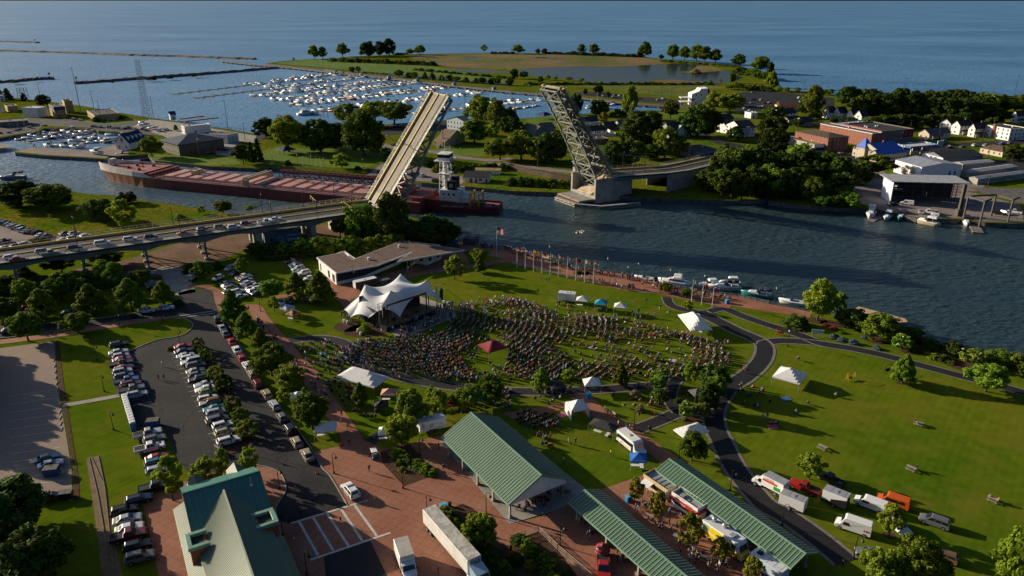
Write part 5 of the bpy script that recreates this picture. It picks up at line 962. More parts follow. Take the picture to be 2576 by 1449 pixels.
for s,k,l in((-162.7,'steel','sixth'),(-143.3,'steel','fifth'),(-123.9,'steel','fourth'),(-104.5,'steel','third'),(-85.1,'steel','second'),(-65.7,'steel','first')):
 pier(s,k,f'cross braced steel bridge pier, {l} from the concrete pier')
pier(-46.5,'concrete','three column concrete bridge pier beside the grey garage');pier(-26,'concrete','concrete bridge pier hidden behind the trees near the river')
def lamp_mast(label,s,tt,z,h=8.8,side=1):
 l=thing('bridge_lamp',label,'street lamp',group='tall lamps on the bridge');at_bridge(l,s,tt,z)
 m=MB();m.lathe([(.28,0),(.28,.5),(.14,.8),(.1,h-.6),(.06,h)],n=8);m.bd('post',black,l)
 m=MB();m.tube((0,0,h-.5),(0,-.9*side,h-.3),.05);m.lathe([(.02,.25),(.2,.1),(.24,-.1)],(0,-.9*side,h-.55),8);m.lathe([(.1,0),(.02,.5)],(0,0,h),6);m.bd('lamp_arm',black,l)
 m=MB();m.lathe([(.2,0),(.16,-.28),(.05,-.36)],(0,-.9*side,h-.66),8);m.bd('lamp_globe',lampglass,l)
for i,(s,tt)in enumerate([(-137,15.2),(-137,-.9),(-105,15.2),(-105,-.9),(-73.5,15.2),(-73,-.9),(-41,15.2),(-41,-.9),(-12,15.2),(-10,-.9),(-25,15.2)]):
 lamp_mast(f"tall black bridge lamp on the {'far' if tt > 5 else 'near'} walk, {nth(i//2)} of the {'far' if tt > 5 else 'near'} side",s,tt,BD+.16,8.8 if i<8 else 8.2,1 if tt>5 else-1)
t=thing('traffic_signal','signal mast with two hanging traffic lights before the raised leaf','traffic light');at_bridge(t,-24,-1,BD+.16);m=MB();m.tube((0,0,0),(0,0,7),.12);m.tube((0,0,6.6),(0,7.5,7.2),.08);m.bd('mast',black,t)
for y in(4,7):
 m=MB();m.bx(-.15,.15,y-.18,y+.18,5.9,6.9);m.bd('signal_head',M('signal_yellow',(.5,.38,.05),.5),t)
for i,(s,tt)in enumerate(((-9,14),(-9,1.3))):
 t=thing('barrier_gate','yellow barrier machine on the '+('far' if i==0 else 'near')+' side before the raised left leaf','barrier');at_bridge(t,s,tt,BD);m=MB();m.bx(-.5,.5,-.5,.5,0,1.2);m.bd('machine',curb_m,t);m=MB();m.bar((.2,0,1.0),(.2,(-6 if i==0 else 6),1.1),.1,.16);m.bd('arm',yellow_line,t)
def basc_pier(s0,s1,label,near_wall):
 p=thing('bascule_pier',label,'bridge pier');at_bridge(p,0,0,0)
 m=MB();m.bx(s0,s1,-2.6,-1.4,-3,BD-.6);m.bx(s0,s1,16.4,17.6,-3,BD-.6);m.bx(s0,s1,-1.4,16.4,-3,1.2);b0=(s1-1.2,s1)if near_wall else(s0,s0+1.2);m.bx(b0[0],b0[1],-1.4,16.4,1.2,BD-.6);m.bd('wall',concrete_o,p)
 m=MB();m.bx(s0-.2,s1+.2,-2.9,-1.2,BD-.6,BD-.1);m.bx(s0-.2,s1+.2,16.2,17.9,BD-.6,BD-.1);m.bd('coping',concrete_o,p)
 return p
p=basc_pier(108,130,'pale concrete pier carrying the raised right leaf',True)
m=MB();m.solid([(108.2,2,1.2),(114,2,4.2),(114,13,4.2),(108.2,13,1.2)],(0,0,-.6));m.bd('counterweight_pit',M('rust_stain',(.5,.44,.33),.8,(.45,.26,.1),.5,coord='obj',lo=.45,hi=.6),p)
m=MB()
for k in range(3):m.bx(114+k*5.2,114.08+k*5.2,-2.64,-2.6,-1,BD-.7)
m.bx(109,130,-2.63,-2.6,4.9,4.98);m.bd('joint',M('joint_dark',(.1,.095,.085),.9),p)
p=basc_pier(-3,13,'concrete pier carrying the raised left leaf, behind the dark trees',False)
def water_pts(ptsx):return[g(ZR,a,b,-2)for a,b in ptsx]
f=[g(ZR,385,1262,-.6),g(ZR,600,1338,-.6),g(ZR,870,1362,-.6),g(ZR,1290,1325,-.6)]
t=thing('pier_fender','concrete fender with rope bumpers round the right pier','fender',f[1]);m=MB()
for a,b in zip(f[:-1],f[1:]):m.bar(a-f[1]+Vc((0,0,-.9)),b-f[1]+Vc((0,0,-.9)),1.6,2.2)
m.bd('wall',concrete_o,t);m=MB()
for a,b in zip(f[:-1],f[1:]):
 nn=int((b-a).length/3)
 for k in range(nn):
  pts=[]
  for j in range(7):
   q=a.lerp(b,(k+j/6)/nn)-f[1];nrm=Vc(((b-a).y,-(b-a).x,0)).normalized();pts.append(q+nrm*.95+Vc((0,0,-.25-.55*math.sin(PI*j/6))))
  m.path(pts,.12,5)
m.bd('rope_bumper',darkwood,t)
t=thing('pier_platform','low concrete platform with rusty piles in front of the right pier','platform');at_bridge(t,0,0,0);m=MB();m.bx(99,107.6,-2,16,-.9,.1);m.bd('slab',concrete_o,t);m=MB()
for k in range(14):m.bx(98.6,98.95,-1.6+k*1.3,-.9+k*1.3,-3,-.3)
m.bd('pile',M('rust_pile',(.2,.1,.05),.9),t)
teal_roof=ribs('teal_roof',(.08,.25,.21),(.06,.2,.17),.5,0)
def op_house(s,tt,z,label):
 t=thing('operator_house',label,'bridge house');at_bridge(t,s,tt,0)
 m=MB();m.prism([(2.6*math.cos(k*PI/4+PI/8),2.6*math.sin(k*PI/4+PI/8))for k in range(8)],0,z,0);m.bd('wall',concrete_o,t)
 m=MB();m.prism([(2.66*math.cos(k*PI/4+PI/8),2.66*math.sin(k*PI/4+PI/8))for k in range(8)],z-2.3,z-.8,0);m.bd('window',pane_m,t)
 m=MB();m.lathe([(3.4,z),(3.4,z+.15),(1.2,z+1.3),(.1,z+1.9)],n=8);m.bd('roof',teal_roof,t)
op_house(7,-4.6,12.4,'octagonal bridge house with green roof before the left leaf');op_house(114,20.5,13.2,'octagonal bridge house with green roof behind the right leaf')
def leaf(label,mirror):
 L=52.5;W=15.4;t=thing('bascule_leaf',label,'bridge leaf')
 grat=M('steel_grating',(.15,.128,.10),.7,(.10,.085,.066),.35,coord='obj',fine=.12,finescale=1.2)
 n_=grat.node_tree.nodes;L_=grat.node_tree.links;b_=n_['Principled BSDF']
 if 'tracks' not in n_:
  src=b_.inputs['Base Color'].links[0].from_socket;tc=n_.new('ShaderNodeTexCoord');sp=n_.new('ShaderNodeSeparateXYZ');L_.new(tc.outputs['Object'],sp.inputs[0])
  sn=n_.new('ShaderNodeMath');sn.operation='SINE';sn.name='tracks';ml=n_.new('ShaderNodeMath');ml.operation='MULTIPLY';ml.inputs[1].default_value=3.4;L_.new(sp.outputs[1],ml.inputs[0]);L_.new(ml.outputs[0],sn.inputs[0])
  mr=n_.new('ShaderNodeMapRange');mr.inputs[1].default_value=-1;mr.inputs[2].default_value=1;mr.inputs[3].default_value=.72;mr.inputs[4].default_value=1.12;L_.new(sn.outputs[0],mr.inputs[0])
  hs=n_.new('ShaderNodeHueSaturation');L_.new(src,hs.inputs['Color']);L_.new(mr.outputs[0],hs.inputs['Value']);L_.new(hs.outputs[0],b_.inputs['Base Color'])
  fx=n_.new('ShaderNodeMath');fx.operation='PINGPONG';fx.inputs[1].default_value=.75;L_.new(sp.outputs[0],fx.inputs[0]);lt=n_.new('ShaderNodeMath');lt.operation='LESS_THAN';lt.inputs[1].default_value=.06;L_.new(fx.outputs[0],lt.inputs[0])
  m_=n_.new('ShaderNodeMix');m_.data_type='RGBA';m_.blend_type='MULTIPLY';m_.inputs[7].default_value=(.7,.7,.7,1);L_.new(lt.outputs[0],m_.inputs[0]);L_.new(hs.outputs[0],m_.inputs[6]);L_.new(m_.outputs[2],b_.inputs['Base Color'])
 m=MB();m.bx(5,L,.9,W-.9,-.18,0);m.bx(0,4.95,.9,W-.9,-.18,0,1);m.bd('deck',[grat,walk_m],t)
 m=MB();m.bx(0,L,-1.6,.9,-.12,.12);m.bx(0,L,W-.9,W+1.2,-.12,.12);m.bd('sidewalk',leaf_steel,t)
 m=MB();m.bx(0,L,.7,.95,.12,.7);m.bx(0,L,W-1.5,W-1.2,0,.9);m.bx(0,L,W-.95,W-.75,0,.8);m.bd('barrier',curb_m,t)
 m=MB();m.bx(0,L,W/2-.28,W/2+.28,0,.45);m.bd('median',curb_m,t)
 m=MB();m.bx(L-.35,L+.05,-1.6,W+1.2,-.8,.14);m.bd('tip_beam',curb_m,t)
 np_=9;pl=L/np_
 def dep(x):q=x/L;return-(3.1+6.2*(1-q)**1.6)
 for y in(1.0,W-1.0):
  m=MB();m.bar((-3,y,-.5),(L,y,-.5),.5,.7)
  for i in range(np_):
   a,b=i*pl,(i+1)*pl
   m.bar((a,y,dep(a)),(b,y,dep(b)),.8,.8);m.bar((b,y,-.5),(b,y,dep(b)),.35,.35)
   if i%2:m.bar((a,y,-.5),(b,y,dep(b)),.4,.4)
   else:m.bar((a,y,dep(a)),(b,y,-.5),.4,.4)
   for q in((a,dep(a)),(b,-.5)):m.bx(q[0]-.8,q[0]+.8,y-.3,y+.3,q[1]-.55,q[1]+.55)
  m.bar((0,y,-.5),(0,y,dep(0)),.6,.6);m.bar((-3,y,-.5),(0,y,dep(0)),.6,.6)
  m.bd('truss',leaf_steel,t)
 m=MB()
 for i in range(np_+1):
  x=i*pl;m.bar((x,.6,-.75),(x,W-.6,-.75),.3,1.1)
 m.bd('floor_beam',leaf_steel,t)
 m=MB()
 for k in range(9):m.bar((0,1.6+k*1.52,-.38),(L,1.6+k*1.52,-.38),.16,.4)
 m.bd('stringer',leaf_dark,t)
 m=MB()
 for i in range(np_+1):
  x=i*pl;m.bar((x,1,dep(x)),(x,W-1,dep(x)),.5,.55)
  if i<np_:
   b=(i+1)*pl;m.bar((x,1,dep(x)),(b,W-1,dep(b)),.42,.42);m.bar((x,W-1,dep(x)),(b,1,dep(b)),.42,.42)
 m.bd('bracing',leaf_steel,t)
 m=MB();m.bx(-6,-.5,2.2,W-2.2,-6.5,-1.2);m.bd('counterweight',M('rust_stain',(.5,.44,.33),.8,(.45,.26,.1),.5,coord='obj',lo=.45,hi=.6),t)
 for y in(-1.5,W+1.1):railing(t,0,L-.3,y,.12,1.2,(.4,.8,1.15),2.6,rail_m)
 m=MB()
 for i in range(21):m.bar((i*2.6,-1.55,-.1),(i*2.6,1.0,-1.2),.14,.14);m.bar((i*2.6,W+1.15,-.1),(i*2.6,W-1.0,-1.2),.14,.14)
 m.bd('walk_bracket',leaf_steel,t)
 for y in(-.6,W+.5):
  l=MB();l.lathe([(.22,0),(.12,.6),(.08,8)],(27,y,.1),6);l.tube((27,y,7.4),(27,y+(1 if y<5 else-1),7.8),.05);o=l.bd('lamp_post',black,t);k=MB();k.lathe([(.2,0),(.16,-.3)],(27,y+(1 if y<5 else-1),7.7),8);k.bd('lamp_globe',lampglass,o)
 return t
PHI=R(54)
o=leaf('raised left leaf of the bridge, roadway side toward the camera',False);o.location=bp(2.6,-.1,BD+.1);o.rotation_euler=(Matrix.Rotation(BANG,3,'Z')@Matrix.Rotation(-PHI,3,'Y')).to_euler()
o=leaf('raised right leaf of the bridge, showing its steel trusses',True);o.location=bp(120.5,15.3,BD+.1);o.rotation_euler=(Matrix.Rotation(BANG+PI,3,'Z')@Matrix.Rotation(-PHI,3,'Y')).to_euler()
ne=[(g(20,742,1343,9.5),9.5),(g(20,1180,1312,9.5),9.5),(g(20,1345,1290,8.5),8.5),(g(20,1530,1245,5),5),(g(20,1700,1205,2.2),2.2),(g(20,1850,1170,.4),.4)]
t=thing('bridge_approach','walled right approach ramp leading from the raised right leaf to the street','bridge',ne[0][0])
near=[];far=[]
for i,(p,z)in enumerate(ne):
 a=ne[max(i-1,0)][0];b=ne[min(i+1,len(ne)-1)][0];d=(b-a);d.z=0;d.normalize();nrm=Vc((-d.y,d.x,0));near.append(p-ne[0][0]);far.append(p+nrm*17-ne[0][0])
def lane(o0,o1,dz0,dz1,nm,mat,i0=0):
 m=MB();k=len(near)
 A=[near[i].lerp(far[i],o0)+Vc((0,0,dz1))for i in range(k)];B=[near[i].lerp(far[i],o1)+Vc((0,0,dz1))for i in range(k)]
 C_=[p-Vc((0,0,dz1-dz0))for p in A];D_=[p-Vc((0,0,dz1-dz0))for p in B]
 for i in range(i0,k-1):m.add([A[i],A[i+1],B[i+1],B[i],C_[i],C_[i+1],D_[i+1],D_[i]],[(0,1,2,3),(0,4,5,1),(3,2,6,7),(7,6,5,4)])
 m.bd(nm,mat,t)
lane(0,1,-.8,0,'deck',road_b);lane(0,.13,0,.16,'sidewalk',walk_m);lane(.87,1,0,.16,'sidewalk',walk_m);lane(.84,.87,0,.6,'barrier',curb_m);lane(.49,.52,.004,.28,'median',curb_m)
m=MB()
for i in range(1,len(near)-1):
 for e in(near,far):
  q=[e[i],e[i+1]];z0=-ne[0][1]-.5
  m.solid([(q[0].x,q[0].y,z0),(q[1].x,q[1].y,z0),(q[1].x,q[1].y,q[1].z-.1),(q[0].x,q[0].y,q[0].z-.1)],Vc((-(q[1]-q[0]).y,(q[1]-q[0]).x,0)).normalized()*.5)
m.bd('retaining_wall',concrete_o,t)
for e in(near,far):
 m=MB();m.bar(e[0]+Vc((0,0,-1.3)),e[1]+Vc((0,0,-1.3)),.4,1.2);m.bd('girder',span_m,t)
m=MB()
for e,hh in((near,1.2),(far,1.6)):
 for a,b in zip(e[:-1],e[1:]):
  n=max(2,int((b-a).length/2.6))
  for k in range(n):p=a.lerp(b,k/n);m.bx(p.x-.05,p.x+.05,p.y-.05,p.y+.05,p.z+.1,p.z+hh)
  for z in(.5,.85,hh):m.bar(a+Vc((0,0,z)),b+Vc((0,0,z)),.07,.07)
m.bd('railing',rail_m,t)
for i,(x,y,lab)in enumerate([(912,1325,'nearest the raised leaf'),(998,1310,'beside the signal mast'),(835,1275,'on the far walk'),(752,1275,'farthest left on the far walk'),(1335,1215,'over the flat roofed shop')]):
 l=thing('bridge_lamp','tall black lamp of the right approach, '+lab,'street lamp',g(20,x,y,9.6),group='tall lamps on the bridge');hh=8.5;m=MB();m.lathe([(.28,0),(.14,.8),(.1,hh-.6),(.06,hh)],n=8);m.bd('post',black,l);m=MB();m.lathe([(.2,0),(.16,-.28)],(.4,0,hh-.3),8);m.bd('lamp_globe',lampglass,l)
t=thing('traffic_signal','thin signal arm with lights over the right approach','traffic light',g(20,1000,1300,9.6));m=MB();m.tube((0,0,0),(0,0,7),.12);m.tube((0,0,6.8),(-13,3,8.2),.07);m.bd('mast',steel,t);m=MB();m.bx(-5.2,-4.9,.8,1.2,6.5,7.4);m.bx(-9.2,-8.9,1.8,2.2,6.9,7.8);m.bd('signal_head',black,t)
# - lake barge and its pusher tug
SO=Vc((-194.74,375.13,-2));SANG=R(-19.0)
hull_red=M('hull_red',(.11,.018,.022),.6,(.17,.04,.035),.09,coord='obj',fine=.2,finescale=.6,detail=6)
rust_or=M('hull_rust',(.34,.12,.04),.7,(.26,.07,.03),.15,coord='obj',fine=.2,finescale=.5,detail=6)
deck_red=M('deck_red',(.26,.075,.07),.8,(.34,.13,.12),.15,coord='obj',fine=.15,finescale=.6,detail=5)
hatch_m=M('hatch_pink',(.42,.20,.19),.75,(.48,.27,.25),.2,coord='obj',fine=.12,finescale=1)
worn_white=M('worn_white',(.78,.74,.67),.6,(.66,.58,.48),.35,coord='obj',detail=6)
truss_red=M('truss_red',(.14,.03,.03),.7)
beige=M('crane_beige',(.46,.36,.24),.6,(.38,.29,.19),.5,coord='obj')
t=thing('lake_barge','long red lake barge with rows of pink hatches moored beyond the bridge','barge',SO,SANG)
B=22.0;E=162.0
def half(a):
 if a>=4:return B/2
 q=(a+29)/33;return B/2*max(0.0,q)**.5
def ring(a,z0,z1,flare=0.0):
 h0=half(a);h1=min(B/2,half(a+flare))if a<4 else B/2;x1=a-flare*max(0,(4-a)/33)
 return[(a,B/2-h0,z0),(x1,B/2-h1,z1),(x1,B/2+h1,z1),(a,B/2+h0,z0)]
A_=[-28.99,-28.4,-27,-24,-20,-14,-8,-2,4,12]
m=MB();m.loft([ring(a,-1,5.0,2.5)for a in A_],0,False);m.bd('bow',[rust_or],t,fixn=True)
m=MB();m.loft([[(a,0,-1),(a,0,4.8),(a,B,4.8),(a,B,-1)]for a in(12,60,110,E)],0,True);m.bd('hull',hull_red,t)
def ht_b(a):return 9.2-.055*(a+29)if a<6 else max(4.85,7.3-(a-6)*.42)
m=MB();rs=[]
for a in A_:
 h1=min(B/2,half(a+2.5))if a<4 else B/2;x1=a-2.5*max(0,(4-a)/33);rs.append([(x1,B/2-h1,5.0),(x1-.5*max(0,(4-a)/33),B/2-h1,ht_b(a)),(x1-.5*max(0,(4-a)/33),B/2-h1+.25,ht_b(a)),(x1,B/2-h1+.25,5.0)])
m.loft(rs,0,True);rs2=[[(p[0],B-p[1],p[2])for p in r_]for r_ in rs];m.loft(rs2,0,True);m.bd('bulwark',worn_white,t)
m=MB();out=[(r_[0][0]+.3,r_[0][1]+.25)for r_ in rs if r_[0][0]<9];m.prism(out+[(p[0],B-p[1])for p in out[::-1]],6.6,7.0);m.bd('forecastle_deck',deck_red,t)
m=MB();m.bx(-26.5,-23.8,9.6,12.4,7,10.8);m.bd('bow_house',worn_white,t,bevel=.1)
m=MB();m.bx(8,9,.4,B-.4,6.3,7.05);m.bd('break_beam',deck_red,t)
m=MB()
for k in range(9):m.bx(8.4,8.8,.6+k*2.55,.85+k*2.55,4.8,6.6)
m.bx(2,2.3,.4,B-.4,4.8,6.6);m.bd('bulkhead_post',truss_red,t)
m=MB();m.bx(9,E-.5,.3,B-.3,4.8,4.9);m.bd('main_deck',deck_red,t)
m=MB();m.tube((-6,12,7),(-6,12,15),.25,.12);m.bar((-6,10.5,13),(-6,13.5,13),.12,.12);m.bd('foremast',truss_red,t)
m=MB();m.tube((-18,11,7),(-18,11,10.5),.08);m.lathe([(.05,0),(.3,.3),(.05,.6)],(-18,11,10.4),8);m.bd('deck_lamp',white,t)
for k,(x,y)in enumerate(((-12,8),(-12,14),(-3,6),(-3,16))):
 m=MB();m.lathe([(.9,7),(.9,7.6),(.5,7.7),(.5,8.3),(.9,8.4)],(x,y,0),10);m.bd('winch',truss_red,t)
for k in range(17):
 a=15+k*7.9
 if a>128:break
 m=MB();m.bx(a,a+4.9,3.6,B-3.2,4.9,6.1,0);m.bx(a-.04,a,3.7,B-3.3,4.95,6.0,1);m.bd('hatch_cover',[hatch_m,M('hatch_face_lit',(.62,.57,.54),.7,(.5,.38,.34),.5,coord='obj')],t)  # forward hatch faces made paler to paint in their sunlit look
m=MB()
for y in(1.2,B-1.2):
 m.bx(12,E-4,y-.1,y+.1,4.9,5.3)
 for k in range(60):m.bx(12+k*2.5,12.1+k*2.5,y-.06,y+.06,5.3,6.2)
 m.bx(12,E-4,y-.04,y+.04,6.1,6.2);m.bx(12,E-4,y-.04,y+.04,5.7,5.76)
m.bd('railing',M('rail_pale',(.5,.42,.36),.6),t)
m=MB()
for y in(1.4,B-1.6):m.bx(66,69,y-.7,y+.7,4.9,8.2)
for x in(66.3,68.8):m.bar((x,1.4,8.5),(x,B-1.6,8.5),.7,1.2)
m.bd('hatch_crane',beige,t)
for x,y in((27,10),(27,13.5)):
 m=MB();m.bx(x,x+2.6,y,y+2.4,6.1,8.0);m.bd('deck_box',beige,t)
m=MB()
def truss(m,p0,p1,w_,h_,n,r_):
 p0=Vc(p0);p1=Vc(p1)
 for y in(-w_/2,w_/2):
  for z in(0,h_):m.bar(p0+Vc((0,y,z)),p1+Vc((0,y,z)),r_,r_)
 for k in range(n):
  a=p0.lerp(p1,k/n);b=p0.lerp(p1,(k+1)/n)
  for y in(-w_/2,w_/2):
   q=(0,h_)if k%2 else(h_,0);m.bar(a+Vc((0,y,q[0])),b+Vc((0,y,q[1])),r_*.7,r_*.7);m.bar(a+Vc((0,y,0)),a+Vc((0,y,h_)),r_*.7,r_*.7)
  m.bar(a+Vc((0,-w_/2,h_)),a+Vc((0,w_/2,h_)),r_*.7,r_*.7);m.bar(a+Vc((0,-w_/2,h_)),b+Vc((0,w_/2,h_)),r_*.6,r_*.6)
truss(m,(78,B-6,7.6),(152,B-9,8.6),3.2,3.2,24,.32);m.bd('unloading_boom',truss_red,t)
m=MB();m.bx(140,152,6,17,4.9,9.5);m.bx(144,149,8,14,9.5,13);m.bd('hopper_house',deck_red,t,bevel=.1)
m=MB()
for k in range(3):m.bx(131+k*3.2,133+k*3.2,3,6.5,4.9,6.4)
m.bd('deck_machinery',beige,t)
m=MB();m.bar((136,5,6),(158,9,9.5),.8,1.2);m.bx(146,150,3,6,4.9,7.5);m.bd('crawler_crane',M('crane_orange',(.40,.17,.03),.6),t)
m=MB();m.bx(154,E-.3,2,B-2,4.9,6.6);m.bd('stern_house',hull_red,t)
t=thing('pusher_tug','dark red pusher tug with a tall white lattice tower behind the barge','tugboat',SO+Matrix.Rotation(SANG,3,'Z')@Vc((152,4,0)),SANG+R(6))
def tr(a,h,z1):return[(a,7-h*.92,-1),(a,7-h,z1),(a,7+h,z1),(a,7+h*.92,-1)]
m=MB();m.loft([tr(0,4.5,5.5),tr(5,6.6,5.3),tr(16,6.9,4.2),tr(29,6.9,3.4),tr(32,6.9,2.2),tr(38,6.7,1.9),tr(43.4,5.6,2.2),tr(44,4.8,2.3)]);m.bd('hull',hull_red,t)
m=MB()
for s in(-1,1):
 for a,b,z0,z1 in((0,29,5.4,4.2),(32,43.5,2.8,2.8)):m.bar((a,7+s*(6.6 if a>1 else 5.5),z0),(b,7+s*(6.8 if b<30 else 5.6),z1),.2,1.0)
m.bar((43.7,1.6,2.9),(43.7,12.4,2.9),.25,1.0);m.bd('bulwark',hull_red,t)
m=MB();m.bx(31.5,43,1.2,12.8,2.25,2.32);m.bd('aft_deck',deck_red,t)
m=MB();m.bx(6,15.5,2.5,11.5,4,9.6);m.bx(15.5,19.5,3,11,4,6.6);m.bd('superstructure',white,t,bevel=.08)
m=MB()
for x in(7.5,10,12.5):m.bx(x,x+.8,2.46,2.5,7.2,8.2)
m.bd('window',glass,t)
m=MB();m.bx(9.6,13.5,2.9,6.2,9.6,13.6);m.bx(9.9,13.2,8,11,9.6,14.6);m.tube((12.8,9.8,14.6),(13.6,9.8,17),.25);m.bd('funnel',black,t,bevel=.25,seg=2)
m=MB();m.tube((11.5,2.87,11.7),(11.5,2.8,11.7),.95,n=18);m.bd('emblem',white,t);m=MB();m.tube((11.5,2.8,11.7),(11.5,2.74,11.7),.7,n=18);m.bd('emblem_disc',M('emblem_grey',(.12,.14,.15),.5,(.6,.6,.6),4,coord='obj'),t)
m=MB();m.tube((7.8,7,9.6),(7.8,7,23),.95,n=12)
for x,y in((5.5,4.5),(5.5,9.5),(10.2,4.5),(10.2,9.5)):
 m.bar((x,y,9.6),(7.8+(x-7.8)*.75,7+(y-7)*.85,23),.32,.32)
pp=[(5.5,4.5),(10.2,4.5),(10.2,9.5),(5.5,9.5)]
for k in range(4):
 z0,z1=9.6+k*3.3,9.6+(k+1)*3.3
 for i in range(4):
  a,b=pp[i],pp[(i+1)%4];m.bar((a[0],a[1],z0),(b[0],b[1],z1),.18,.18);m.bar((a[0],a[1],z1),(b[0],b[1],z1),.18,.18)
m.bx(5,10.6,4,10,16.4,16.6);m.bd('tower',white,t)
m=MB();m.bx(4,11.6,1.6,12.4,22.6,22.85);m.bx(5.2,10.6,3.6,10.4,22.85,24.0);m.bx(5.0,10.8,3.4,10.6,25.4,25.7);m.bd('pilot_house',white,t)
m=MB();m.bx(5.3,10.5,3.7,10.3,24.0,25.4);m.bd('pilot_window',glass,t)
m=MB()
for y in(1.7,12.3):m.bx(4,11.6,y-.04,y+.04,23.8,23.9)
for k in range(6):m.bx(4+k*1.5,4.08+k*1.5,1.66,1.74,22.8,23.9)
m.tube((7.8,7,25.7),(7.8,7,30.5),.15,.08);m.bar((7.8,4.5,27.5),(7.8,9.5,27.5),.15,.15);m.bar((6,5,26.8),(10,9,27.6),.25,.25);m.tube((9.5,9,25.7),(9.5,9,29),.08);m.bd('mast',white,t)
m=MB();m.bx(17.5,20,4,7,6.6,8.6);m.bx(20.5,24,8,11,4,6.8);m.bd('container',M('box_white',(.62,.66,.68),.6),t)
m=MB()
for x in(24,28):m.bx(x,x+.6,2.6,3.2,2.3,7.6);m.bx(x,x+.6,10.8,11.4,2.3,7.6);m.bx(x,x+.6,2.6,11.4,7.6,8.4)
m.bd('tow_frame',M('crane_yellow',(.6,.36,.02),.5),t)
m=MB();m.bx(29,33,5,9,2.3,3.8);m.lathe([(.8,0),(.8,.8)],(37,7,2.3),10);m.lathe([(.4,0),(.4,.9)],(39,4,2.3),8);m.bd('tow_winch',M('winch_green',(.05,.08,.06),.7),t)
for o in t.children:
 k=o.name.split('.')[0];o.location.x={'container':6,'tow_frame':6.5,'tow_winch':3.5}.get(k,10.5 if k in('superstructure','window','funnel','emblem','emblem_disc','tower','pilot_house','pilot_window','mast')else 0)
text('LAURA L VANENKEVORT',.95,white,t,(23.5,.02,2.6),(PI/2,0,0))
# - buildings
Za=(3200,400,5.152);Zb=(3600,400,5.1754);Zc=(3300,560,1.829);Zd=(2540,340,2.275);ZS=(640,1840,3.1227)
def wallm(n,c,c2=None,s=.8):return M('wall_'+n,c,.8,c2 or tuple(x*.82 for x in c),s,coord='obj',fine=.08,finescale=4)
W_={'white':wallm('white',(.82,.81,.79)),'cream':wallm('cream',(.55,.47,.34)),'brick':wallm('brick',(.24,.07,.035),(.30,.10,.05),2.5),'grey':wallm('grey',(.26,.27,.28)),'bluegrey':wallm('bluegrey',(.16,.20,.26)),'navy':wallm('navy',(.05,.07,.11)),'tan':wallm('tan',(.42,.30,.15),(.36,.25,.12),1.5),'brown':wallm('brown',(.17,.145,.12)),'dark':wallm('dark',(.09,.08,.07)),'red':wallm('red',(.30,.012,.015)),'metal':wallm('metal',(.84,.85,.87),(.78,.79,.82)),'sky':wallm('sky',(.42,.48,.54)),'sand':wallm('sand',(.38,.36,.30))}
def roofm(n,c):return M('roof_'+n,c,.85,tuple(x*.72 for x in c),.5,coord='obj',fine=.12,finescale=2.5)
RF={'dark':roofm('dark',(.035,.037,.042)),'grey':roofm('grey',(.12,.12,.125)),'brown':roofm('brown',(.11,.075,.05)),'tan':roofm('tan',(.26,.18,.11)),'blue':roofm('blue',(.02,.045,.12)),'pale':roofm('pale',(.38,.39,.42)),'white':roofm('white',(.6,.6,.6)),'orange':roofm('orange',(.5,.12,.02)),'red':roofm('red',(.22,.05,.05)),'slate':roofm('slate',(.05,.075,.11)),'yellow':roofm('yellow',(.5,.36,.12)),'mem':roofm('mem',(.30,.33,.40)),'bright':ribs('roof_bright_blue',(.01,.10,.48),(.01,.08,.38),.5,0)}
frame_m=M('window_frame',(.6,.6,.58),.6);door_m=M('door_paint',(.14,.05,.04),.6)
def frame(t,a,b):
 A=g(t,*a);B=g(t,*b);return A,(B-A).length,ang(A,B)
WIN={}
def window(par,x,z,y,w_,h,face,frm=frame_m,name='window'):
 k=(round(w_,2),round(h,2),frm.name)
 if k not in WIN:
  m=MB();m.bx(-w_/2,w_/2,-.02,.02,0,h);p=m.bd('window',pane_m);f=MB();t_=.09
  f.bx(-w_/2-t_,-w_/2,-.05,.02,-t_,h+t_);f.bx(w_/2,w_/2+t_,-.05,.02,-t_,h+t_);f.bx(-w_/2,w_/2,-.05,.02,h,h+t_);f.bx(-w_/2,w_/2,-.07,.02,-t_,0);f.bx(-w_/2,w_/2,-.035,.0,h*.48,h*.52)
  WIN[k]=(p.data,f.bd('frame',frm).data)
  for o in(p,):bpy.data.objects.remove(o)
  bpy.data.objects.remove([o for o in COL.objects if o.data==WIN[k][1]][0])
 o=bpy.data.objects.new(name,WIN[k][0]);COL.objects.link(o);o.parent=par
 o.location=(x,y,z);o.rotation_euler=(0,0,{'f':0,'l':-PI/2,'r':PI/2,'b':PI}[face])
 f=bpy.data.objects.new('frame',WIN[k][1]);COL.objects.link(f);f.parent=o
def windows(par,L,D,h,faces='fl',floor=2.8,sp=3.0,w_=1.0,wh=1.3,frm=frame_m,z0=1.0):
 nf=max(1,int(round((h-.2)/floor)))
 for fl in range(nf):
  z=z0+fl*(h/nf if nf>1 else 0)
  if z+wh>h-.1:continue
  if 'f' in faces:
   n=max(1,int((L-1)/sp))
   for i in range(n):window(par,(i+.5)*L/n,z,0,w_,wh,'f',frm)
  for fc,X in(('l',0),('r',L)):
   if fc in faces:
    n=max(1,int((D-1)/sp))
    for i in range(n):window(par,X,z,(i+.5)*D/n,w_,wh,fc,frm)
def door(par,x,face='f',y=0,w_=1.0,h=2.1,mat=door_m,name='door'):
 m=MB();m.bx(-w_/2,w_/2,-.05,.03,0,h);o=m.bd(name,mat,par);o.location=(x,y,.03);o.rotation_euler=(0,0,{'f':0,'l':-PI/2,'r':PI/2}[face])
 k=MB();k.bx(w_/2-.16,w_/2-.08,-.1,-.05,1.0,1.1);k.bd('handle',steel,o)
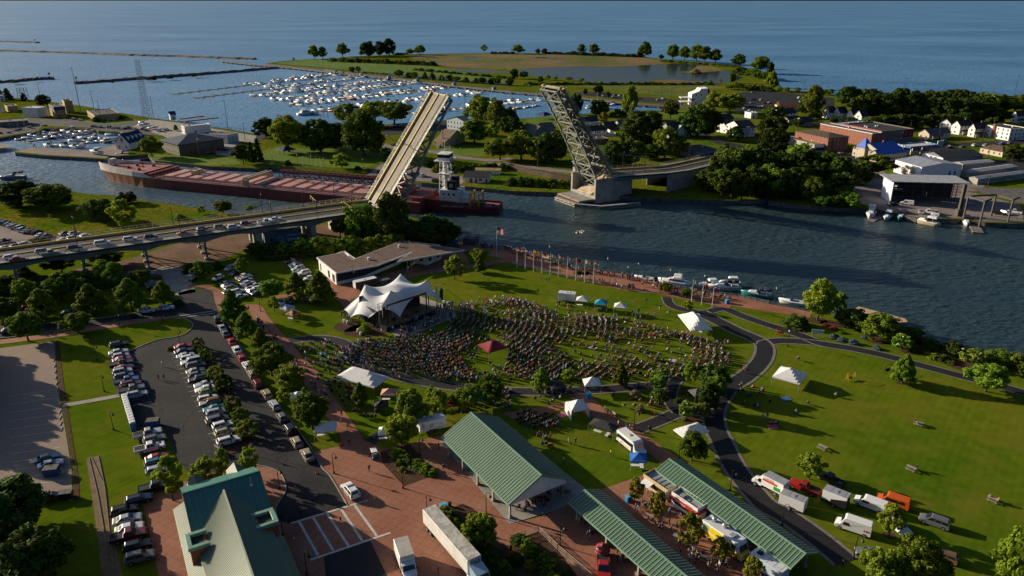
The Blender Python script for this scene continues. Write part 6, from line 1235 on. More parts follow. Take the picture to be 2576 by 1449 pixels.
def gable(t,label,a,b,D,h,rh,ridge,wall,roof,faces='fl',cat='house',name='house',chim=False,over=.45,hip=False,win=True,gambrel=False,porch=None,z=0):
 A,L,r=frame(t,a,b)
 if isinstance(D,tuple):D=(g(t,*D)-A).length
 o=thing(name,label,cat,A+Vc((0,0,z)),r);m=MB();m.bx(0,L,0,D,-.3,h)
 if not hip:
  if ridge=='x':
   for x in(0,L-.2):m.solid([(x,0,h),(x,D,h),(x,D/2,h+rh)],(.2,0,0))
  else:
   for y in(0,D-.2):m.solid([(0,y,h),(L,y,h),(L/2,y,h+rh)],(0,.2,0))
 m.bd('wall',W_[wall],o);m=MB();e=over;th=.16
 if hip:
  k=min(L,D)/2
  if L>=D:p,q=(k,D/2,h+rh),(L-k,D/2,h+rh)
  else:p,q=(L/2,k,h+rh),(L/2,D-k,h+rh)
  c=[(-e,-e,h),(L+e,-e,h),(L+e,D+e,h),(-e,D+e,h)]
  vs=c+[p,q]
  fs=[(0,1,5,4),(1,2,5),(2,3,4,5),(3,0,4)]if L>=D else[(0,1,4),(1,2,5,4),(2,3,5),(3,0,4,5)]
  m.add(vs,fs+[(3,2,1,0)]);m.bx(-e,L+e,-e,D+e,h-.14,h-.003)
 else:
  S=(D if ridge=='x' else L)/2;sl=rh/S;ze=h-e*sl
  def slab(p0,p1,p2,p3):m.solid([p0,p1,p2,p3],(0,0,th))
  if ridge=='x':
   if gambrel:
    for s in(0,1):
     y0,y1,y2=(-e,D*.2,D/2)if s==0 else(D+e,D*.8,D/2)
     slab((-e,y0,h-.2),(L+e,y0,h-.2),(L+e,y1,h+rh*.65),(-e,y1,h+rh*.65));slab((-e,y1,h+rh*.65),(L+e,y1,h+rh*.65),(L+e,y2,h+rh),(-e,y2,h+rh))
    for x in(0,L-.2):pass
   else:
    slab((-e,-e,ze),(L+e,-e,ze),(L+e,D/2,h+rh),(-e,D/2,h+rh));slab((-e,D/2,h+rh),(L+e,D/2,h+rh),(L+e,D+e,ze),(-e,D+e,ze))
  else:
   slab((-e,-e,ze),(L/2,-e,h+rh),(L/2,D+e,h+rh),(-e,D+e,ze));slab((L/2,-e,h+rh),(L+e,-e,ze),(L+e,D+e,ze),(L/2,D+e,h+rh))
 rf=m.bd('roof',RF[roof],o)
 if chim:
  m=MB();m.bx(L*.6-.4,L*.6+.4,D/2-.35,D/2+.35,h+rh*.55,h+rh+1.1);m.bd('chimney',W_['brick'],rf)
 if win:windows(o,L,D,h,faces)
 if win:door(o,L*.5)
 if porch:
  m=MB();m.solid([(porch[0]*L,-2.2,2.5),(porch[1]*L,-2.2,2.5),(porch[1]*L,0,3.1),(porch[0]*L,0,3.1)],(0,0,.14));m.bd('porch_roof',RF[roof],o);m=MB()
  for q in(porch[0]*L+.2,porch[1]*L-.2):m.bx(q-.08,q+.08,-2.1,-1.94,0,2.5)
  m.bd('porch_post',W_['white'],o)
 return o,L,D
def flat(t,label,a,b,D,h,wall,roof,faces='fl',cat='building',name='building',par=.4,win=True,trim=None,floor=2.8,sp=3.2,z=0,wsz=(1.0,1.3)):
 A,L,r=frame(t,a,b)
 if isinstance(D,tuple):D=(g(t,*D)-A).length
 o=thing(name,label,cat,A+Vc((0,0,z)),r);m=MB();m.bx(0,L,0,D,-.3,h);m.bd('wall',W_[wall],o)
 m=MB();m.bx(.25,L-.25,.25,D-.25,h,h+.06);rf=m.bd('roof',RF[roof],o)
 m=MB();q=.25
 for c in((-.06,L+.06,-.06,q),(-.06,L+.06,D-q,D+.06),(-.06,q,q,D-q),(L-q,L+.06,q,D-q)):m.bx(*c,h-.1,h+par)
 m.bd('parapet',W_[trim or wall],o)
 for k in range(max(1,int(L*D/220))):
  m=MB();x,y=rc.uniform(.2,.8)*L,rc.uniform(.3,.8)*D;m.bx(x-.6,x+.6,y-.5,y+.5,h+.06,h+.9);m.bd('roof_unit',steel,rf)
 if win:windows(o,L,D,h,faces,floor,sp,*wsz);door(o,L*.4)
 return o,L,D
green_r=green_r2=M('green_roof',(.075,.16,.10),.45,(.06,.135,.085),.4,coord='obj',spec=.4,fine=.08,finescale=2);rib_m=M('green_rib_highlight',(.26,.31,.21),.45)  # ribs paler than the roof sheet, painting in sunlit seam highlights
def seams(par,p0,p1,q0,q1,step,mat=rib_m,hgt=.08,wd=.13):
 p0,p1,q0,q1=map(Vc,(p0,p1,q0,q1));n=int((p1-p0).length/step);m=MB()
 for i in range(n+1):m.bar(p0.lerp(p1,i/n),q0.lerp(q1,i/n),wd,hgt*2)
 m.bd('roof_seam',mat,par)
teal_p=M('green_trim',(.20,.34,.25),.45,(.17,.3,.22),1,coord='obj')
teal_x=ribs('teal_ribs_x',(.06,.19,.155),(.05,.165,.135),.9,0,.4,.12)
st=thing('station_building','brick station with crossing green ribbed roofs and two square parapet towers','station',Vc((-49.9,104.29,0)),R(30))
st.rotation_euler=(0,0,R(30))
def sy(y):return-y
m=MB();m.bx(-5.2,7.0,10,-3,-.2,6);m.bx(-4.9,6.0,-30,-3,-.2,5)
for x in(-5.2,6.8):m.solid([(x,-3,6),(x,10,6),(x,3.5,9.1)],(.2,0,0))
m.bx(-6.4,-3.7,-8.9,-5.1,0,6.6);m.bx(4.1,7.1,-9.0,-5.2,0,6.6);m.bd('wall',W_['brick'],st)
m=MB();m.solid([(-5.6,-3.3,6.0),(7.35,-3.3,6.0),(7.35,3.5,9.2),(-5.6,3.5,9.2)],(0,0,.12));m.solid([(-5.6,3.5,9.2),(7.35,3.5,9.2),(7.35,10.3,6.0),(-5.6,10.3,6.0)],(0,0,.12));m.bx(-5.65,7.4,3.35,3.65,9.25,9.42);m.bd('cross_roof',teal_x,st)
m=MB();m.solid([(-5.2,-30,5),(.75,-30,8.7),(.75,1.5,8.7),(-5.2,-2.9,5)],(0,0,.14));m.solid([(.75,-30,8.7),(6.4,-30,5),(6.4,-2.9,5),(.75,1.5,8.7)],(0,0,.14));m.bd('nave_roof',green_r2,st)
seams(st,(-5.2,-30,5.16),(-5.2,-3,5.16),(.75,-30,8.86),(.75,1.2,8.86),.45);seams(st,(6.4,-30,5.16),(6.4,-3,5.16),(.75,-30,8.86),(.75,1.2,8.86),.45);seams(st,(-5.6,-3.3,6.12),(7.35,-3.3,6.12),(-5.6,3.5,9.32),(7.35,3.5,9.32),.9,teal_p,.04,.05)
m=MB();m.bx(.6,.9,-30,1.6,8.78,8.98);m.bd('ridge_cap',M('ridge_highlight',(.40,.42,.30),.4),st)  # pale cap paints in the sunlit highlight along the nave ridge
for x0,x1,y0,y1 in((-7.4,-5.0,-22,8.4),(6.2,8.0,-30,-8.5)):
 m=MB();lo,hi=(3.0,4.2)if x0<0 else(4.2,3.0);m.solid([(x0,y0,lo),(x1,y0,hi),(x1,y1,hi),(x0,y1,lo)],(0,0,.12));m.bd('awning',green_r2,st);seams(st,(x0,y0,lo+.13),(x0,y1,lo+.13),(x1,y0,hi+.13),(x1,y1,hi+.13),.45)
for xa,xb,ya,yb in((-6.7,-3.4,-9.1,-4.9),(3.8,7.4,-9.3,-5.0)):
 m=MB();w2=.75
 m.bx(xa,xb,ya,ya+w2,6.6,7.2);m.bx(xa,xb,yb-w2,yb,6.6,7.2)
 if xa<0:m.bx(xa,xa+w2,ya+w2,yb-w2,6.6,7.2)
 else:m.bx(xb-w2,xb,ya+w2,yb-w2,6.6,7.2)
 m.bd('parapet',teal_p,st,bevel=.05);m=MB();m.bx(xa+w2,xb-w2,ya+w2,yb-w2,6.5,6.62);m.bd('roof_well',M('roof_well_dark',(.02,.03,.03),.9),st)
for x in(-2.85,4.25):
 m=MB();m.bx(x-1.3,x+1.3,8,12.2,0,5.4);m.solid([(x-1.3,12.0,5.4),(x+1.3,12.0,5.4),(x,12.0,6.4)],(0,.2,0));d=m.bd('dormer',W_['brick'],st);seams(d,(x-1.6,5.2,5.31),(x-1.6,12.5,5.31),(x,5.2,6.66),(x,12.5,6.66),.42)
 m=MB();m.solid([(x-1.6,5.0,5.2),(x,5.0,6.55),(x,12.6,6.55),(x-1.6,12.6,5.2)],(0,0,.1));m.solid([(x,5.0,6.55),(x+1.6,5.0,5.2),(x+1.6,12.6,5.2),(x,12.6,6.55)],(0,0,.1));m.bd('roof',green_r2,d)
window(st,-5.2,3.8,1.5,.5,1.2,'l');window(st,-5.2,3.8,5.5,.5,1.2,'l');m=MB();m.tube((5.3,1.4,8),(5.3,1.4,9.9),.05);m.bx(5.05,5.55,1.0,1.5,8.1,8.5);m.bd('roof_vent',steel,st)
def pavilion(label,E0,L,Wd,ez,rz,ncol,gab,rng=R(-57.4),name='pavilion'):
 o=thing(name,label,'pavilion',Vc((E0[0],E0[1],0)),rng);m=MB();th=.14
 m.solid([(0,0,ez),(L,0,ez),(L,Wd/2,rz),(0,Wd/2,rz)],(0,0,th));m.solid([(0,Wd/2,rz),(L,Wd/2,rz),(L,Wd,ez),(0,Wd,ez)],(0,0,th));m.bd('roof',green_r,o);k=.7
 seams(o,(0.05,0,ez+th),(L-.05,0,ez+th),(0.05,Wd/2,rz+th),(L-.05,Wd/2,rz+th),k);seams(o,(0.05,Wd,ez+th),(L-.05,Wd,ez+th),(0.05,Wd/2,rz+th),(L-.05,Wd/2,rz+th),k)
 m=MB();m.bx(-.04,L+.04,Wd/2-.14,Wd/2+.14,rz+.1,rz+.24)
 for y in(-.03,Wd+.03):m.bx(0,L,y-.05,y+.05,ez-.18,ez+.16)
 m.bd('ridge_cap',teal_p,o)
 m=MB()
 for x in(-.02,L-.06):m.bar((x+.04,0,ez),(x+.04,Wd/2,rz),.1,.35);m.bar((x+.04,Wd/2,rz),(x+.04,Wd,ez),.1,.35)
 m.bd('barge_board',teal_p,o)
 if gab:
  q=(rz-ez)/(Wd/2)
  for x in(.4,L-.55):m=MB();m.solid([(x,.5,ez+.5*q-.05),(x,Wd-.5,ez+.5*q-.05),(x,Wd/2,rz-.08)],(.15,0,0));m.bx(x,x+.15,1.0,Wd-1.0,ez-.55,ez+.2);m.bd('gable_wall',W_['white'],o)
 for y in(1.1,Wd-1.1):
  for i in range(ncol):
   m=MB();x=1.3+(L-2.6)*i/(ncol-1);m.bx(x-.17,x+.17,y-.17,y+.17,.5,ez+.2);m.bx(x-.32,x+.32,y-.32,y+.32,0,.5);m.bd('column',concrete_o,o)
 m=MB()
 for y in(1.1,Wd-1.1):m.bx(1,L-1,y-.12,y+.12,ez-.05,ez+.3)
 for i in range(ncol):x=1.3+(L-2.6)*i/(ncol-1);m.bx(x-.1,x+.1,1.2,Wd-1.2,ez+.05,ez+.32)
 m.bd('beam',wood,o);return o
pavilion('large open pavilion with green ribbed gable roof in the middle of the plaza',(-14.6,130.0),26.0,14.1,4.0,7.6,5,True)
pavilion('long narrow green pavilion beside the asphalt path',(27.8,119.7),31.4,6.7,3.2,4.55,8,False)
pavilion('long narrow green pavilion cut by the bottom of the picture',(10.27,109.8),31.4,7.1,3.2,4.55,8,False)
vz=4.2
shingle=M('brown_shingle',(.13,.095,.08),.95,(.19,.135,.11),.8,fine=.25,finescale=2.2,spec=.1)
vo=g(ZF,430,820);t=thing('visitor_building','low visitor building with folded brown roof and a long dark glass wall','building',vo)
def vp(x,y,z):return g(ZF,x,y,z)-vo
roofpts=[vp(a,b,vz)for a,b in((110,375),(420,622),(1090,500),(1650,280),(1405,440),(2490,250),(1480,105),(690,412),(535,293))]
m=MB();m.prism([(p.x,p.y)for p in roofpts],vz-.05,vz+.12,0);m.bd('roof',shingle,t)
m=MB()
for a,b in zip(roofpts,roofpts[1:]+roofpts[:1]):m.bar((a.x,a.y,vz-.12),(b.x,b.y,vz-.12),.16,.5)
m.bd('fascia',white,t)
base=[g(ZF,*p)-vo for p in((150,575),(430,820),(870,715),(1460,470))]
m=MB();gm=MB()
for i,(a,b)in enumerate(zip(base[:-1],base[1:])):
 n=Vc((-(b-a).y,(b-a).x,0)).normalized()*.3
 if i==0:m.solid([a,b,b+Vc((0,0,vz-.3)),a+Vc((0,0,vz-.3))],n)
 else:
  m.solid([a,b,b+Vc((0,0,1.1)),a+Vc((0,0,1.1))],n);gm.solid([a+n*.3+Vc((0,0,1.1)),b+n*.3+Vc((0,0,1.1)),b+n*.3+Vc((0,0,vz-.3)),a+n*.3+Vc((0,0,vz-.3))],n*.3)
m.bd('wall',W_['white'],t);gm.bd('glass_wall',pane_m,t);m=MB()
for a,b in zip(base[1:-1],base[2:]):
 k=int((b-a).length/2.2)
 for i in range(k):p=a.lerp(b,i/k);m.bx(p.x-.05,p.x+.05,p.y+.05,p.y+.15,1.1,vz-.3)
m.bd('mullion',black,t)
w1=[g(ZF,*p)-vo for p in((1660,460),(1885,500),(2120,400))];m=MB()
for a,b in zip(w1[:-1],w1[1:]):m.solid([a,b,b+Vc((0,0,vz-.25)),a+Vc((0,0,vz-.25))],Vc((-(b-a).y,(b-a).x,0)).normalized()*.3)
bk=[g(ZF,*p)-vo for p in((200,560),(560,430),(740,560),(1500,260),(2100,330))]
for a,b in zip(bk[:-1],bk[1:]):m.solid([a,b,b+Vc((0,0,vz-.4)),a+Vc((0,0,vz-.4))],Vc((-(b-a).y,(b-a).x,0)).normalized()*.3)
m.bd('wing_wall',W_['white'],t)
for a,b,k in((w1[0],w1[1],.6),(w1[1],w1[2],.2),(w1[1],w1[2],.75)):
 p=a.lerp(b,k);o=MB();o.bx(-.75,.75,-.03,.03,0,1.3);q=o.bd('window',pane_m,t);q.location=p+Vc((0,0,1.3))+Vc(((b-a).y,-(b-a).x,0)).normalized()*.05;q.rotation_euler=(0,0,ang(a,b))
a,b=base[0],base[1]
for k,w_,mt in((.12,.8,pane_m),(.6,1.6,pane_m),(.86,2.2,pane_m)):
 p=a.lerp(b,k);o=MB();o.bx(-w_/2,w_/2,-.04,.04,0,2.6);q=o.bd('door' if k>.5 else 'window',mt,t);q.location=p+Vc((0,0,.5))+Vc(((b-a).y,-(b-a).x,0)).normalized()*.04;q.rotation_euler=(0,0,ang(a,b))
for x,y in((1575,600),(1635,605)):
 p=g(ZF,x,y)-vo;m=MB();m.bx(p.x-.14,p.x+.14,p.y-.14,p.y+.14,0,vz);m.bd('porch_post',steel,t)
for x,y in((950,415),(1440,210)):
 p=vp(x,y,vz);m=MB();m.lathe([(.5,0),(.5,.5),(.6,.55),(.6,.9),(.2,1.0)],(p.x,p.y,vz+.1),10);m.bd('roof_vent',white,t)
for x,y in((555,410),(900,388),(1600,135),(1890,205)):
 p=vp(x,y,vz);m=MB();m.tube((p.x,p.y,vz),(p.x,p.y,vz+.8),.1);m.bd('vent_pipe',steel,t)
tz=10.0
pk=[g(ZF,885,805,tz),g(ZF,1460,630,tz),g(ZF,1300,905,tz),g(ZF,1895,720,tz)]
cr=[g(ZF,548,1216,2.6),g(ZF,655,1332,1.9),g(ZF,945,1342,3.0),g(ZF,1450,1332,2.8),g(ZF,2132,1087,3.6),g(ZF,1950,890,4.5),g(ZF,1050,890,4.5)]
to=g(ZF,1350,1200,0);arch=g(ZF,1745,998,5.6)
V0=[p-to for p in pk+cr]+[(pk[0]+pk[1]+pk[2]+pk[3])/4-to,arch-to]
F0=[(0,2,11),(2,3,11),(3,1,11),(1,0,11),(0,10,4),(0,4,5),(0,5,6),(0,6,2),(2,6,7),(2,7,12),(2,12,3),(3,12,8),(3,8,9),(3,9,1),(1,9,10),(1,10,0)]
bmt=bmesh.new();vs=[bmt.verts.new(v)for v in V0]
for f in F0:bmt.faces.new([vs[i]for i in f])
bmesh.ops.subdivide_edges(bmt,edges=bmt.edges[:],cuts=11,use_grid_fill=True)
bmt.verts.ensure_lookup_table();pin={i for i in range(11)}|{12}
RID={(2,3):2.3,(0,1):2.6,(0,2):2.6,(1,3):2.8,(0,5):1.3,(0,4):1.6,(2,6):1.2,(2,7):.9,(3,8):1.0,(3,9):1.5,(1,10):1.5,(1,9):1.5,(7,12):-1.5,(8,12):-.9,(4,5):-.5,(5,6):-1.0,(6,7):-2.6,(9,10):-1,(4,10):-1,(8,9):-1}
for(i,j),s_ in RID.items():
 a,b=V0[i],V0[j];ab=b-a
 for v in bmt.verts:
  k=(v.co-a).dot(ab)/ab.length_squared
  if .01<k<.99 and(a+ab*k-v.co).length<1e-3:pin.add(v.index);v.co=v.co+Vc((0,0,-4*k*(1-k)*s_))
for it in range(120):
 new=[]
 for v in bmt.verts:
  if v.index in pin:new.append(v.co.copy());continue
  nb_=[e.other_vert(v).co for e in v.link_edges];c=sum(nb_,Vc())/len(nb_)
  new.append(v.co.lerp(c,.7))
 for v,c in zip(bmt.verts,new):v.co=c
bmesh.ops.recalc_face_normals(bmt,faces=bmt.faces)
me=bpy.data.meshes.new('canopy');bmt.to_mesh(me);bmt.free();me.materials.append(tentw);me.polygons.foreach_set('use_smooth',[True]*len(me.polygons))
t=thing('stage_tent','large white tensile stage tent with four peaks over the band','tent',to);ca=bpy.data.objects.new('canopy',me);COL.objects.link(ca);ca.parent=t
for p in pk:
 m=MB();m.tube((p-to).lerp(Vc(((p-to).x,(p-to).y,0)),1),p-to,.16);m.bd('mast',steel,t)
anch=[g(ZF,490,1300),g(ZF,640,1420),g(ZF,900,1440),g(ZF,1480,1440),g(ZF,2180,1222),g(ZF,2150,870),g(ZF,900,880)]
for c,a in zip(cr,anch):
 m=MB();m.tube(c-to,a-to+Vc((0,0,.3)),.05);m.bd('cable',steel,t)
rzS=ang(pk[2],pk[3]);sc_=(pk[0]+pk[1]+pk[2]+pk[3])/4
t=thing('stage','black stage floor with dark back wall and added shade walls under the white tent','stage',Vc((sc_.x,sc_.y-2.5,.1)),rzS)
m=MB();m.bx(-9,9,-7.5,6,0,1.4);m.bd('floor',black,t);m=MB();m.bx(-9,9.5,5.6,5.8,0,7);m.bx(-9,-8.8,-2,5.6,0,5);m.bx(9.3,9.5,1,5.6,0,5);m.bd('shade_backdrop',M('stage_shade_black',(.02,.02,.025),.95),t)  # floor and back wall enlarged, side walls added, to shade the tent opening
m=MB()
for x in(-7,7):m.tube((x,-5.5,0),(x,-5.5,7),.2)
m.bar((-7,-5.5,6.9),(7,-5.5,6.9),.4,.4);m.bd('truss',black,t)
for i,(x,y,w_,h)in enumerate(((-5,1,1.6,1.4),(-2.5,2,1.2,1.6),(0,1,2.4,1.0),(3,2,1.4,1.5),(5.4,.5,1.2,1.8),(-4,-4,1.2,.5),(0,-4.6,1.4,.5),(4,-4.2,1.2,.5))):
 m=MB();m.bx(x-w_/2,x+w_/2,y-.5,y+.5,1.4,1.4+h);o=m.bd('amplifier',M('amp_black',(.03,.03,.03),.7),t,bevel=.04)
def speaker_tower(label,bx_,by_,ty,lx,ly):
 b=g(ZF,bx_,by_);h=ht(ZF,bx_,by_,ty);o=thing('speaker_tower',label,'speaker tower',b,R(28));m=MB()
 for x,y in((-.2,-.2),(.2,-.2),(.2,.2),(-.2,.2)):m.tube((x,y,0),(x,y,h),.035,n=4)
 k=int(h/.6)
 for i in range(k):
  z=i*.6
  for a,c in(((-.2,-.2),(.2,-.2)),((.2,-.2),(.2,.2)),((.2,.2),(-.2,.2)),((-.2,.2),(-.2,-.2))):m.tube((*a,z),(*c,z+.6),.02,n=4)
 m.bar((-.2,0,h),(1.4,-.5,h+.3),.12,.12);m.bd('mast',steel,o)
 m=MB();m.tube((1.3,-.5,h+.2),(1.3,-.5,h-1.0),.02);m.bd('chain',black,o)
 for i in range(8):
  m=MB();m.bx(.85,1.75,-.9+i*.035,-.1+i*.035,h-1.5-i*.48,h-1.05-i*.48);m.bd('line_speaker',black,o,bevel=.03)
 m=MB()
 for a in(30,150,270):m.tube((0,0,.15),(1.6*math.cos(R(a)),1.6*math.sin(R(a)),.05),.05);m.tube((0,0,2.4),(1.6*math.cos(R(a)),1.6*math.sin(R(a)),.05),.03)
 m.bd('outrigger',steel,o)
speaker_tower('tall line of black speakers on a steel mast left of the stage',1130,1520,1120,0,0);speaker_tower('tall line of black speakers on a steel mast right of the stage',2050,1215,825,0,0)
for i,(x,y)in enumerate(((690,1000),(770,1060),(790,1085),(665,990),(1418,845),(1447,855))):
 m=MB();m.lathe([(.34,0),(.34,.9),(.3,.95)],n=10);o=m.bd('anchor_block',white);o.location=g(11,x,y);tag(o,['white round anchor post left of the stage pad, second one','white round anchor post before the bright shrub, left one','white round anchor post before the bright shrub, right one','white round anchor post farthest left of the stage pad','white round anchor post right of the stage, left one','white round anchor post right of the stage, right one'][i],'anchor post','white anchor posts of the stage tent')
# - town, boatyard and coast guard yard
def hips(*a,**k):return gable(*a,hip=True,**k)
hips(Za,'red brick apartment block with brown hipped roof and balconies',(545,1085),(962,1045),(45,915),8.6,1.9,'x','brick','brown','fl','apartment block','apartment_block')
flat(Za,'long red brick apartment block with white roof edge and flat roof',(1440,995),(1640,975),(545,760),8.8,'brick','grey','fl','apartment block','apartment_block',.25,trim='white')
flat(Za,'low shop with pale blue flat roof behind the brick apartments',(1015,690),(1640,625),(745,615),4.6,'dark','mem','f','shop','shop')
o,L,D=flat(Za,'dark brick shop row with one bright red end front',(1640,945),(2300,880),(1200,760),8.2,'brown','dark','f','shop','shop_row',.7,sp=2.6)
m=MB();m.bx(L*.68,L,-.12,-.04,3.6,8.4);m.bd('red_front',W_['red'],o);m=MB();m.bx(L*.38,L,-.5,-.05,2.9,3.6);m.bd('sign_board',W_['grey'],o);m=MB();m.bx(-.12,-.07,0,D,5.5,9.2);m.bd('red_side_wall',M('faded_red_brick',(.34,.10,.09),.9),o)
for k in(.75,.9):window(o,L*k,5.0,-.12,.9,1.5,'f')
o,L,D=flat(Za,'single storey shop with white front and beige side below the brick flats',(275,1085),(530,1068),(-160,975),4.4,'sand','tan','l','shop','shop',.35)
m=MB();m.bx(0,L,-.1,-.04,0,4.7);m.bd('white_front',W_['white'],o);m=MB();m.bx(L*.12,L*.9,-.14,-.1,.5,2.6);m.bd('shop_window',pane_m,o)
o,L,D=gable(Za,'old house with bright blue metal roof, turret and cream walls',(1690,1300),(2170,1245),(1500,1150),4.6,4.6,'x','cream','bright','fl','house','house',chim=True)
m=MB();m.bx(-1.5,4.5,D*.55,D*.55+6,0,6.2);m.bd('turret',W_['cream'],o);m=MB();c=(1.5,D*.55+3);m.add([(-2,c[1]-3.5,6.2),(5,c[1]-3.5,6.2),(5,c[1]+3.5,6.2),(-2,c[1]+3.5,6.2),(c[0],c[1],12.2)],[(0,1,4),(1,2,4),(2,3,4),(3,0,4),(3,2,1,0)]);m.bd('turret_roof',RF['bright'],o)
m=MB();m.bx(-3,0,1.5,6.5,0,4.4);m.solid([(-3,1.5,4.4),(-3,6.5,4.4),(-3,4,6.6)],(.2,0,0));m.bd('bay',W_['cream'],o);m=MB();m.solid([(-3.4,1.1,4.2),(2,1.1,4.2),(2,4,6.7),(-3.4,4,6.7)],(0,0,.12));m.solid([(-3.4,4,6.7),(2,4,6.7),(2,6.9,4.2),(-3.4,6.9,4.2)],(0,0,.12));m.bd('bay_roof',RF['bright'],o);window(o,-3,1.2,4,1.1,1.8,'l')
o,L,D=flat(Za,'small white workshop with flat roof beside the dark woods',(795,1450),(1055,1420),(540,1290),3.8,'white','mem','fl','workshop','workshop',.3);m=MB();m.bx(L*.2,L*.28,D*.35,D*.42,3.8,5.6);m.bd('chimney',W_['brick'],o)
gable(Za,'white house with gambrel roof at the left of the gabled row',(592,400),(720,388),(482,375),4.6,4.6,'x','white','dark','l',gambrel=True)
gable(Za,'white house with steep gable and dark shutters, second in the row',(806,412),(960,396),(690,388),5.2,4.0,'x','white','dark','l')
gable(Za,'white house with plain steep gable, third in the row',(1076,436),(1200,424),(942,414),4.6,3.6,'x','white','dark','l')
gable(Za,'white house with bracketed gable, last in the row above the flat roofs',(1252,478),(1395,462),(1122,452),5.0,4.0,'x','white','dark','fl')
gable(Za,'dark house with grey porch left of the brick flats',(40,560),(265,545),9,3.4,3,'x','grey','dark','f')
gable(Zb,'cream store with long grey roof in the shaded lot',(585,838),(1030,795),(350,800),3.9,2.6,'x','cream','grey','l','store','store',porch=(.05,.6))
gable(Zb,'white farm style house, left of the two joined white gables',(1212,735),(1500,708),(1066,702),6.2,3.2,'x','white','dark','fl',chim=True,porch=(.05,.5))
gable(Zb,'white farm style house, right of the two joined white gables',(1522,785),(1805,752),(1392,762),6.0,3.2,'x','white','dark','fl',chim=True,porch=(-.1,.9))
gable(Zb,'small white house with high gable behind the cream store',(1022,650),(1065,640),(908,615),5,3.2,'x','white','dark','l')
gable(Zb,'pale blue house half hidden in the dark trees',(1500,500),(1640,490),(1440,470),5,3,'x','sky','grey','l')
o,L,D=flat(Zb,'white two storey flat roofed building with brick chimney stack',(2235,860),(2570,835),(1740,770),7.6,'white','dark','fl','building','building',.4);m=MB();m.bx(-.9,-.05,D*.62,D*.7,0,9.6);m.bd('chimney',W_['brick'],o)
gable(Zb,'white two storey house at the far right edge among trees',(2400,492),(2580,478),(2275,470),5.6,3.2,'x','white','dark','fl',porch=(.1,1))
hips(Zb,'low cream building with brown hipped roof at the street corner',(2105,1200),(2330,1180),(1765,1100),3.2,2.4,'x','cream','brown','l','store','store')
o,L,D=gable(Zb,'long shed with dark roof and white sign gable behind the boathouse',(880,1340),(1690,1285),(580,1225),3.4,2.2,'x','bluegrey','dark','l','shed','shed',win=False)
m=MB();m.bx(-.1,-.04,.5,D-.5,.5,3.4);m.bd('sign_gable',W_['white'],o)
m=MB();m.bx(-.13,-.1,D*.3,D*.42,2.4,3);m.bx(-.13,-.1,D*.52,D*.64,2.4,3);m.bd('sign_mark',W_['red'],o)
def storage(label,a,b,c,mural=False):
 o,L,D=gable(Zc,label,a,b,c,2.9,.7,'x','sand','pale','','storage unit','storage_unit',win=False,over=.2)
 n=int(L/3.3)
 if not mural:
  for i in range(n):
   m=MB();m.bx(.4+i*3.3,3.1+i*3.3,-.06,-.02,0,2.4);m.bd('roller_door',W_['grey'],o)
 else:
  m=MB();am=M('mural_navy',(.02,.035,.09),.8)
  for k in range(3):
   pts=[(L*.18+i*.9,-.04,1.15+k*.35+.35*math.sin(i*.38+k*.8))for i in range(int(L*.62/.9))]
   for p,q in zip(pts[:-1],pts[1:]):m.bar(p,q,.03,.12)
  m.bd('mural_wave',am,o);m=MB();x=L*.52;m.bar((x,-.06,.4),(x,-.06,2.5),.03,.16);m.bar((x-.5,-.06,2.1),(x+.5,-.06,2.1),.03,.14)
  for k in range(8):
   a0,a1=PI+k*PI/8,PI+(k+1)*PI/8;m.bar((x+.95*math.cos(a0),-.06,1.25+.85*math.sin(a0)),(x+.95*math.cos(a1),-.06,1.25+.85*math.sin(a1)),.03,.16)
  m.bd('mural_anchor',am,o)
storage('row of storage units farthest back behind the boathouse',(1000,222),(1232,202),(935,205));storage('middle row of storage units with many roller doors',(1050,286),(1400,238),(992,268));storage('front storage row with a navy anchor and wave mural',(1110,333),(1475,285),(1048,318),True)
o,L,D=gable(Zc,'large white metal boathouse with shallow grey roof',(690,297),(985,280),(415,250),ht(Zc,690,297,205),1.6,'y','metal','mem','','boathouse','boathouse',win=False,over=.2)
hB=ht(Zc,690,297,205)
for k in(.2,.45):
 m=MB();m.bx(-.08,-.02,D*k,D*k+4.2,0,5);d=m.bd('roller_door',W_['cream'],o)
for k in(.35,.7):
 m=MB();m.bx(-.1,0,D*k-.1,D*k+.1,0,hB);m.bd('downpipe',steel,o)
for k in(.72,.85):window(o,L*k,1.0,0,1.0,2.6,'f')
A,L,r=frame(Zc,(470,460),(1005,475));hr=ht(Zc,470,460,300);t=thing('boat_rack_shed','open boat rack shed with flat pale roof and one white end wall','shed',A,r)
m=MB();m.bx(-1.5,L+.6,-2.5,14,hr-.35,hr);m.bd('roof',RF['pale'],t);m=MB();m.bx(-.3,.1,-1.5,11,0,hr-.35);m.bd('end_wall',W_['metal'],t);m=MB();m.bx(.1,L,12.6,12.8,0,hr-.35);m.bd('back_wall',W_['dark'],t)
m=MB()
for i in range(8):
 x=1+i*(L-2)/7
 for y in(.2,6,12):m.bx(x-.12,x+.12,y-.12,y+.12,0,hr-.35)
for z in(2.9,5.6,8.0):
 for y in(.2,6,12):m.bx(.3,L,y-.1,y+.1,z-.12,z+.12)
m.bd('rack',W_['dark'],t)
A,L,r=frame(Zb,(190,1165),(770,1115));t=thing('fuel_canopy','blue and white fuel station canopy on posts','canopy',A,r);Dp=11;m=MB();m.bx(0,L,0,Dp,4.6,4.75);m.bd('roof',RF['white'],t);m=MB()
for c in((-.1,L+.1,-.1,.05),(-.1,L+.1,Dp-.05,Dp+.1),(-.1,.05,.05,Dp-.05),(L-.05,L+.1,.05,Dp-.05)):m.bx(*c,4.3,5.5)
m.bd('fascia',M('fascia_blue',(.02,.10,.32),.5,(.4,.42,.45),.35,coord='obj',lo=.5,hi=.56),t)
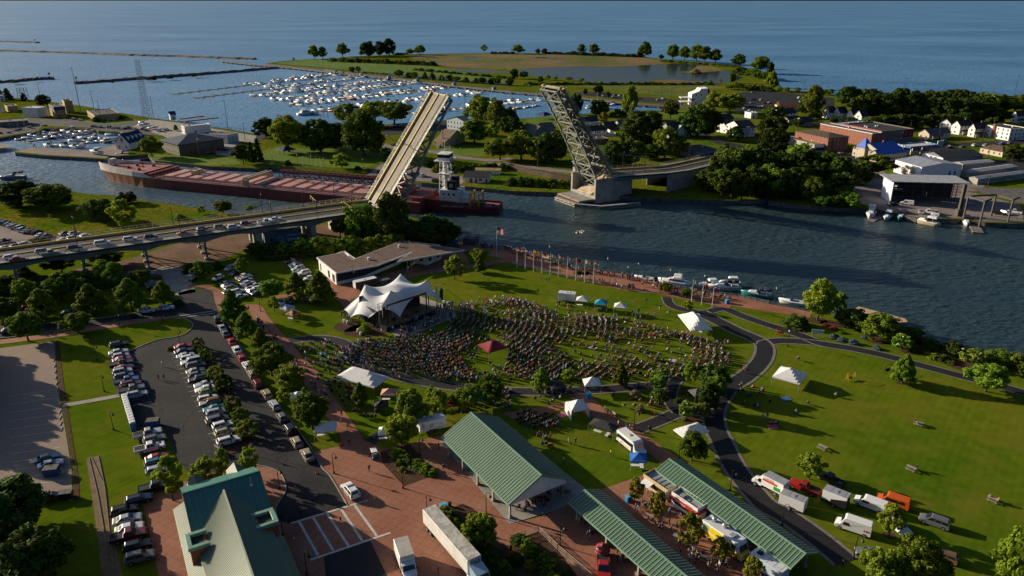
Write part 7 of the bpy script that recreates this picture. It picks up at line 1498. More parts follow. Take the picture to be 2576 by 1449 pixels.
for x in(L*.15,L*.5,L*.85):
 for y in(2.5,8.5):m=MB();m.bx(x-.2,x+.2,y-.2,y+.2,0,4.6);m.bd('post',white,t)
for x in(L*.3,L*.65):m=MB();m.bx(x-.5,x+.5,5,5.6,0,1.8);m.bd('fuel_pump',M('pump',(.4,.1,.08),.5),t)
t=thing('price_sign','tall fuel station sign with blue yellow and purple panels','sign',g(Zb,790,1105));h=ht(Zb,790,1105,860);m=MB()
for x in(-1.4,1.4):m.bx(x-.12,x+.12,-.1,.1,0,h)
m.bd('post',steel,t);m=MB();m.bx(-1.7,1.7,-.2,.2,h*.55,h,0);m.bx(-1.5,1.5,-.23,.23,h*.62,h*.7,1);m.bx(-1.5,1.5,-.23,.23,h*.7,h*.76,2);m.bx(-1.5,1.5,-.23,.23,h*.76,h*.95,3);m.bd('panel',[white,M('sign_purple',(.2,.05,.25),.5),M('sign_yellow',(.6,.45,.05),.5),M('sign_sky',(.1,.35,.5),.5)],t)
t=thing('pole_sign','empty cream sign box on a pole by the main street','sign',g(Za,1145,1222));h=ht(Za,1145,1222,940);m=MB();m.tube((0,0,0),(0,0,h),.15);m.bd('post',white,t);m=MB()
for c in((-2,2,h-1.0,h-.8),(-2,2,h-2.4,h-2.2)):m.bx(c[0],c[1],-.2,.2,c[2],c[3])
m.bx(-2,-1.2,-.2,.2,h-2.2,h-1.0);m.bx(1.8,2,-.2,.2,h-2.2,h-1.0);m.bd('panel',W_['cream'],t)
o,L,D=flat(Zd,'single storey blue grey shop with dark awning beside the bridge ramp',(568,690),(790,670),22,4.2,'bluegrey','dark','','shop','shop',.35,win=False)
m=MB();m.bx(L*.08,L*.85,-.9,-.05,2.5,3.2);m.bd('awning',black,o)
for k in(.2,.68):m=MB();m.bx(L*k-1.4,L*k+1.4,-.06,-.02,.7,2.3);m.bd('shop_window',pane_m,o)
o,L,D=gable(Zd,'grey gabled house with cross gable behind the blue grey shop',(310,490),(497,480),(268,462),5.6,4.0,'x','grey','dark','fl');m=MB();m.bx(L*.4,L*.68,-.5,.5,0,5.4);m.solid([(L*.36,-.6,5.4),(L*.72,-.6,5.4),(L*.54,-.6,8.2)],(0,4,0));m.bd('cross_gable',W_['sky'],o)
gable(Zd,'navy blue house with white window trim behind the tall trees',(735,382),(888,372),9,5.4,2.6,'x','navy','dark','fl')
gable(Zd,'small white house with red roof and lit porch',(832,448),(905,440),(764,428),4.6,3.0,'x','white','red','fl',porch=(-.2,.8))
o,L,D=gable(Zd,'tall white house with dark roof and projecting bay',(950,482),(1086,474),(885,444),6.4,3.6,'x','white','dark','fl');m=MB();m.bx(L*.38,L*.62,-.8,0,2,7);m.bd('bay',W_['sky'],o)
A,L,r=frame(Zd,(508,196),(650,196));t=thing('beach_restaurant','tall white beach restaurant with slanted roof and open porch','restaurant',A,r);h=ht(Zd,508,196,90);m=MB();D=14
m.solid([(0,0,0),(L,0,0),(L,0,h*1.5),(L*.55,0,h*1.45),(L*.45,0,h*1.25),(0,0,h)],(0,D,0));m.bd('wall',W_['white'],t);m=MB();m.solid([(L,-.3,h*1.52),(L,D,h*1.52),(L*1.45,D,h*.35),(L*1.45,-.3,h*.35)],(.1,0,.25));m.bd('roof',RF['slate'],t)
for x,z,w_ in((.12,.45,2.6),(.3,.85,.9),(.62,.85,.9),(.3,.12,1.2),(.7,.4,.9)):window(t,L*x,h*z,0,w_,1.5,'f')
m=MB();m.bx(-9,0,1,11,h*.62,h*.68);m.bx(-9,0,1,11,h*.28,h*.32);m.bd('porch_deck',white,t);m=MB()
for x in(-8.8,-5.8,-2.8):m.bx(x-.12,x+.12,1,1.25,0,h*.65)
m.bd('porch_post',white,t)
o,L,D=gable(Zd,'long white snack bar with orange roof by the beach lot',(1335,240),(1470,236),8,3.0,1.8,'x','white','orange','f','snack bar','snack_bar');m=MB();m.bx(-5,-1,0,4,0,5.0);m.bd('tower',W_['white'],o);m=MB();m.lathe([(3.3,0),(1.4,1.2),(1.2,2.2),(.2,2.6)],(-3,2,5.0),4);m.bd('tower_roof',RF['orange'],o)
flat(Zd,'small white building with light roof beside the beach lot',(1052,312),(1112,308),8,4.2,'white','white','f','building','building')
o,L,D=flat(Zd,'row of old garages with pale blue doors',(1318,545),(1460,560),10,4,'cream','grey','','garage','garage',win=False)
for i in range(3):m=MB();m.bx(L*(.05+.22*i),L*(.22+.22*i),-.06,-.02,0,2.8);m.bd('roller_door',W_['sky'],o)
gable(Zd,'small white house with two steep gables under the big tree',(1372,320),(1462,312),(1345,305),4.8,3.0,'x','white','dark','fl')
gable(Zd,'yellow cream cottage in front of the small white house',(1395,362),(1500,355),7,3.0,2.4,'x','cream','dark','fl')
gable(ZR,'grey bungalow with grey roof left of the right leaf',(163,612),(272,600),(98,570),3.6,3.0,'y','bluegrey','grey','fl');gable(ZR,'second grey bungalow behind the truss of the right leaf',(268,580),(378,572),(210,548),3.4,3.0,'x','grey','grey','fl')
o,L,D=gable(ZR,'white house with railed roof terrace near the inner basin',(655,530),(838,520),9,5.2,2.6,'x','white','dark','fl');m=MB();m.bx(L*.5,L,-3,2,4.2,4.5);m.bd('terrace',W_['white'],o)
gable(ZR,'low house with long dark roof and white garden fence',(740,600),(925,585),8,2.8,2.6,'x','white','dark','f');t=thing('garden_fence','white board fence along the long dark roof','fence',g(ZR,770,612));b=g(ZR,1030,606)-g(ZR,770,612);m=MB();m.bar((0,0,.9),(b.x,b.y,.9),.1,1.8);c=g(ZR,940,560)-g(ZR,770,612);m.bar((b.x,b.y,.9),(c.x,c.y,.9),.1,1.8);m.bd('panel',W_['white'],t)
gable(ZR,'dark garage with black roof beside the cream cottage',(915,545),(1028,538),8,2.8,2.6,'x','dark','dark','');gable(ZR,'small cream cottage with lit gable',(1062,532),(1122,525),(1012,520),3.6,2.6,'x','cream','grey','fl')
flat(ZR,'low building with brown flat roof below the white fence',(775,700),(950,690),12,3,'brown','brown','f','building','building')
o,L,D=gable(ZL,'tan roofed house with stairs, dormer and chimney',(1060,665),(1235,615),9,4.6,4.4,'y','cream','tan','f',chim=False);m=MB();m.bx(-.9,-.1,4,4.9,0,10);m.bd('chimney',W_['cream'],o);m=MB();m.solid([(-5,-.5,3.2),(.2,-.5,4.8),(.2,9,4.8),(-5,9,3.2)],(0,0,.15));m.bd('porch_roof',RF['tan'],o);m=MB()
for k in range(8):m.bx(-6-k*.4,-5.6-k*.4,2,4,0,2.6-k*.33)
m.bd('stair',concrete_o,o);m=MB()
for y in(0,3,6,8.5):m.bx(-4.9,-4.7,y-.1,y+.1,0,3.3)
m.bd('porch_post',W_['white'],o)
gable(ZL,'tall grey and white house with balconies behind the tan house',(1240,552),(1312,540),(1166,505),9.4,2.6,'x','sky','grey','fl',porch=(0,.9))
o,L,D=gable(ZL,'white harbour hut with dark roof on the river bank',(1228,1050),(1482,1060),8.5,3.0,2.0,'x','white','dark','r');window(o,L*.68,1.1,0,1.6,1.1,'f');door(o,L*.28,w_=1.2,mat=pane_m);door(o,L*.93,w_=1.1,mat=pane_m)
gable(ZL,'long low shed with yellow roof behind the white harbour hut',(1350,962),(1612,968),4,2.2,.8,'x','white','yellow','','shed','shed',win=False)
o,L,D=flat(ZD,'tan brick block with navy band in the harbour yard',(900,300),(1082,285),(815,250),ht(ZD,900,300,130),'tan','dark','fl','building','building');m=MB();hq=ht(ZD,900,300,130);m.bx(-.08,L+.05,-.1,-.05,hq-2.6,hq+.2);m.bx(-.1,-.06,0,D,hq-2.6,hq+.2);m.bd('navy_band',W_['navy'],o)
flat(ZD,'tall tan brick tower block at the back of the harbour yard',(1075,230),(1205,220),12,ht(ZD,1075,230,40),'tan','dark','f','building','building',.8)
flat(ZD,'long low tan building with dark flat roof by the sea wall',(1540,355),(1940,322),(1265,285),ht(ZD,1540,355,262),'tan','dark','fl','building','building');flat(ZD,'white concrete plant house with sloped top in the harbour yard',(628,295),(792,268),(552,262),ht(ZD,628,295,145),'white','white','l','building','building',.2,win=False)
flat(ZD,'brown warehouse at the left end of the small harbour',(-20,455),(465,420),16,ht(ZD,-20,455,380),'brown','grey','f','warehouse','warehouse');flat(ZD,'small tan shed on the lawn of the harbour yard',(138,208),(305,195),(55,180),4.5,'tan','dark','l','shed','shed');gable(ZD,'small white shed at the far left of the harbour yard',(0,212),(62,205),7,3,1.4,'x','white','white','','shed','shed',win=False);flat(ZD,'grey shed with white wall by the spruce trees',(0,40),(95,30),8,5,'white','grey','f','shed','shed')
o,L,D=gable(ZD,'white boathouse with blue roof and four small dormers',(2095,812),(2370,735),(1912,796),ht(ZD,2095,812,700),5.2,'x','white','blue','l','boathouse','boathouse');hq=ht(ZD,2095,812,700)
for k in range(4):
 m=MB();x=L*(.14+.235*k);m.bx(x-.7,x+.7,1.2,3.0,hq+.6,hq+2.6);m.solid([(x-.8,1.15,hq+2.6),(x+.8,1.15,hq+2.6),(x,1.15,hq+3.6)],(0,2.4,0));d=m.bd('dormer',W_['white'],o);window(o,x,hq+1.1,1.2,.7,1.1,'f')
window(o,0,hq+.6,D/2,1.4,2.0,'l');text('LORAIN',.8,M('sign_navy',(.02,.03,.1),.6),o,(-.06,D/2,hq-.4),(PI/2,0,-PI/2))
hq=ht(ZE,1290,268,85);o,L,D=hips(ZE,'brown coast guard building with wide blue grey hipped roof',(1290,270),(2010,165),(950,195),hq,3.6,'x','brown','slate','l','building','building',over=1.0)
for k in(.25,.36,.68,.74,.86):door(o,L*k,mat=M('red_door',(.36,.03,.03),.5),w_=1.6,h=2.6)
for k in(.5,.56,.62,.9):window(o,L*k,hq*.55,0,1.3,1.3,'f')
o,L,D=flat(0,'white garage with three roller doors beside the coast guard building',(1720,1092),(1805,1072),(1650,1070),5.6,'white','grey','','garage','garage',win=False)
for k in range(3):m=MB();m.bx(L*(.06+.31*k),L*(.32+.31*k),-.06,-.02,0,4.4);m.bd('roller_door',W_['sky'],o)
flat(0,'long white building with pale roof behind the hipped roof',(1400,1020),(1595,1000),(1370,1010),5.2,'white','white','l','building','building');gable(0,'tiny white hut with blue roof on the sea wall',(1290,910),(1332,907),(1278,900),4,2.0,'x','white','blue','l','hut','hut')
o,L,D=flat(11,'blue grey garage standing under the bridge',(70,405),(352,372),11,4.6,'bluegrey','grey','','garage','garage',.2,win=False)
for k0,k1,z1 in((.33,.5,2.6),(.6,.93,3.2)):m=MB();m.bx(L*k0,L*k1,-.06,-.02,0,z1);m.bd('roller_door',W_['sky'],o);m=MB();m.bx(L*k0+.2,L*k1-.2,-.08,-.06,z1*.6,z1*.75);m.bd('door_window',pane_m,o)
door(o,L*.18,mat=pane_m);window(o,L*.18,3.2,0,.9,.6,'f')
flat(11,'small white block house among the bridge trees',(565,292),(612,285),3,2.8,'cream','white','','hut','hut',.1,win=False);flat(11,'pale pump house half hidden behind the bridge trees',(735,352),(860,345),8,4.5,'cream','grey','','building','building',.3,win=False);flat(11,'low grey shelter on the promenade by the water',(1560,402),(1655,412),4,2.4,'dark','grey','','shelter','shelter',.1,win=False)
t=thing('park_shelter','blue roofed picnic shelter in the river park','shelter',g(10,230,1165));m=MB();m.lathe([(6.5,2.6),(6.2,2.9),(.3,5.0)],n=4);m.bd('roof',RF['blue'],t);m=MB()
for x,y in((4,0),(0,4),(-4,0),(0,-4)):m.bx(x-.12,x+.12,y-.12,y+.12,0,2.7)
m.bd('post',wood,t)
t=thing('park_shelter','small blue hipped shelter beside the inner basin','shelter',g(ZR,255,425));m=MB();m.lathe([(6.5,3),(6.2,3.3),(2.5,5.4)],n=4);m.bd('roof',RF['blue'],t);m=MB()
for x,y in((4,0),(0,4),(-4,0),(0,-4)):m.bx(x-.12,x+.12,y-.12,y+.12,0,3)
m.bd('post',wood,t)
t=thing('ruined_wall','crumbling red stone embankment wall with balustrade left of the right pier','wall',g(20,0,1290));o_=g(20,0,1290);m=MB();pts=[g(20,x,y)-o_ for x,y in((-60,1275),(60,1300),(180,1325),(300,1350),(440,1372))]
for a,b in zip(pts[:-1],pts[1:]):m.bar(a+Vc((0,0,1.2)),b+Vc((0,0,1.2)),.8,2.6)
m.bd('masonry',M('red_stone',(.16,.09,.07),.95,(.08,.07,.05),.5,coord='obj',fine=.3,finescale=2),t);m=MB()
for a,b in zip(pts[:-1],pts[1:]):
 n=int((b-a).length/1.4)
 for i in range(n):p=a.lerp(b,i/n);m.bx(p.x-.15,p.x+.15,p.y-.15,p.y+.15,2.5,3.5)
 m.bar(a+Vc((0,0,3.55)),b+Vc((0,0,3.55)),.45,.2)
m.bd('balustrade',M('old_balustrade',(.2,.14,.11),.9),t)
# - docks, breakwaters, boats
def pts_rel(pts):o=pts[0].copy();return o,[p-o for p in pts]
rock=M('breakwater_rock',(.10,.09,.08),.95,(.16,.145,.13),.6,fine=.3,finescale=1.2,bump=1,bscale=.6)
def breakwater(label,t,pts,w_,h):
 P=smooth(gl(t,pts,WZ),10);o,q=pts_rel(P);r=random.Random(len(label));rings=[]
 for i,p in enumerate(q):
  a=q[max(i-1,0)];b=q[min(i+1,len(q)-1)];d=(b-a).normalized();n=Vc((-d.y,d.x,0));k=r.uniform(.8,1.2)
  rings.append([p-n*w_*k+Vc((0,0,-1)),p-n*w_*.45+Vc((0,0,h*r.uniform(.7,1.1))),p+n*w_*.4+Vc((0,0,h*r.uniform(.8,1.15))),p+n*w_*k+Vc((0,0,-1))])
 m=MB();m.loft(rings);x=m.bd('breakwater',rock,fixn=True);x.location=o;tag(x,label,'breakwater')
breakwater('short stone breakwater farthest out at the left edge of the lake',0,[(-80,318),(100,324),(290,330)],7,3);breakwater('long outer stone breakwater across the left of the lake',0,[(-80,388),(300,400),(700,412),(980,424),(1300,433),(1600,444),(1925,455)],7,3)
breakwater('inner stone breakwater with bushes ending in a green light',0,[(560,640),(800,622),(1100,600),(1400,578),(1700,555),(1990,530),(2080,522)],5,3);breakwater('short stone breakwater at the left edge before the harbour mouth',0,[(-90,636),(120,622),(270,608),(408,604)],5,3)
def beacon(t,x,y,ty,label,top):
 o=thing('harbour_beacon',label,'beacon',g(t,x,y,.5));h=ht(t,x,y,ty,.5);m=MB();m.tube((0,0,0),(0,0,h),.35,.25);m.bd('post',black,o);m=MB();m.lathe([(1.2,h-1),(1.5,h),(1.2,h+1)],n=10);m.bd('lamp_head',top,o)
beacon(0,580,632,592,'green light beacon at the tip of the inner breakwater',green_p);beacon(0,377,600,560,'dark beacon at the tip of the short left breakwater',black);beacon(0,265,322,304,'small beacon on the outermost breakwater',black)
P=[*gl(0,[(1690,470)],-.2),*gl(10,[(0,497),(300,522),(640,562),(1000,598),(1400,645),(1932,702)],-.2),*gl(20,[(200,718),(520,748),(900,790),(1335,822)],-.2)]
o,q=pts_rel(P);t=thing('long_pier','very long pier on round piles behind the marina boats','pier',o);m=MB();rr=MB()
for a,b in zip(q[:-1],q[1:]):m.bar(a+Vc((0,0,.3)),b+Vc((0,0,.3)),6,.9);rr.bar(a+Vc((0,-2.8,1.7)),b+Vc((0,-2.8,1.7)),.12,.12);rr.bar(a+Vc((0,-2.8,1.2)),b+Vc((0,-2.8,1.2)),.1,.1)
m.bd('deck',dockw,t)
for a,b in zip(q[:-1],q[1:]):
 n=int((b-a).length/9)
 for i in range(n):p=a.lerp(b,i/n);rr.bx(p.x-.1,p.x+.1,p.y-2.9,p.y-2.7,.7,1.8)
rr.bd('railing',darkwood,t);m=MB()
for a,b in zip(q[:-1],q[1:]):
 n=int((b-a).length/13)
 for i in range(n):p=a.lerp(b,i/n);m.tube((p.x,p.y-1.2,-3),(p.x,p.y-1.2,.1),2.2,n=10)
tag(m.bd('pile',M('pile_rust',(.16,.10,.07),.9),t),None,None,None,'stuff')
hut_r=M('hut_teal',(.10,.28,.26),.6)
for i,(x,y)in enumerate(((600,556),(795,574),(1003,596),(1217,620),(1495,650),(1795,682))):
 o=thing('pier_hut',f'small teal roofed gate hut on the long pier, {nth(i)} from the lake end','hut',g(10,x,y,.6),R(30));m=MB();m.bx(-1.8,1.8,-1.8,1.8,0,2.6);m.bd('wall',W_['grey'],o);m=MB();m.lathe([(3.2,2.6),(.2,4.2)],n=4);m.bd('roof',hut_r,o)
docks=[]
def dock(label,t,a,b,t2=None,w_=2.0,fingers=True):
 A=g(t,*a,WZ);B=g(t2 if t2 is not None else t,*b,WZ);A.z=B.z=WZ;L=(B-A).length;o=thing('floating_dock',label,'dock',A,ang(A,B));m=MB();m.bx(0,L,-w_/2,w_/2,-.2,.55);m.bd('deck',dockw,o)
 m=MB();n=int(L/12)
 if fingers:
  for i in range(n+1):m.bx(i*12-.5,i*12+.5,-8,-w_/2,-.2,.5);m.bx(i*12-.5,i*12+.5,w_/2,8,-.2,.5)
  tag(m.bd('finger_dock',dockw,o),None,None,None,'stuff')
 docks.append((A,B));return A,B
DK=[dock('floating dock farthest from the camera in the large marina',10,(650,566),(-625,718)),dock('floating dock, second from the far side of the large marina',10,(800,590),(-462,748)),dock('floating dock, third from the far side of the large marina',10,(980,612),(-30,738)),dock('floating dock, fourth from the far side of the large marina',10,(1205,632),(130,768)),dock('floating dock, fifth from the far side of the large marina',10,(1470,664),(240,808)),dock('floating dock, sixth from the far side of the large marina',10,(1785,692),(350,866)),dock('floating dock nearest the park in the large marina',20,(200,760),(-790,862))]
for i,((x,y),(x2,y2))in enumerate(zip(((655,560),(830,575),(1008,594),(1225,618),(1505,645),(1800,675)),((600,575),(775,592),(960,615),(1180,634),(1450,664),(1760,694)))):
 A=g(10,x,y,.6);B=g(10,x2,y2,-1.5);o=thing('gangway',f'white sloping gangway from the pier to the docks, {nth(i)} from the lake end','gangway',A);m=MB();m.bar((0,0,0),B-A,1.6,.3);m.bd('walkway',white,o);m=MB();m.bar((.8,0,1),B-A+Vc((.8,0,1)),.08,.1);m.bar((-.8,0,1),B-A+Vc((-.8,0,1)),.08,.1);m.bd('railing',white,o)
dock('wooden dock stub off the sea wall, far one',0,(1350,905),(1530,882),None,3,False);dock('wooden dock stub off the sea wall, near one',0,(1400,922),(1645,894),None,3,False)
SD=[dock('dock of the small harbour with the row against the shore',ZD,(0,640),(640,540),None,2),dock('dock of the small harbour in the second row',ZD,(420,690),(1600,540),None,2),dock('dock of the small harbour in the front row',ZD,(1000,745),(1920,660),None,2),dock('dock of the small harbour along the yard wall',ZD,(1560,525),(2560,600),None,2)]
dock('wooden finger dock left of the small cabin boat in the boatyard',Zc,(340,600),(420,560),None,3,False);dock('long wooden finger dock right of the small cabin boat',Zc,(1120,690),(1075,610),None,4,False);dock('low dock along the boatyard quay',Zc,(470,555),(1000,600),None,2,False);dock('small gravel float by the coast guard lawn',ZE,(1520,465),(1720,450),None,7,False);dock('float below the stairs of the coast guard lawn',ZE,(900,372),(1110,392),None,3,False)
hullw=M('hull_gelcoat',(.76,.76,.75),.25,objc=True);cabw=M('cabin_white',(.72,.72,.71),.3);canvas_n=M('canvas_navy',(.02,.03,.07),.9);deckc=M('boat_deck',(.55,.52,.46),.6)
def hull(L,B,f,n=7):
 rs=[]
 for i in range(n):
  q=i/(n-1);x=-L/2+L*q;b=B/2*(1 if q<.5 else max(.03,1-((q-.5)/.5)**2.2));zt=f*(1+.35*q*q)
  rs.append([(x,-b*.72,-.25),(x+.06*L*q**3,-b,zt*.75),(x+.07*L*q**3,-b*.97,zt),(x+.07*L*q**3,b*.97,zt),(x+.06*L*q**3,b,zt*.75),(x,b*.72,-.25)])
 return rs
def rub(t,rs):
 m=MB()
 for a,b in zip(rs[:-1],rs[1:]):m.bar(a[1],b[1],.06,.1);m.bar(a[4],b[4],.06,.1)
 m.bd('rub_rail',canvas_n,t)
def mk_boat(kind):
 t=proto(thing('moored_boat',None,None));L,B,f={'cruiser':(9.5,3.2,1.3),'express':(8,2.8,1.1),'yacht':(13,4.2,1.8),'sail':(9,2.9,1.0),'runabout':(6,2.2,.8)}[kind];rs=hull(L,B,f);m=MB();m.loft(rs);m.bd('hull',hullw,t,True);rub(t,rs)
 def block(x0,x1,b0,b1,z0,z1,rake0,rake1,mt,nm,bev=.06):
  m=MB();m.loft([[(x0,-b0,z0),(x1,-b1,z0),(x1,b1,z0),(x0,b0,z0)],[(x0+rake0,-b0*.85,z1),(x1-rake1,-b1*.8,z1),(x1-rake1,b1*.8,z1),(x0+rake0,b0*.85,z1)]]);return m.bd(nm,mt,t,bevel=bev)
 if kind in('cruiser','express'):
  block(-.4,L*.36,B*.38,B*.22,f,f+.75,0,1.2,cabw,'cabin');block(-.9,.5,B*.4,B*.36,f+.55,f+1.25,.1,.7,glass,'windshield',0);block(-L*.42,-.3,B*.42,B*.4,f+1.35,f+1.95,.3,.3,canvas_n if kind=='cruiser' else cabw,'canopy');m=MB();m.bx(-L*.45,-.6,-B*.4,B*.4,f+.02,f+.08);m.bd('cockpit',deckc,t)
  m=MB()
  for s in(-1,1):m.tube((-L*.3,s*B*.42,f),(-L*.25,s*B*.36,f+1.8),.05)
  m.bx(-L*.27,-L*.2,-B*.4,B*.4,f+1.75,f+1.9);m.bd('arch',cabw,t)
 elif kind=='yacht':
  block(-L*.3,L*.3,B*.42,B*.3,f,f+1.2,.2,1.6,cabw,'cabin');block(-L*.28,L*.2,B*.43,B*.36,f+.5,f+1.0,0,.8,glass,'cabin_window',0);block(-L*.25,L*.1,B*.36,B*.3,f+1.2,f+2.0,0,.7,cabw,'flybridge');block(-L*.2,L*.05,B*.36,B*.32,f+2.9,f+3.05,0,.2,cabw,'bridge_roof');m=MB()
  for x in(-L*.18,L*.03):
   for s in(-1,1):m.tube((x,s*B*.3,f+2),(x,s*B*.3,f+2.95),.05)
  m.tube((-L*.1,0,f+3),(-L*.1,0,f+4.6),.04);m.bd('bridge_post',cabw,t);m=MB()
  for k in range(7):m.tube((L*.1+k*.7,B*(.44-.05*k),f+.2),(L*.1+k*.7,B*(.44-.05*k),f+1.0),.03);m.tube((L*.1+k*.7,-B*(.44-.05*k),f+.2),(L*.1+k*.7,-B*(.44-.05*k),f+1.0),.03)
  m.bd('railing',chrome,t)
 elif kind=='sail':
  block(-L*.1,L*.25,B*.3,B*.2,f,f+.5,.1,.5,cabw,'cabin');m=MB();m.tube((L*.08,0,f),(L*.08,0,13.5),.09,.06);m.bd('mast',M('mast_alloy',(.62,.6,.55),.4),t);m=MB();m.tube((L*.08,0,f+1.3),(-L*.4,0,f+1.4),.14);m.bd('boom',canvas_n,t);m=MB();m.tube((L*.5,0,f+.2),(L*.08,0,13.3),.02);m.tube((-L*.48,0,f),(L*.08,0,13.4),.02);m.bar((L*.08,-.8,8),(L*.08,.8,8),.04,.04);m.bd('stay',steel,t)
 else:
  m=MB();m.bx(-L*.42,L*.1,-B*.36,B*.36,f+.01,f+.06);m.bd('cockpit',deckc,t);block(0,.9,B*.36,B*.3,f,f+.5,.2,.5,glass,'windshield',0);m=MB();m.bx(-L*.58,-L*.49,-.3,.3,.2,f+.5);m.bd('outboard',black,t)
 return t
BT={k:mk_boat(k)for k in('cruiser','express','yacht','sail','runabout')}
BCOL={'white':(.76,.76,.75),'red':(.42,.02,.02),'navy':(.02,.04,.12),'cream':(.6,.52,.36),'grey':(.25,.27,.29),'yellow':(.65,.4,.03),'teal':(.03,.2,.2)}
BW={'cruiser':'cabin cruiser with dark canopy','express':'open cruiser with white top','yacht':'flybridge motor yacht','sail':'sailing boat with bare mast','runabout':'small open motorboat'}
rb=random.Random(77)
def place_boat(kind,colr,p,h,label,group=None,s=1):
 o=dup(BT[kind],(p.x,p.y,WZ),h,label,group,BCOL[colr],s);o['category']='sailboat' if kind=='sail' else 'boat';return o
fillr=[((0,.6),.75),((0,.68),.6),((.02,.97),.8),((.02,.98),.85),((.03,.98),.85),((.1,1),.7),((.0,1),.62)]
pt={}
plan=[]
for di,(A,B)in enumerate(DK):
 (f0,f1),pr=fillr[di];L=(B-A).length;d=(B-A).normalized();n=Vc((-d.y,d.x,0));k=0;x=f0*L+4
 while x<f1*L:
  for s in(-1,1):
   if rb.random()<pr:
    kind=rb.choices(['cruiser','express','sail','yacht','runabout'],[.36,.26,.2,.08,.1])[0];c=rb.choices(['white','navy','red','cream','grey'],[.86,.05,.03,.03,.03])[0];p=A+d*(x+rb.uniform(-.5,.5))+n*s*(6.8 if kind!='yacht' else 8);plan.append((di,s,kind,c,p,ang((0,0),n*s)+(PI if rb.random()<.4 else 0)+rb.uniform(-.06,.06)))
  x+=8.2
tot={}
for di,s,kind,c,p,h in plan:k=(di,kind,c);tot[k]=tot.get(k,0)+1
for di,s,kind,c,p,h in plan:
 k=(di,kind,c);i=pt.get(k,0);pt[k]=i+1;dn='on the '+nth(di)+' marina dock'
 lab=f"{c} {BW[kind]} {dn}"+('' if tot[k]==1 else f", {nth(i)} from its pier end");place_boat(kind,c,p,h,lab,'boats at the large marina docks',rb.uniform(.95,1.15))
sh=[(40,600),(120,585),(210,565),(300,552),(350,540),(400,522),(460,500),(530,518),(760,470),(340,665),(440,635),(520,600),(610,610),(700,655),(790,640),(860,600),(930,620),(1010,595),(1080,600),(740,575),(1060,530),(1200,500),(1150,560),(1260,575),(1330,545),(1420,530),(1500,515),(900,560),(1210,680),(1330,635),(1400,690),(1480,640),(1560,625),(1640,640),(1480,705),(1590,690),(1700,700),(1790,650),(1880,645),(780,760),(950,755),(1080,770),(1200,785),(1290,775),(1780,580),(1870,570),(2000,590),(2150,560),(2230,545)]
cnt={};pl=[]
for i,(x,y)in enumerate(sh):
 kind=rb.choices(['cruiser','express','sail','runabout'],[.4,.22,.2,.18])[0];c=rb.choices(['white','navy','red','grey'],[.75,.15,.05,.05])[0];pl.append((kind,c,x,y));cnt[(kind,c)]=cnt.get((kind,c),0)+1
it={}
for kind,c,x,y in sorted(pl,key=lambda q:q[2]):
 k=(kind,c);i=it.get(k,0);it[k]=i+1;lab=f"{c} {BW[kind]} in the small harbour"+('' if cnt[k]==1 else f", {nth(i)} from its left");place_boat(kind,c,g(ZD,x,y,WZ),rb.choice([.35,.2,3.4,3.3])-.6,lab,'boats of the small harbour',rb.uniform(.85,1.05))
def boat_at(t,x,y,kind,c,vec,label,s=1,z=None):
 p=g(t,x,y,WZ if z is None else z);o=place_boat(kind,c,p,heading(t,x,y,vec,WZ),label,None,s)
 if z is not None:o.location.z=z
 return o
boat_at(ZD,225,1285,'cruiser','grey',(-150,10),'dark patrol boat moving along the left river',1.25);boat_at(ZD,1550,865,'express','white',(-130,-15),'white motorboat lifted onto the quay by the blue roofed boathouse',1.2,.9);boat_at(ZD,1960,925,'cruiser','red',(-100,10),'dark red rescue boat at the quay under the white boathouse',1.2);boat_at(ZD,2320,415,'express','white',(90,-10),'white boat on a trailer in the harbour yard, left one',1,.8);boat_at(ZD,2470,460,'sail','white',(90,-14),'white boat on a trailer in the harbour yard, right one',.9,.8)
boat_at(20,40,828,'sail','yellow',(70,-8),'yellow hulled sailing boat nearest the raised right leaf',1.1);boat_at(20,120,818,'sail','white',(70,-8),'white sailing boat next to the yellow one');boat_at(20,180,808,'sail','white',(70,-8),'white sailing boat under the tip of the right leaf');boat_at(10,375,872,'yacht','white',(80,-10),'white motor yacht alone at the near end of the sixth dock',1.15)
for i,(x,y,k)in enumerate(((580,822,'express'),(700,800,'cruiser'),(770,797,'cruiser'),(735,828,'runabout'),(495,758,'cruiser'),(640,808,'sail'))):boat_at(20,x,y,k,'white',(60,-12),f'white {BW[k]} in the inner basin, {nth(i)} of the group there')
boat_at(Zc,332,560,'yacht','white',(-25,60),'white flybridge yacht moored left in the boatyard, bow to the river',1.0);boat_at(Zc,455,580,'express','white',(-55,50),'white cruiser with tan canvas beside the flybridge yacht',1.15);boat_at(Zc,555,580,'cruiser','teal',(-45,55),'dark green boat with navy canvas in the boatyard',1.1);boat_at(Zc,735,620,'express','cream',(-110,-22),'long open fishing boat lying along the boatyard quay',1.35);boat_at(Zc,760,590,'express','white',(-100,-12),'white boat behind the open fishing boat',1.1);boat_at(Zc,1030,618,'cruiser','white',(15,55),'small white cabin boat beside the long finger dock',1.0);boat_at(Zc,1205,582,'runabout','white',(60,10),'white runabout inside the lifting frame',1.2);boat_at(Zc,1400,615,'runabout','white',(70,10),'white runabout at the right edge of the boatyard',1.3)
o=boat_at(Zc,535,380,'express','navy',(60,12),'blue boat stored in the rack shed',.9,3.1)
t=thing('boat_lift','dark steel boat lifting frame at the boatyard','boat lift',g(Zc,1180,590),R(12));m=MB()
for x in(-7,7):
 for y in(-4,5):m.bx(x-.3,x+.3,y-.3,y+.3,-2,9.5)
 m.bx(x-.3,x+.3,-4,5,9.2,9.9)
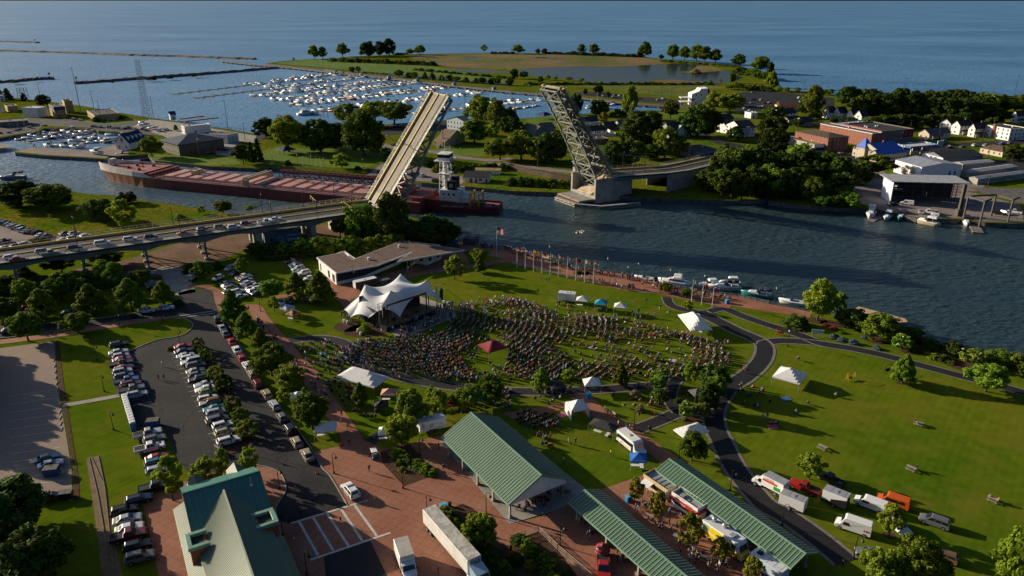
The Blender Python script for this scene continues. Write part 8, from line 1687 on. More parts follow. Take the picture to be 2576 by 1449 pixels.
m.bx(-7,7,4.7,5.3,9.2,9.9);m.bd('frame',W_['dark'],t);m=MB();m.bar((7,-4,9.6),(10,-4,10.6),.5,.8);m.bar((-7,-4,9.6),(-4,-4,10.6),.5,.8);m.bd('hoist',W_['dark'],t)
t=thing('yard_crane','black crane mast standing on the boatyard quay','crane',g(Zc,975,560));m=MB();m.bx(-1.2,1.2,-1.2,1.2,0,3);m.bx(-.6,.6,-.6,.6,3,14);m.bd('mast',W_['dark'],t)
boat_at(21,1230,705,'yacht','white',(-110,-14),'large white cruiser with raised canvas at the promenade',.8);boat_at(21,1470,725,'express','white',(-110,4),'white cruiser behind the promenade flags, nearest the large one',1);boat_at(21,1600,740,'cruiser','white',(-110,0),'white cruiser with black canvas rafted at the promenade',1.1);boat_at(21,1620,715,'express','teal',(-110,-4),'outer boat of the raft at the promenade',1.1);boat_at(21,1850,795,'cruiser','teal',(-110,-14),'boat with green canvas cover at the promenade');boat_at(31,190,850,'runabout','white',(-100,-14),'white speedboat at the end of the promenade',1.35);boat_at(21,1000,668,'runabout','white',(-100,-14),'small white boat at the near promenade steps',1.2)
m=MB();m.solid([(-7.5,-1.6,1.2),(6,-2.0,1.2),(7.5,0,1.2),(6,2.0,1.2),(-7.5,1.6,1.2)],(0,0,.3));o=m.bd('deck_platform',M('pontoon_deck',(.5,.36,.22),.8));o.location=g(31,850,965,WZ);o.rotation_euler=(0,0,heading(31,850,965,(180,50)));tag(o,'wooden viewing platform behind the willow on the shore lawn','platform')
m=MB();m.prism([(7*math.cos(k*PI/8),7*math.sin(k*PI/8))for k in range(9)],-2.5,-.9);o=m.bd('deck_platform',M('pontoon_deck',(.5,.36,.22),.8));o.location=g(21,150,475,-1);o.rotation_euler=(0,0,-.4);tag(o,'half round water platform below the flags','platform')
for i in range(9):
 m=MB();m.loft([[(x,-w_,0),(x,0,-.1),(x,w_,0),(x,0,.28+.1*(x>.2))]for x,w_ in((-.4,.05),(-.15,.2),(.2,.2),(.4,.05))]);m.tube((.3,0,.2),(.42,0,.6),.05,.04);m.tube((.42,0,.6),(.58,0,.56),.05,.02);o=m.bd('swan',M('swan_white',(.75,.66,.55),.7));o.location=g(21,485+(i%5)*14,300+(i//5)*9+(i%3)*3,WZ)+Vc((0,0,.05));o.rotation_euler=(0,0,rb.uniform(0,6));tag(o,'pale bird floating in the small flock on the river','bird','birds of the flock on the river')
# - tents, lamps, flags, furniture of the park
TC={'white':tentw,'red':M('tent_red',(.30,.02,.04),.7,(.24,.015,.03),.6,coord='obj',transl=.15),'black':M('tent_black',(.03,.027,.025),.8),'blue':M('tent_blue',(.02,.13,.48),.7,transl=.15),'cyan':M('tent_cyan',(.02,.32,.5),.7,transl=.15),'purple':M('tent_purple',(.22,.18,.5),.7,(.7,.7,.75),1.2,coord='obj'),'gold':M('tent_gold',(.55,.33,.04),.7,(.08,.02,.1),.9,coord='obj'),'pink':M('tent_pink',(.6,.3,.22),.7,transl=.15),'maroon':M('tent_maroon',(.2,.03,.03),.7),'green':M('tent_green',(.03,.2,.12),.7),'grey':M('tent_grey',(.12,.11,.10),.8)}
yellow_v=M('valance_yellow',(.62,.52,.03),.7)
def tent(label,t,x,y,w_,d,rz,c,h=2.3,rise=1.1,sides=False,val=None,hip=0,tables=0):
 o=thing('canopy_tent',label,'tent',g(t,x,y),R(rz));X,Y=w_/2,d/2;m=MB()
 n=6;e=hip/2
 def P(x_,y_):
  k=max(max(0,abs(x_)-e)/(X-e)if X>e else 0,abs(y_)/Y);k=min(1,k);return(x_,y_,h+rise*(1-k)**1.15)
 N=10;vs=[P(-X+2*X*i/N,-Y+2*Y*j/N)for j in range(N+1)for i in range(N+1)]
 m.add(vs,[(j*(N+1)+i,j*(N+1)+i+1,(j+1)*(N+1)+i+1,(j+1)*(N+1)+i)for j in range(N)for i in range(N)]);m.bd('roof',TC[c],o)
 m=MB()
 for a,b in(((-X,-Y),(X,-Y)),((X,-Y),(X,Y)),((X,Y),(-X,Y)),((-X,Y),(-X,-Y))):m.solid([(*a,h-.28),(*b,h-.28),(*b,h+.01),(*a,h+.01)],(.01,.01,0))
 m.bd('valance',val or TC[c],o)
 for sx in(-1,1):
  for sy_ in(-1,1):m=MB();m.tube((sx*(X-.06),sy_*(Y-.06),0),(sx*(X-.06),sy_*(Y-.06),h),.045,n=5);m.bd('leg',steel,o)
 if w_>6 or d>6:
  m=MB()
  for k in(-1,1):
   for q in(-.33,.33):(m.tube((q*X,k*(Y-.06),0),(q*X,k*(Y-.06),h),.045,n=5)if w_>d else m.tube((k*(X-.06),q*Y,0),(k*(X-.06),q*Y,h),.045,n=5))
  m.bd('middle_leg',steel,o)
 if sides:m=MB();m.bx(-X,X,Y-.05,Y,.05,h);m.bx(-X,-X+.05,-Y,Y,.05,h);m.bx(X-.05,X,-Y,Y,.05,h);m.bd('side_wall',TC[c],o)
 for k in range(tables):
  tb=thing('folding_table','white folding table under the '+label[:label.find(' ',22)if len(label)>30 else 99],'table',o.location+Matrix.Rotation(R(rz),3,'Z')@Vc((-X*.4+k*X*.8,-Y*.3,0)),R(rz+90*(k%2)));m=MB();m.bx(-.9,.9,-.38,.38,.71,.75);m.bd('top',white,tb);m=MB()
  for sx in(-.75,.75):m.bar((sx,-.3,0),(sx,.3,.7),.04,.04);m.bar((sx,.3,0),(sx,-.3,.7),.04,.04)
  m.bd('legs',steel,tb);tb['label']=f'white folding table, {"first" if k == 0 else "second"} one under the '+' '.join(label.split()[:7]);tb['group']='folding tables under the tents'
 return o
tent('dark red canopy over the sound desk in the middle of the crowd',11,1785,1232,5.6,5.6,-57,'red',2.6,1.7);tent('large white frame tent with banner beside the asphalt path loop',None,1746,832,11.3,6.3,96,'white',2.6,2.2,hip=5,tables=2);tent('long white frame tent at the lower left edge of the crowd',None,914,972,11.6,6,-29,'white',2.5,2.2,hip=5)
tent('white tent alone on the right lawn by the path',None,1984,966,6.5,6.9,-36,'white',2.4,2);tent('low white tent beside the black path fork',None,1737,1107,6.5,4,26,'white',2.3,1.3,hip=2);tent('white tent with side walls on the brick walk',22,490,235,4.4,4.4,15,'white',2.4,1.6,True)
tent('black canopy beside the white shuttle bus',22,690,385,6,3.4,-32,'black',2.4,1.0,hip=2,tables=2);tent('bright blue pop up canopy in front of the shuttle bus',22,950,630,3.3,3.3,-5,'blue',2.3,1.1,tables=2);tent('white pop up with yellow banner beside the food trailer on the lawn',21,530,868,3.8,3.6,-12,'white',2.4,1.3,val=yellow_v,tables=1);tent('sky blue pop up with yellow banner on the crowd lawn',21,670,893,3.8,3.6,-12,'cyan',2.4,1.3,val=yellow_v,tables=1);tent('white pop up with yellow banner, right one on the crowd lawn',21,815,918,3.8,3.6,-12,'white',2.4,1.3,val=yellow_v)
tent('purple and white pop up tent left of the stage',11,238,928,3.4,3.4,-30,'purple',2.3,1.1);tent('gold and purple pop up tent left of the stage',11,285,972,3.4,3.4,-30,'gold',2.3,1.0,tables=1);tent('white pop up by the road under the round tree',12,325,152,3.4,3.2,28,'white',2.3,1.0,tables=1);tent('white tent at the lower end of the road row',12,530,395,4.6,4,10,'white',2.3,1.1,tables=1);tent('white pop up half hidden by the tall tree on the plaza',12,985,425,3.2,3.2,5,'white',2.3,1.2,tables=1)
tent('salmon pink canopy below the long white tent',12,1010,130,3.8,3.2,0,'pink',2.3,1.1,tables=1);tent('black canopy with two yellow feather banners',12,950,215,3.2,3,10,'black',2.2,.9);tent('maroon canopy behind the white concession trailer',12,1490,205,4,3.2,0,'maroon',2.2,1.0);tent('green canopy under the trees above the big pavilion',12,1660,170,4,3,0,'green',2.2,.9);tent('white pop up with red sides by the lower crowd path',22,600,55,4,3.6,4,'white',2.4,1.5);tent('black square canopy at the upper left of the brick walk',22,335,75,3.8,3.4,20,'black',2.3,.6);tent('small grey canopy in the garden by the path fork',22,1385,130,2.6,3,20,'grey',2.3,.6)
for i,x in enumerate((912,985)):m=MB();m.solid([(0,-.35,.3),(0,.35,.3),(0,.4,2.0),(0,.1,2.7),(0,-.35,2.3)],(.02,0,0));o=m.bd('feather_banner',M('banner_gold',(.6,.35,.02),.7));o.location=g(12,x,225);tag(o,f"yellow feather banner {'left' if i == 0 else 'right'} of the black canopy",'banner')
m=MB();m.solid([(0,-.3,.2),(0,.3,.2),(0,.4,2.6),(0,.2,3.6),(0,-.2,3.2)],(.02,0,0));o=m.bd('feather_banner',M('banner_green',(.05,.12,.03),.7));o.location=g(22,492,230);o.rotation_euler=(0,0,.7);tag(o,'dark green feather banner standing before the white walled tent','banner')
lp=proto(thing('street_lamp',None,None));m=MB();m.lathe([(.2,0),(.2,.35),(.09,.6),(.06,4.4)],n=8);pts=[(0,0,4.4)]+[(.42-.42*math.cos(PI*k/8),0,4.4+.45*math.sin(PI*k/8))for k in range(9)];m.path(pts,.045);m.bd('post',black,lp);m=MB();m.lathe([(.05,0),(.12,-.15),(.3,-.42),(.32,-.5)],(.84,0,4.42),10);m.bd('lamp_shade',black,lp);m=MB();m.lathe([(.2,0),(.14,-.12),(.02,-.18)],(.84,0,3.95),8);m.bd('lamp_globe',lampglass,lp)
mp_=proto(thing('street_lamp',None,None));m=MB();m.lathe([(.2,0),(.2,.4),(.08,.7),(.06,4.2)],n=8);m.bd('post',black,mp_);m=MB();m.lathe([(.12,4.2),(.24,4.5),(.2,4.85),(.06,5.1)],n=8);m.bd('lamp_globe',lampglass,mp_);m=MB();m.lathe([(.27,4.86),(.05,5.15)],n=8);m.bd('lamp_shade',black,mp_)
def lamps(t,phrase,items,kind=lp,rz=-.5):
 for i,(x,y)in enumerate(items):o=dup(kind,g(t,x,y),rz+rb.uniform(-.2,.2),f"black {'hooked' if kind is lp else 'lantern'} lamp {phrase}"+(f", {nth(i)} from the left" if len(items)>1 else ''),'lamps of the park');o['category']='street lamp'
lamps(12,'at the edge of the brick plaza',[(178,800),(205,1150),(385,1445),(588,682),(1110,793),(1238,545),(1292,1005),(1738,985)]);lamps(22,'near the long pavilions',[(362,1228),(920,348),(1260,572),(1645,812)]);lamps(32,'by the path near the vans',[(105,1075),(645,1320)]);lamps(1,'along the shaded street lawn',[(735,1278),(905,1028),(1225,975),(1360,1158)]);lamps(2,'on the lawn and lot island',[(788,62),(858,352),(1215,560),(1735,112),(1755,495)]);lamps(11,'beside the visitor building',[(735,690),(1142,655),(35,905)]);lamps(ZC,'between the car rows',[(1805,690),(2090,1190)])
lamps(21,'along the promenade',[(172,545),(282,505),(720,600),(872,668),(950,640),(1118,760),(1190,690),(1448,735),(1648,810),(1710,785)],mp_);lamps(31,'on the shore lawn',[(52,832),(146,1168)],mp_)
lamps(10,'in the river park',[(125,1215),(315,1235),(515,1265),(713,1275),(810,1270),(968,1215),(835,1165),(1545,1180)],mp_)
FC={k:M('flag_'+k,v,.8,transl=.3)for k,v in{'red':(.5,.02,.03),'white':(.7,.7,.7),'blue':(.03,.08,.35),'green':(.03,.25,.08),'yellow':(.7,.5,.02),'black':(.02,.02,.02),'orange':(.65,.2,.02)}.items()}
def flagpole(label,t,x,yb,yt,cols,vert=False,size=1.0,star=False):
 p=g(t,x,yb);h=ht(t,x,yb,yt);o=thing('flagpole',label,'flagpole',p,group='flagpoles of the park');m=MB();m.lathe([(.12,0),(.1,h*.5),(.05,h),(.1,h+.06),(.02,h+.16)],n=8);m.bd('pole',M('pole_silver',(.66,.66,.64),.35),o)
 m=MB();W,Hh=1.7*size,1.1*size;n=8;k=len(cols)
 for c in range(k):
  for i in range(n if not vert else n//k+1):
   nn=n if not vert else n//k+1
   x0,x1=(i/n*W,(i+1)/n*W)if not vert else((c+i/nn)/k*W,(c+(i+1)/nn)/k*W);z0,z1=(h-.15-Hh*(c+1)/k,h-.15-Hh*c/k)if not vert else(h-.15-Hh,h-.15)
   def f(a,z):return(a*.92,.14*math.sin(a*3.2)*a,z-.35*a)
   m.poly([f(x0,z0),f(x1,z0),f(x1,z1),f(x0,z1)],c)
 if star:m.poly([(.02,-.02,h-.15-Hh*.5),(W*.4,-.04,h-.15-Hh*.5-.2),(W*.4,-.04,h-.35),(.02,-.02,h-.15)],k)
 m.bd('flag',[FC[c]for c in cols]+([FC['blue']]if star else[]),o)
fl=[((38,580,427),['red','white','red']),((100,592,434),['blue','white','blue','white','blue']),((162,605,442),['yellow','orange']),((225,617,456),['black','red','yellow']),((288,630,468),['green','white','orange'],1),((350,642,480),['red','white','green']),((416,657,492),['blue','yellow','red'],1),((481,672,505),['black','red']),((547,685,516),['white','yellow'],1),((614,697,527),['red','white','red'])]
for i,f in enumerate(fl):flagpole(f"{nth(i)} flagpole from the left in the row of ten, {'-'.join(f[1][:3])} flag",21,*f[0],f[1],len(f)>2)
flagpole('flagpole with green white red flag behind the path loop',21,1354,835,665,['green','white','red'],True);flagpole('flagpole with white over red flag behind the path loop',21,1430,857,685,['white','red']);flagpole('flagpole with red white striped flag behind the path loop',21,1510,874,702,['red','white','red'],star=True);flagpole('tall flagpole with striped flag at the promenade corner',11,1818,498,268,['red','white']*6+['red'],size=2.0,star=True)
for i,(x,yb,yt)in enumerate(((357,1258,1180),(388,1262,1182),(422,1265,1150),(455,1266,1186),(487,1268,1188))):
 m=MB();h=ht(10,x,yb,yt);m.lathe([(.1,0),(.05,h),(.09,h+.1)],n=6);o=m.bd('flagpole',white);o.location=g(10,x,yb);tag(o,f'bare white flagpole in the river park, {nth(i)} from the left','flagpole','bare flagpoles of the river park')
flagpole('flagpole with a small flag before the coast guard building',0,1500,1165,1040,['red','white'],size=.9)
def pole(t,x,yb,yt,label,arm=True):
 p=g(t,x,yb);h=ht(t,x,yb,yt);o=thing('utility_pole',label,'utility pole',p,group='utility poles');m=MB();m.tube((0,0,0),(0,0,h),.2,.13,7);m.bd('post',darkwood,o)
 if arm:m=MB();m.bar((-1.2,.3,h-.7),(1.2,-.3,h-.7),.12,.14);m.bd('crossarm',darkwood,o)
for t,ph,its in((0,'of the harbour yard',[(300,715,640),(710,825,685),(765,920,760),(1160,895,730),(1722,985,760),(1850,1062,930)]),(10,'behind the river park',[(545,905,780),(1580,865,700)]),(20,'among the riverside houses',[(195,1270,1140),(795,880,810),(1025,762,680),(1130,745,655),(1190,900,670),(1560,1030,930),(1745,1050,960),(1860,1120,1010)]),(30,'of the town streets',[(145,840,750),(265,742,615),(440,922,795),(480,1150,1010),(668,905,840),(1000,990,925),(1022,722,590),(1070,995,910),(1285,1062,935),(1615,1082,940),(1660,1192,1080),(1690,1112,1010),(1835,1246,1170),(1865,1060,925),(1858,722,570),(1735,750,705),(1650,1440,1325)])):
 for i,(x,a,b)in enumerate(its):pole(t,x,a,b,f'tall dark utility pole {ph}, {nth(i)} from the left')
p=g(0,1112,900);h=ht(0,1112,900,456);t=thing('lattice_tower','tall slender steel lattice tower in the harbour yard','tower',p);m=MB();hw=lambda z:2.4-1.1*z/h
for sx,sy_ in((-1,-1),(1,-1),(1,1),(-1,1)):m.bar((sx*hw(0),sy_*hw(0),0),(sx*hw(h),sy_*hw(h),h),.15,.15)
m.bd('leg_frame',M('tower_steel',(.15,.16,.16),.6),t);m=MB();n=22
for i in range(n):
 z0,z1=h*i/n,h*(i+1)/n;a,b=hw(z0),hw(z1)
 for(x0,y0),(x1,y1)in(((-1,-1),(1,-1)),((1,-1),(1,1)),((1,1),(-1,1)),((-1,1),(-1,-1))):m.bar((x0*a,y0*a,z0),(x1*b,y1*b,z1),.09,.09)if i%2 else m.bar((x1*a,y1*a,z0),(x0*b,y0*b,z1),.09,.09);m.bar((x0*b,y0*b,z1),(x1*b,y1*b,z1),.1,.1)
m.bd('bracing',M('tower_steel',(.15,.16,.16),.6),t)
p=g(0,613,862);h=ht(0,613,862,512);m=MB();m.tube((0,0,0),(0,0,h),.4,.2);o=m.bd('radio_mast',M('mast_grey',(.4,.4,.4),.5));o.location=p;tag(o,'thin grey radio mast above the tan buildings','mast')
p=g(0,178,745);t=thing('lattice_tower','short dark lattice frame among the spruces of the yard','tower',p);h=ht(0,178,745,670);m=MB()
for x in(-4,4):
 for y in(-2,2):m.bar((x,y,0),(x*.8,y,h),.3,.3)
for k in range(4):z=h*(k+1)/4;m.bar((-4,-2,z),(4,-2,z),.2,.2);m.bar((-4,-2,z-h/4),(4,-2,z),.15,.15);m.bar((-4,2,z),(4,2,z),.2,.2)
m.bd('frame',W_['dark'],t)
def toilets(label,a,b,n,t,bodym,grp):
 A,B=g(t,*a),g(t,*b);r=ang(A,B)
 for i in range(n):
  o=thing('portable_toilet',label+f', {nth(i)} of {n}','portable toilet',A.lerp(B,i/(n-1)),r,grp);m=MB();m.bx(-.55,.55,-.58,.58,0,2.1);m.bd('cabin',bodym,o,bevel=.04);m=MB();m.loft([[(-.6,-.62,2.1),(.6,-.62,2.1),(.6,.62,2.1),(-.6,.62,2.1)],[(-.45,-.5,2.36),(.45,-.5,2.36),(.45,.5,2.36),(-.45,.5,2.36)]]);m.tube((.3,.3,2.3),(.3,.3,2.6),.05);m.bd('roof',M('toilet_roof',(.75,.75,.76),.5),o);m=MB();m.bx(-.4,.4,.58,.6,.1,2.0);m.bd('door',M('toilet_door',(.02,.07,.25),.5),o)
toilets('white roofed portable toilet in the lot row',(950,150),(1012,355),12,2,M('toilet_blue',(.03,.10,.30),.5),'portable toilets of the lot');toilets('blue portable toilet by the promenade',(1440,408),(1512,400),4,11,M('toilet_blue',(.03,.10,.30),.5),'portable toilets of the promenade')
def dumpster(label,t,x,y,rz,c,s=1):o=thing('dumpster',label,'dumpster',g(t,x,y),R(rz));m=MB();m.loft([[(-1.0*s,-.7*s,.1),(1.0*s,-.7*s,.1),(1.0*s,.7*s,.1),(-1.0*s,.7*s,.1)],[(-1.15*s,-.85*s,1.4*s),(1.15*s,-.85*s,1.4*s),(1.15*s,.85*s,1.4*s),(-1.15*s,.85*s,1.4*s)]]);m.bd('bin',c,o);m=MB();m.bx(-1.1*s,-.03,-.8*s,.8*s,1.4*s,1.5*s);m.bx(.03,1.1*s,-.8*s,.8*s,1.4*s,1.5*s);m.bd('lid',W_['dark'],o)
blue_bin=M('bin_blue',(.015,.06,.22),.6);bright_bin=M('bin_bright',(.02,.22,.5),.5)
dumpster('blue dumpster in the lot beside the portable toilets',2,1160,325,12,blue_bin,1.2);dumpster('blue dumpster with open lid on the pale lot',2,395,690,12,blue_bin,1.2);dumpster('black dumpster at the edge of the pale lot',2,505,865,12,black)
def bin_(label,t,x,y,c):o=thing('recycling_bin',label,'bin',g(t,x,y),R(28));m=MB();m.bx(-.6,.6,-.45,.45,0,1.25);m.bd('cabinet',c,o,bevel=.05);m=MB();m.bx(-.65,.65,-.5,.5,1.25,1.33);m.bd('lid',M('bin_lid',(.1,.4,.6),.5),o)
bin_('blue recycling cabinet on the plaza above the long trailer',12,1415,955,bright_bin);bin_('blue recycling cabinet beside the white walled tent',22,575,110,bright_bin);bin_('blue recycling cabinet under the golden tree',22,880,890,bright_bin);bin_('blue recycling cabinet on the promenade corner',21,1622,845,bright_bin)
m=MB();m.lathe([(.3,0),(.36,.9),(.3,1.0)],n=12);o=m.bd('litter_bin',black);o.location=g(12,1462,930);tag(o,'black round litter bin on the plaza beside the blue cabinet','bin');m=MB();m.lathe([(.3,0),(.36,.9),(.3,1.0)],n=12);o=m.bd('litter_bin',black);o.location=g(22,1040,350);tag(o,'dark round litter bin beside the asphalt branch path','bin')
pt_=proto(thing('picnic_table',None,None));m=MB()
for k in range(5):m.bx(-.95,.95,-.37+k*.15,-.24+k*.15,.72,.76)
m.bd('tabletop',wood,pt_)
for s in(-1,1):m=MB();m.bx(-.95,.95,s*.72-.14,s*.72+.14,.42,.46);m.bd('seat',wood,pt_)
m=MB()
for x in(-.65,.65):m.bar((x,-.8,.4),(x,.8,.4),.05,.1);m.bar((x,-.65,0),(x,-.2,.72),.06,.1);m.bar((x,.65,0),(x,.2,.72),.06,.1)
m.bd('legs',wood,pt_)
for lab,t,x,y,r in(('empty wooden picnic table on the open lawn',32,410,495,-50),('picnic table with people high on the open lawn',32,1135,315,-40),('picnic table with one sitter in the middle of the lawn',32,1080,655,-50),('picnic table with people at the right edge of the lawn',32,1695,890,-50),('white picnic table at the tip of the visitor roof',11,1580,460,20),('picnic table on the terrace, left one',11,1388,562,25),('picnic table on the terrace, right one',11,1422,545,25),('picnic table between the pavilions, upper one',22,1040,1020,-30),('picnic table between the pavilions, middle one',22,1255,1180,-30),('picnic table between the pavilions, lower one',22,1470,1340,-30)):o=dup(pt_,g(t,x,y),R(r),lab,'picnic tables');o['category']='picnic table'
def swing(label,t,x,y,rz,c):o=thing('garden_swing',label,'swing',g(t,x,y),R(rz));m=MB();m.path([(-1.3,-.5,0),(-1.2,0,2.1),(1.2,0,2.1),(1.3,-.5,0)],.05);m.tube((-1.2,0,2.1),(-1.3,.5,0),.05);m.tube((1.2,0,2.1),(1.3,.5,0),.05);m.bd('frame',c,o);m=MB();m.bx(-.8,.8,-.25,.25,.45,.5);m.bd('seat',c,o);m=MB();m.bar((-.8,.25,.75),(.8,.3,.75),.05,.5);m.bd('backrest',c,o)
swing('red framed garden swing between the two paths',31,95,1085,-20,M('swing_red',(.42,.05,.02),.5));swing('black garden swing under the lawn tree',31,905,1365,25,black);swing('yellow garden swing on the right lawn',31,622,1425,25,M('swing_yellow',(.6,.38,.02),.5))
bn=proto(thing('park_bench',None,None));m=MB();m.bx(-.9,.9,-.25,.25,.42,.47);m.bd('seat',wood,bn);m=MB();m.bar((-.9,.27,.7),(.9,.3,.7),.05,.45);m.bd('backrest',wood,bn)
for x in(-.75,.75):m=MB();m.bx(x-.04,x+.04,-.22,.25,0,.42);m.bd('leg',black,bn)
for i,(t,x,y,lab)in enumerate(((22,768,235,'wooden bench on the brick walk above the shuttle bus'),(21,910,730,'bench facing the lawn on the promenade, left one'),(21,1010,755,'bench facing the lawn on the promenade, right one'),(11,1748,462,'bench beside the tall flagpole'),(21,1470,835,'bench behind the white and red flag'))):o=dup(bn,g(t,x,y),R(150 if t!=22 else 120),lab,'park benches');o['category']='bench'
t=thing('info_panel','white information panel on two posts by the shore path','sign',g(31,372,1098),R(-14));m=MB();m.bx(-1.6,1.6,-.05,.05,.9,2.2);m.bd('panel',M('panel_print',(.7,.7,.68),.5,(.3,.34,.33),1.5,coord='obj',lo=.5,hi=.6),t);m=MB();m.bx(-1.5,-1.4,-.05,.05,0,.9);m.bx(1.4,1.5,-.05,.05,0,.9);m.bd('post',steel,t)
t=thing('stop_sign','red stop sign at the top corner of the lot road','sign',g(1,1662,915),R(-30));m=MB();m.tube((0,0,0),(0,0,2.6),.04);m.bd('post',steel,t);m=MB();m.solid([(.42*math.cos(k*PI/4+PI/8),-.03,2.5+.42*math.sin(k*PI/4+PI/8))for k in range(8)],(0,.02,0));m.bd('plate',red_p,t);text('STOP',.26,white,t,(0,-.04,2.41),(PI/2,0,0))
cone_m=M('cone_orange',(.65,.08,.01),.5)
for i,(x,y,l)in enumerate(((637,470,'left one of the pair by the walkway'),(654,458,'right one of the pair by the walkway'),(456,680,'alone on the asphalt road'),(866,475,'beside the golf cart'))):m=MB();m.bx(-.25,.25,-.25,.25,0,.05);m.lathe([(.18,.05),(.04,.95)],n=8);o=m.bd('traffic_cone',cone_m);o.location=g(12,x,y,.08);o.location.z=.08;tag(o,'orange traffic cone, '+l,'traffic cone')
def fence(label,t,pts,h,mt,step=1.8,z=.06,rows=(.15,.55,1.0)):
 P=gl(t,pts);o,q=pts_rel(P);f=thing('railing_fence',label,'fence',o+Vc((0,0,z)));pm_=MB();rm=MB()
 for a,b in zip(q[:-1],q[1:]):
  n=max(1,int((b-a).length/step))
  for i in range(n+1):p=a.lerp(b,i/n);pm_.bx(p.x-.06,p.x+.06,p.y-.06,p.y+.06,0,h*1.08)
  for k in rows:rm.bar(a+Vc((0,0,k*h)),b+Vc((0,0,k*h)),.05,.07)
  for i in range(int((b-a).length/.28)):p=a.lerp(b,i*.28/(b-a).length);rm.bx(p.x-.015,p.x+.015,p.y-.015,p.y+.015,.1*h,h)
 rm.bd('rail',mt,f);tag(pm_.bd('post',mt,f),None,None,None,'stuff')
pale_rail=M('pale_rail',(.50,.44,.34),.6)
fence('pale picket railing round the sunken bed by the lower pavilion',22,[(-5,1185),(200,1120),(345,1262),(600,1480)],1.15,pale_rail);fence('grey railing between lawn and promenade under the flag row',21,[(0,548),(200,595),(400,645),(620,695)],1.0,steel);fence('grey railing along the water edge of the promenade',21,[(1100,700),(1350,752),(1700,798),(1932,848)],1.0,steel,z=.06);fence('grey railing at the water before the wharf crowd',11,[(1660,408),(1830,430),(1932,440)],1.0,steel);fence('dark timber railing along the river park quay',10,[(0,1255),(300,1280),(700,1318),(930,1332)],1.1,darkwood,3)
# - people and their chairs
def obj_ramp(name,cols,mul,rough=.85):
 m=bpy.data.materials.new(name);m.use_nodes=True;n=m.node_tree.nodes;L=m.node_tree.links;b=n['Principled BSDF'];b.inputs['Roughness'].default_value=rough;b.inputs['Specular IOR Level'].default_value=.2
 oi=n.new('ShaderNodeObjectInfo');ml=n.new('ShaderNodeMath');ml.operation='MULTIPLY';ml.inputs[1].default_value=mul;fr=n.new('ShaderNodeMath');fr.operation='FRACT';L.new(oi.outputs['Random'],ml.inputs[0]);L.new(ml.outputs[0],fr.inputs[0])
 cr=n.new('ShaderNodeValToRGB');cr.color_ramp.interpolation='CONSTANT';e=cr.color_ramp.elements
 while len(e)<len(cols):e.new(.5)
 for i,c in enumerate(cols):e[i].position=i/len(cols);e[i].color=(*c,1)
 L.new(fr.outputs[0],cr.inputs[0]);L.new(cr.outputs[0],b.inputs['Base Color']);return m
PANTS=[(.02,.025,.05),(.03,.03,.032),(.05,.07,.13),(.25,.21,.15),(.012,.012,.012),(.4,.4,.38)];HAIR=[(.02,.014,.01),(.08,.045,.02),(.3,.28,.26),(.22,.14,.06),(.5,.48,.45)];SKINS=[(.52,.30,.21),(.45,.25,.17),(.56,.36,.27),(.22,.11,.07)]
skin_m=obj_ramp('skin',SKINS,3.7);pants_m=obj_ramp('trousers',PANTS,11.3);hair_m=obj_ramp('hair',HAIR,17.9);shirt_m=M('shirt',(.5,.5,.5),.9,objc=True,spec=.1);shoe_m=M('shoe',(.06,.055,.05),.7)
PM=[skin_m,shirt_m,pants_m,hair_m,shoe_m]
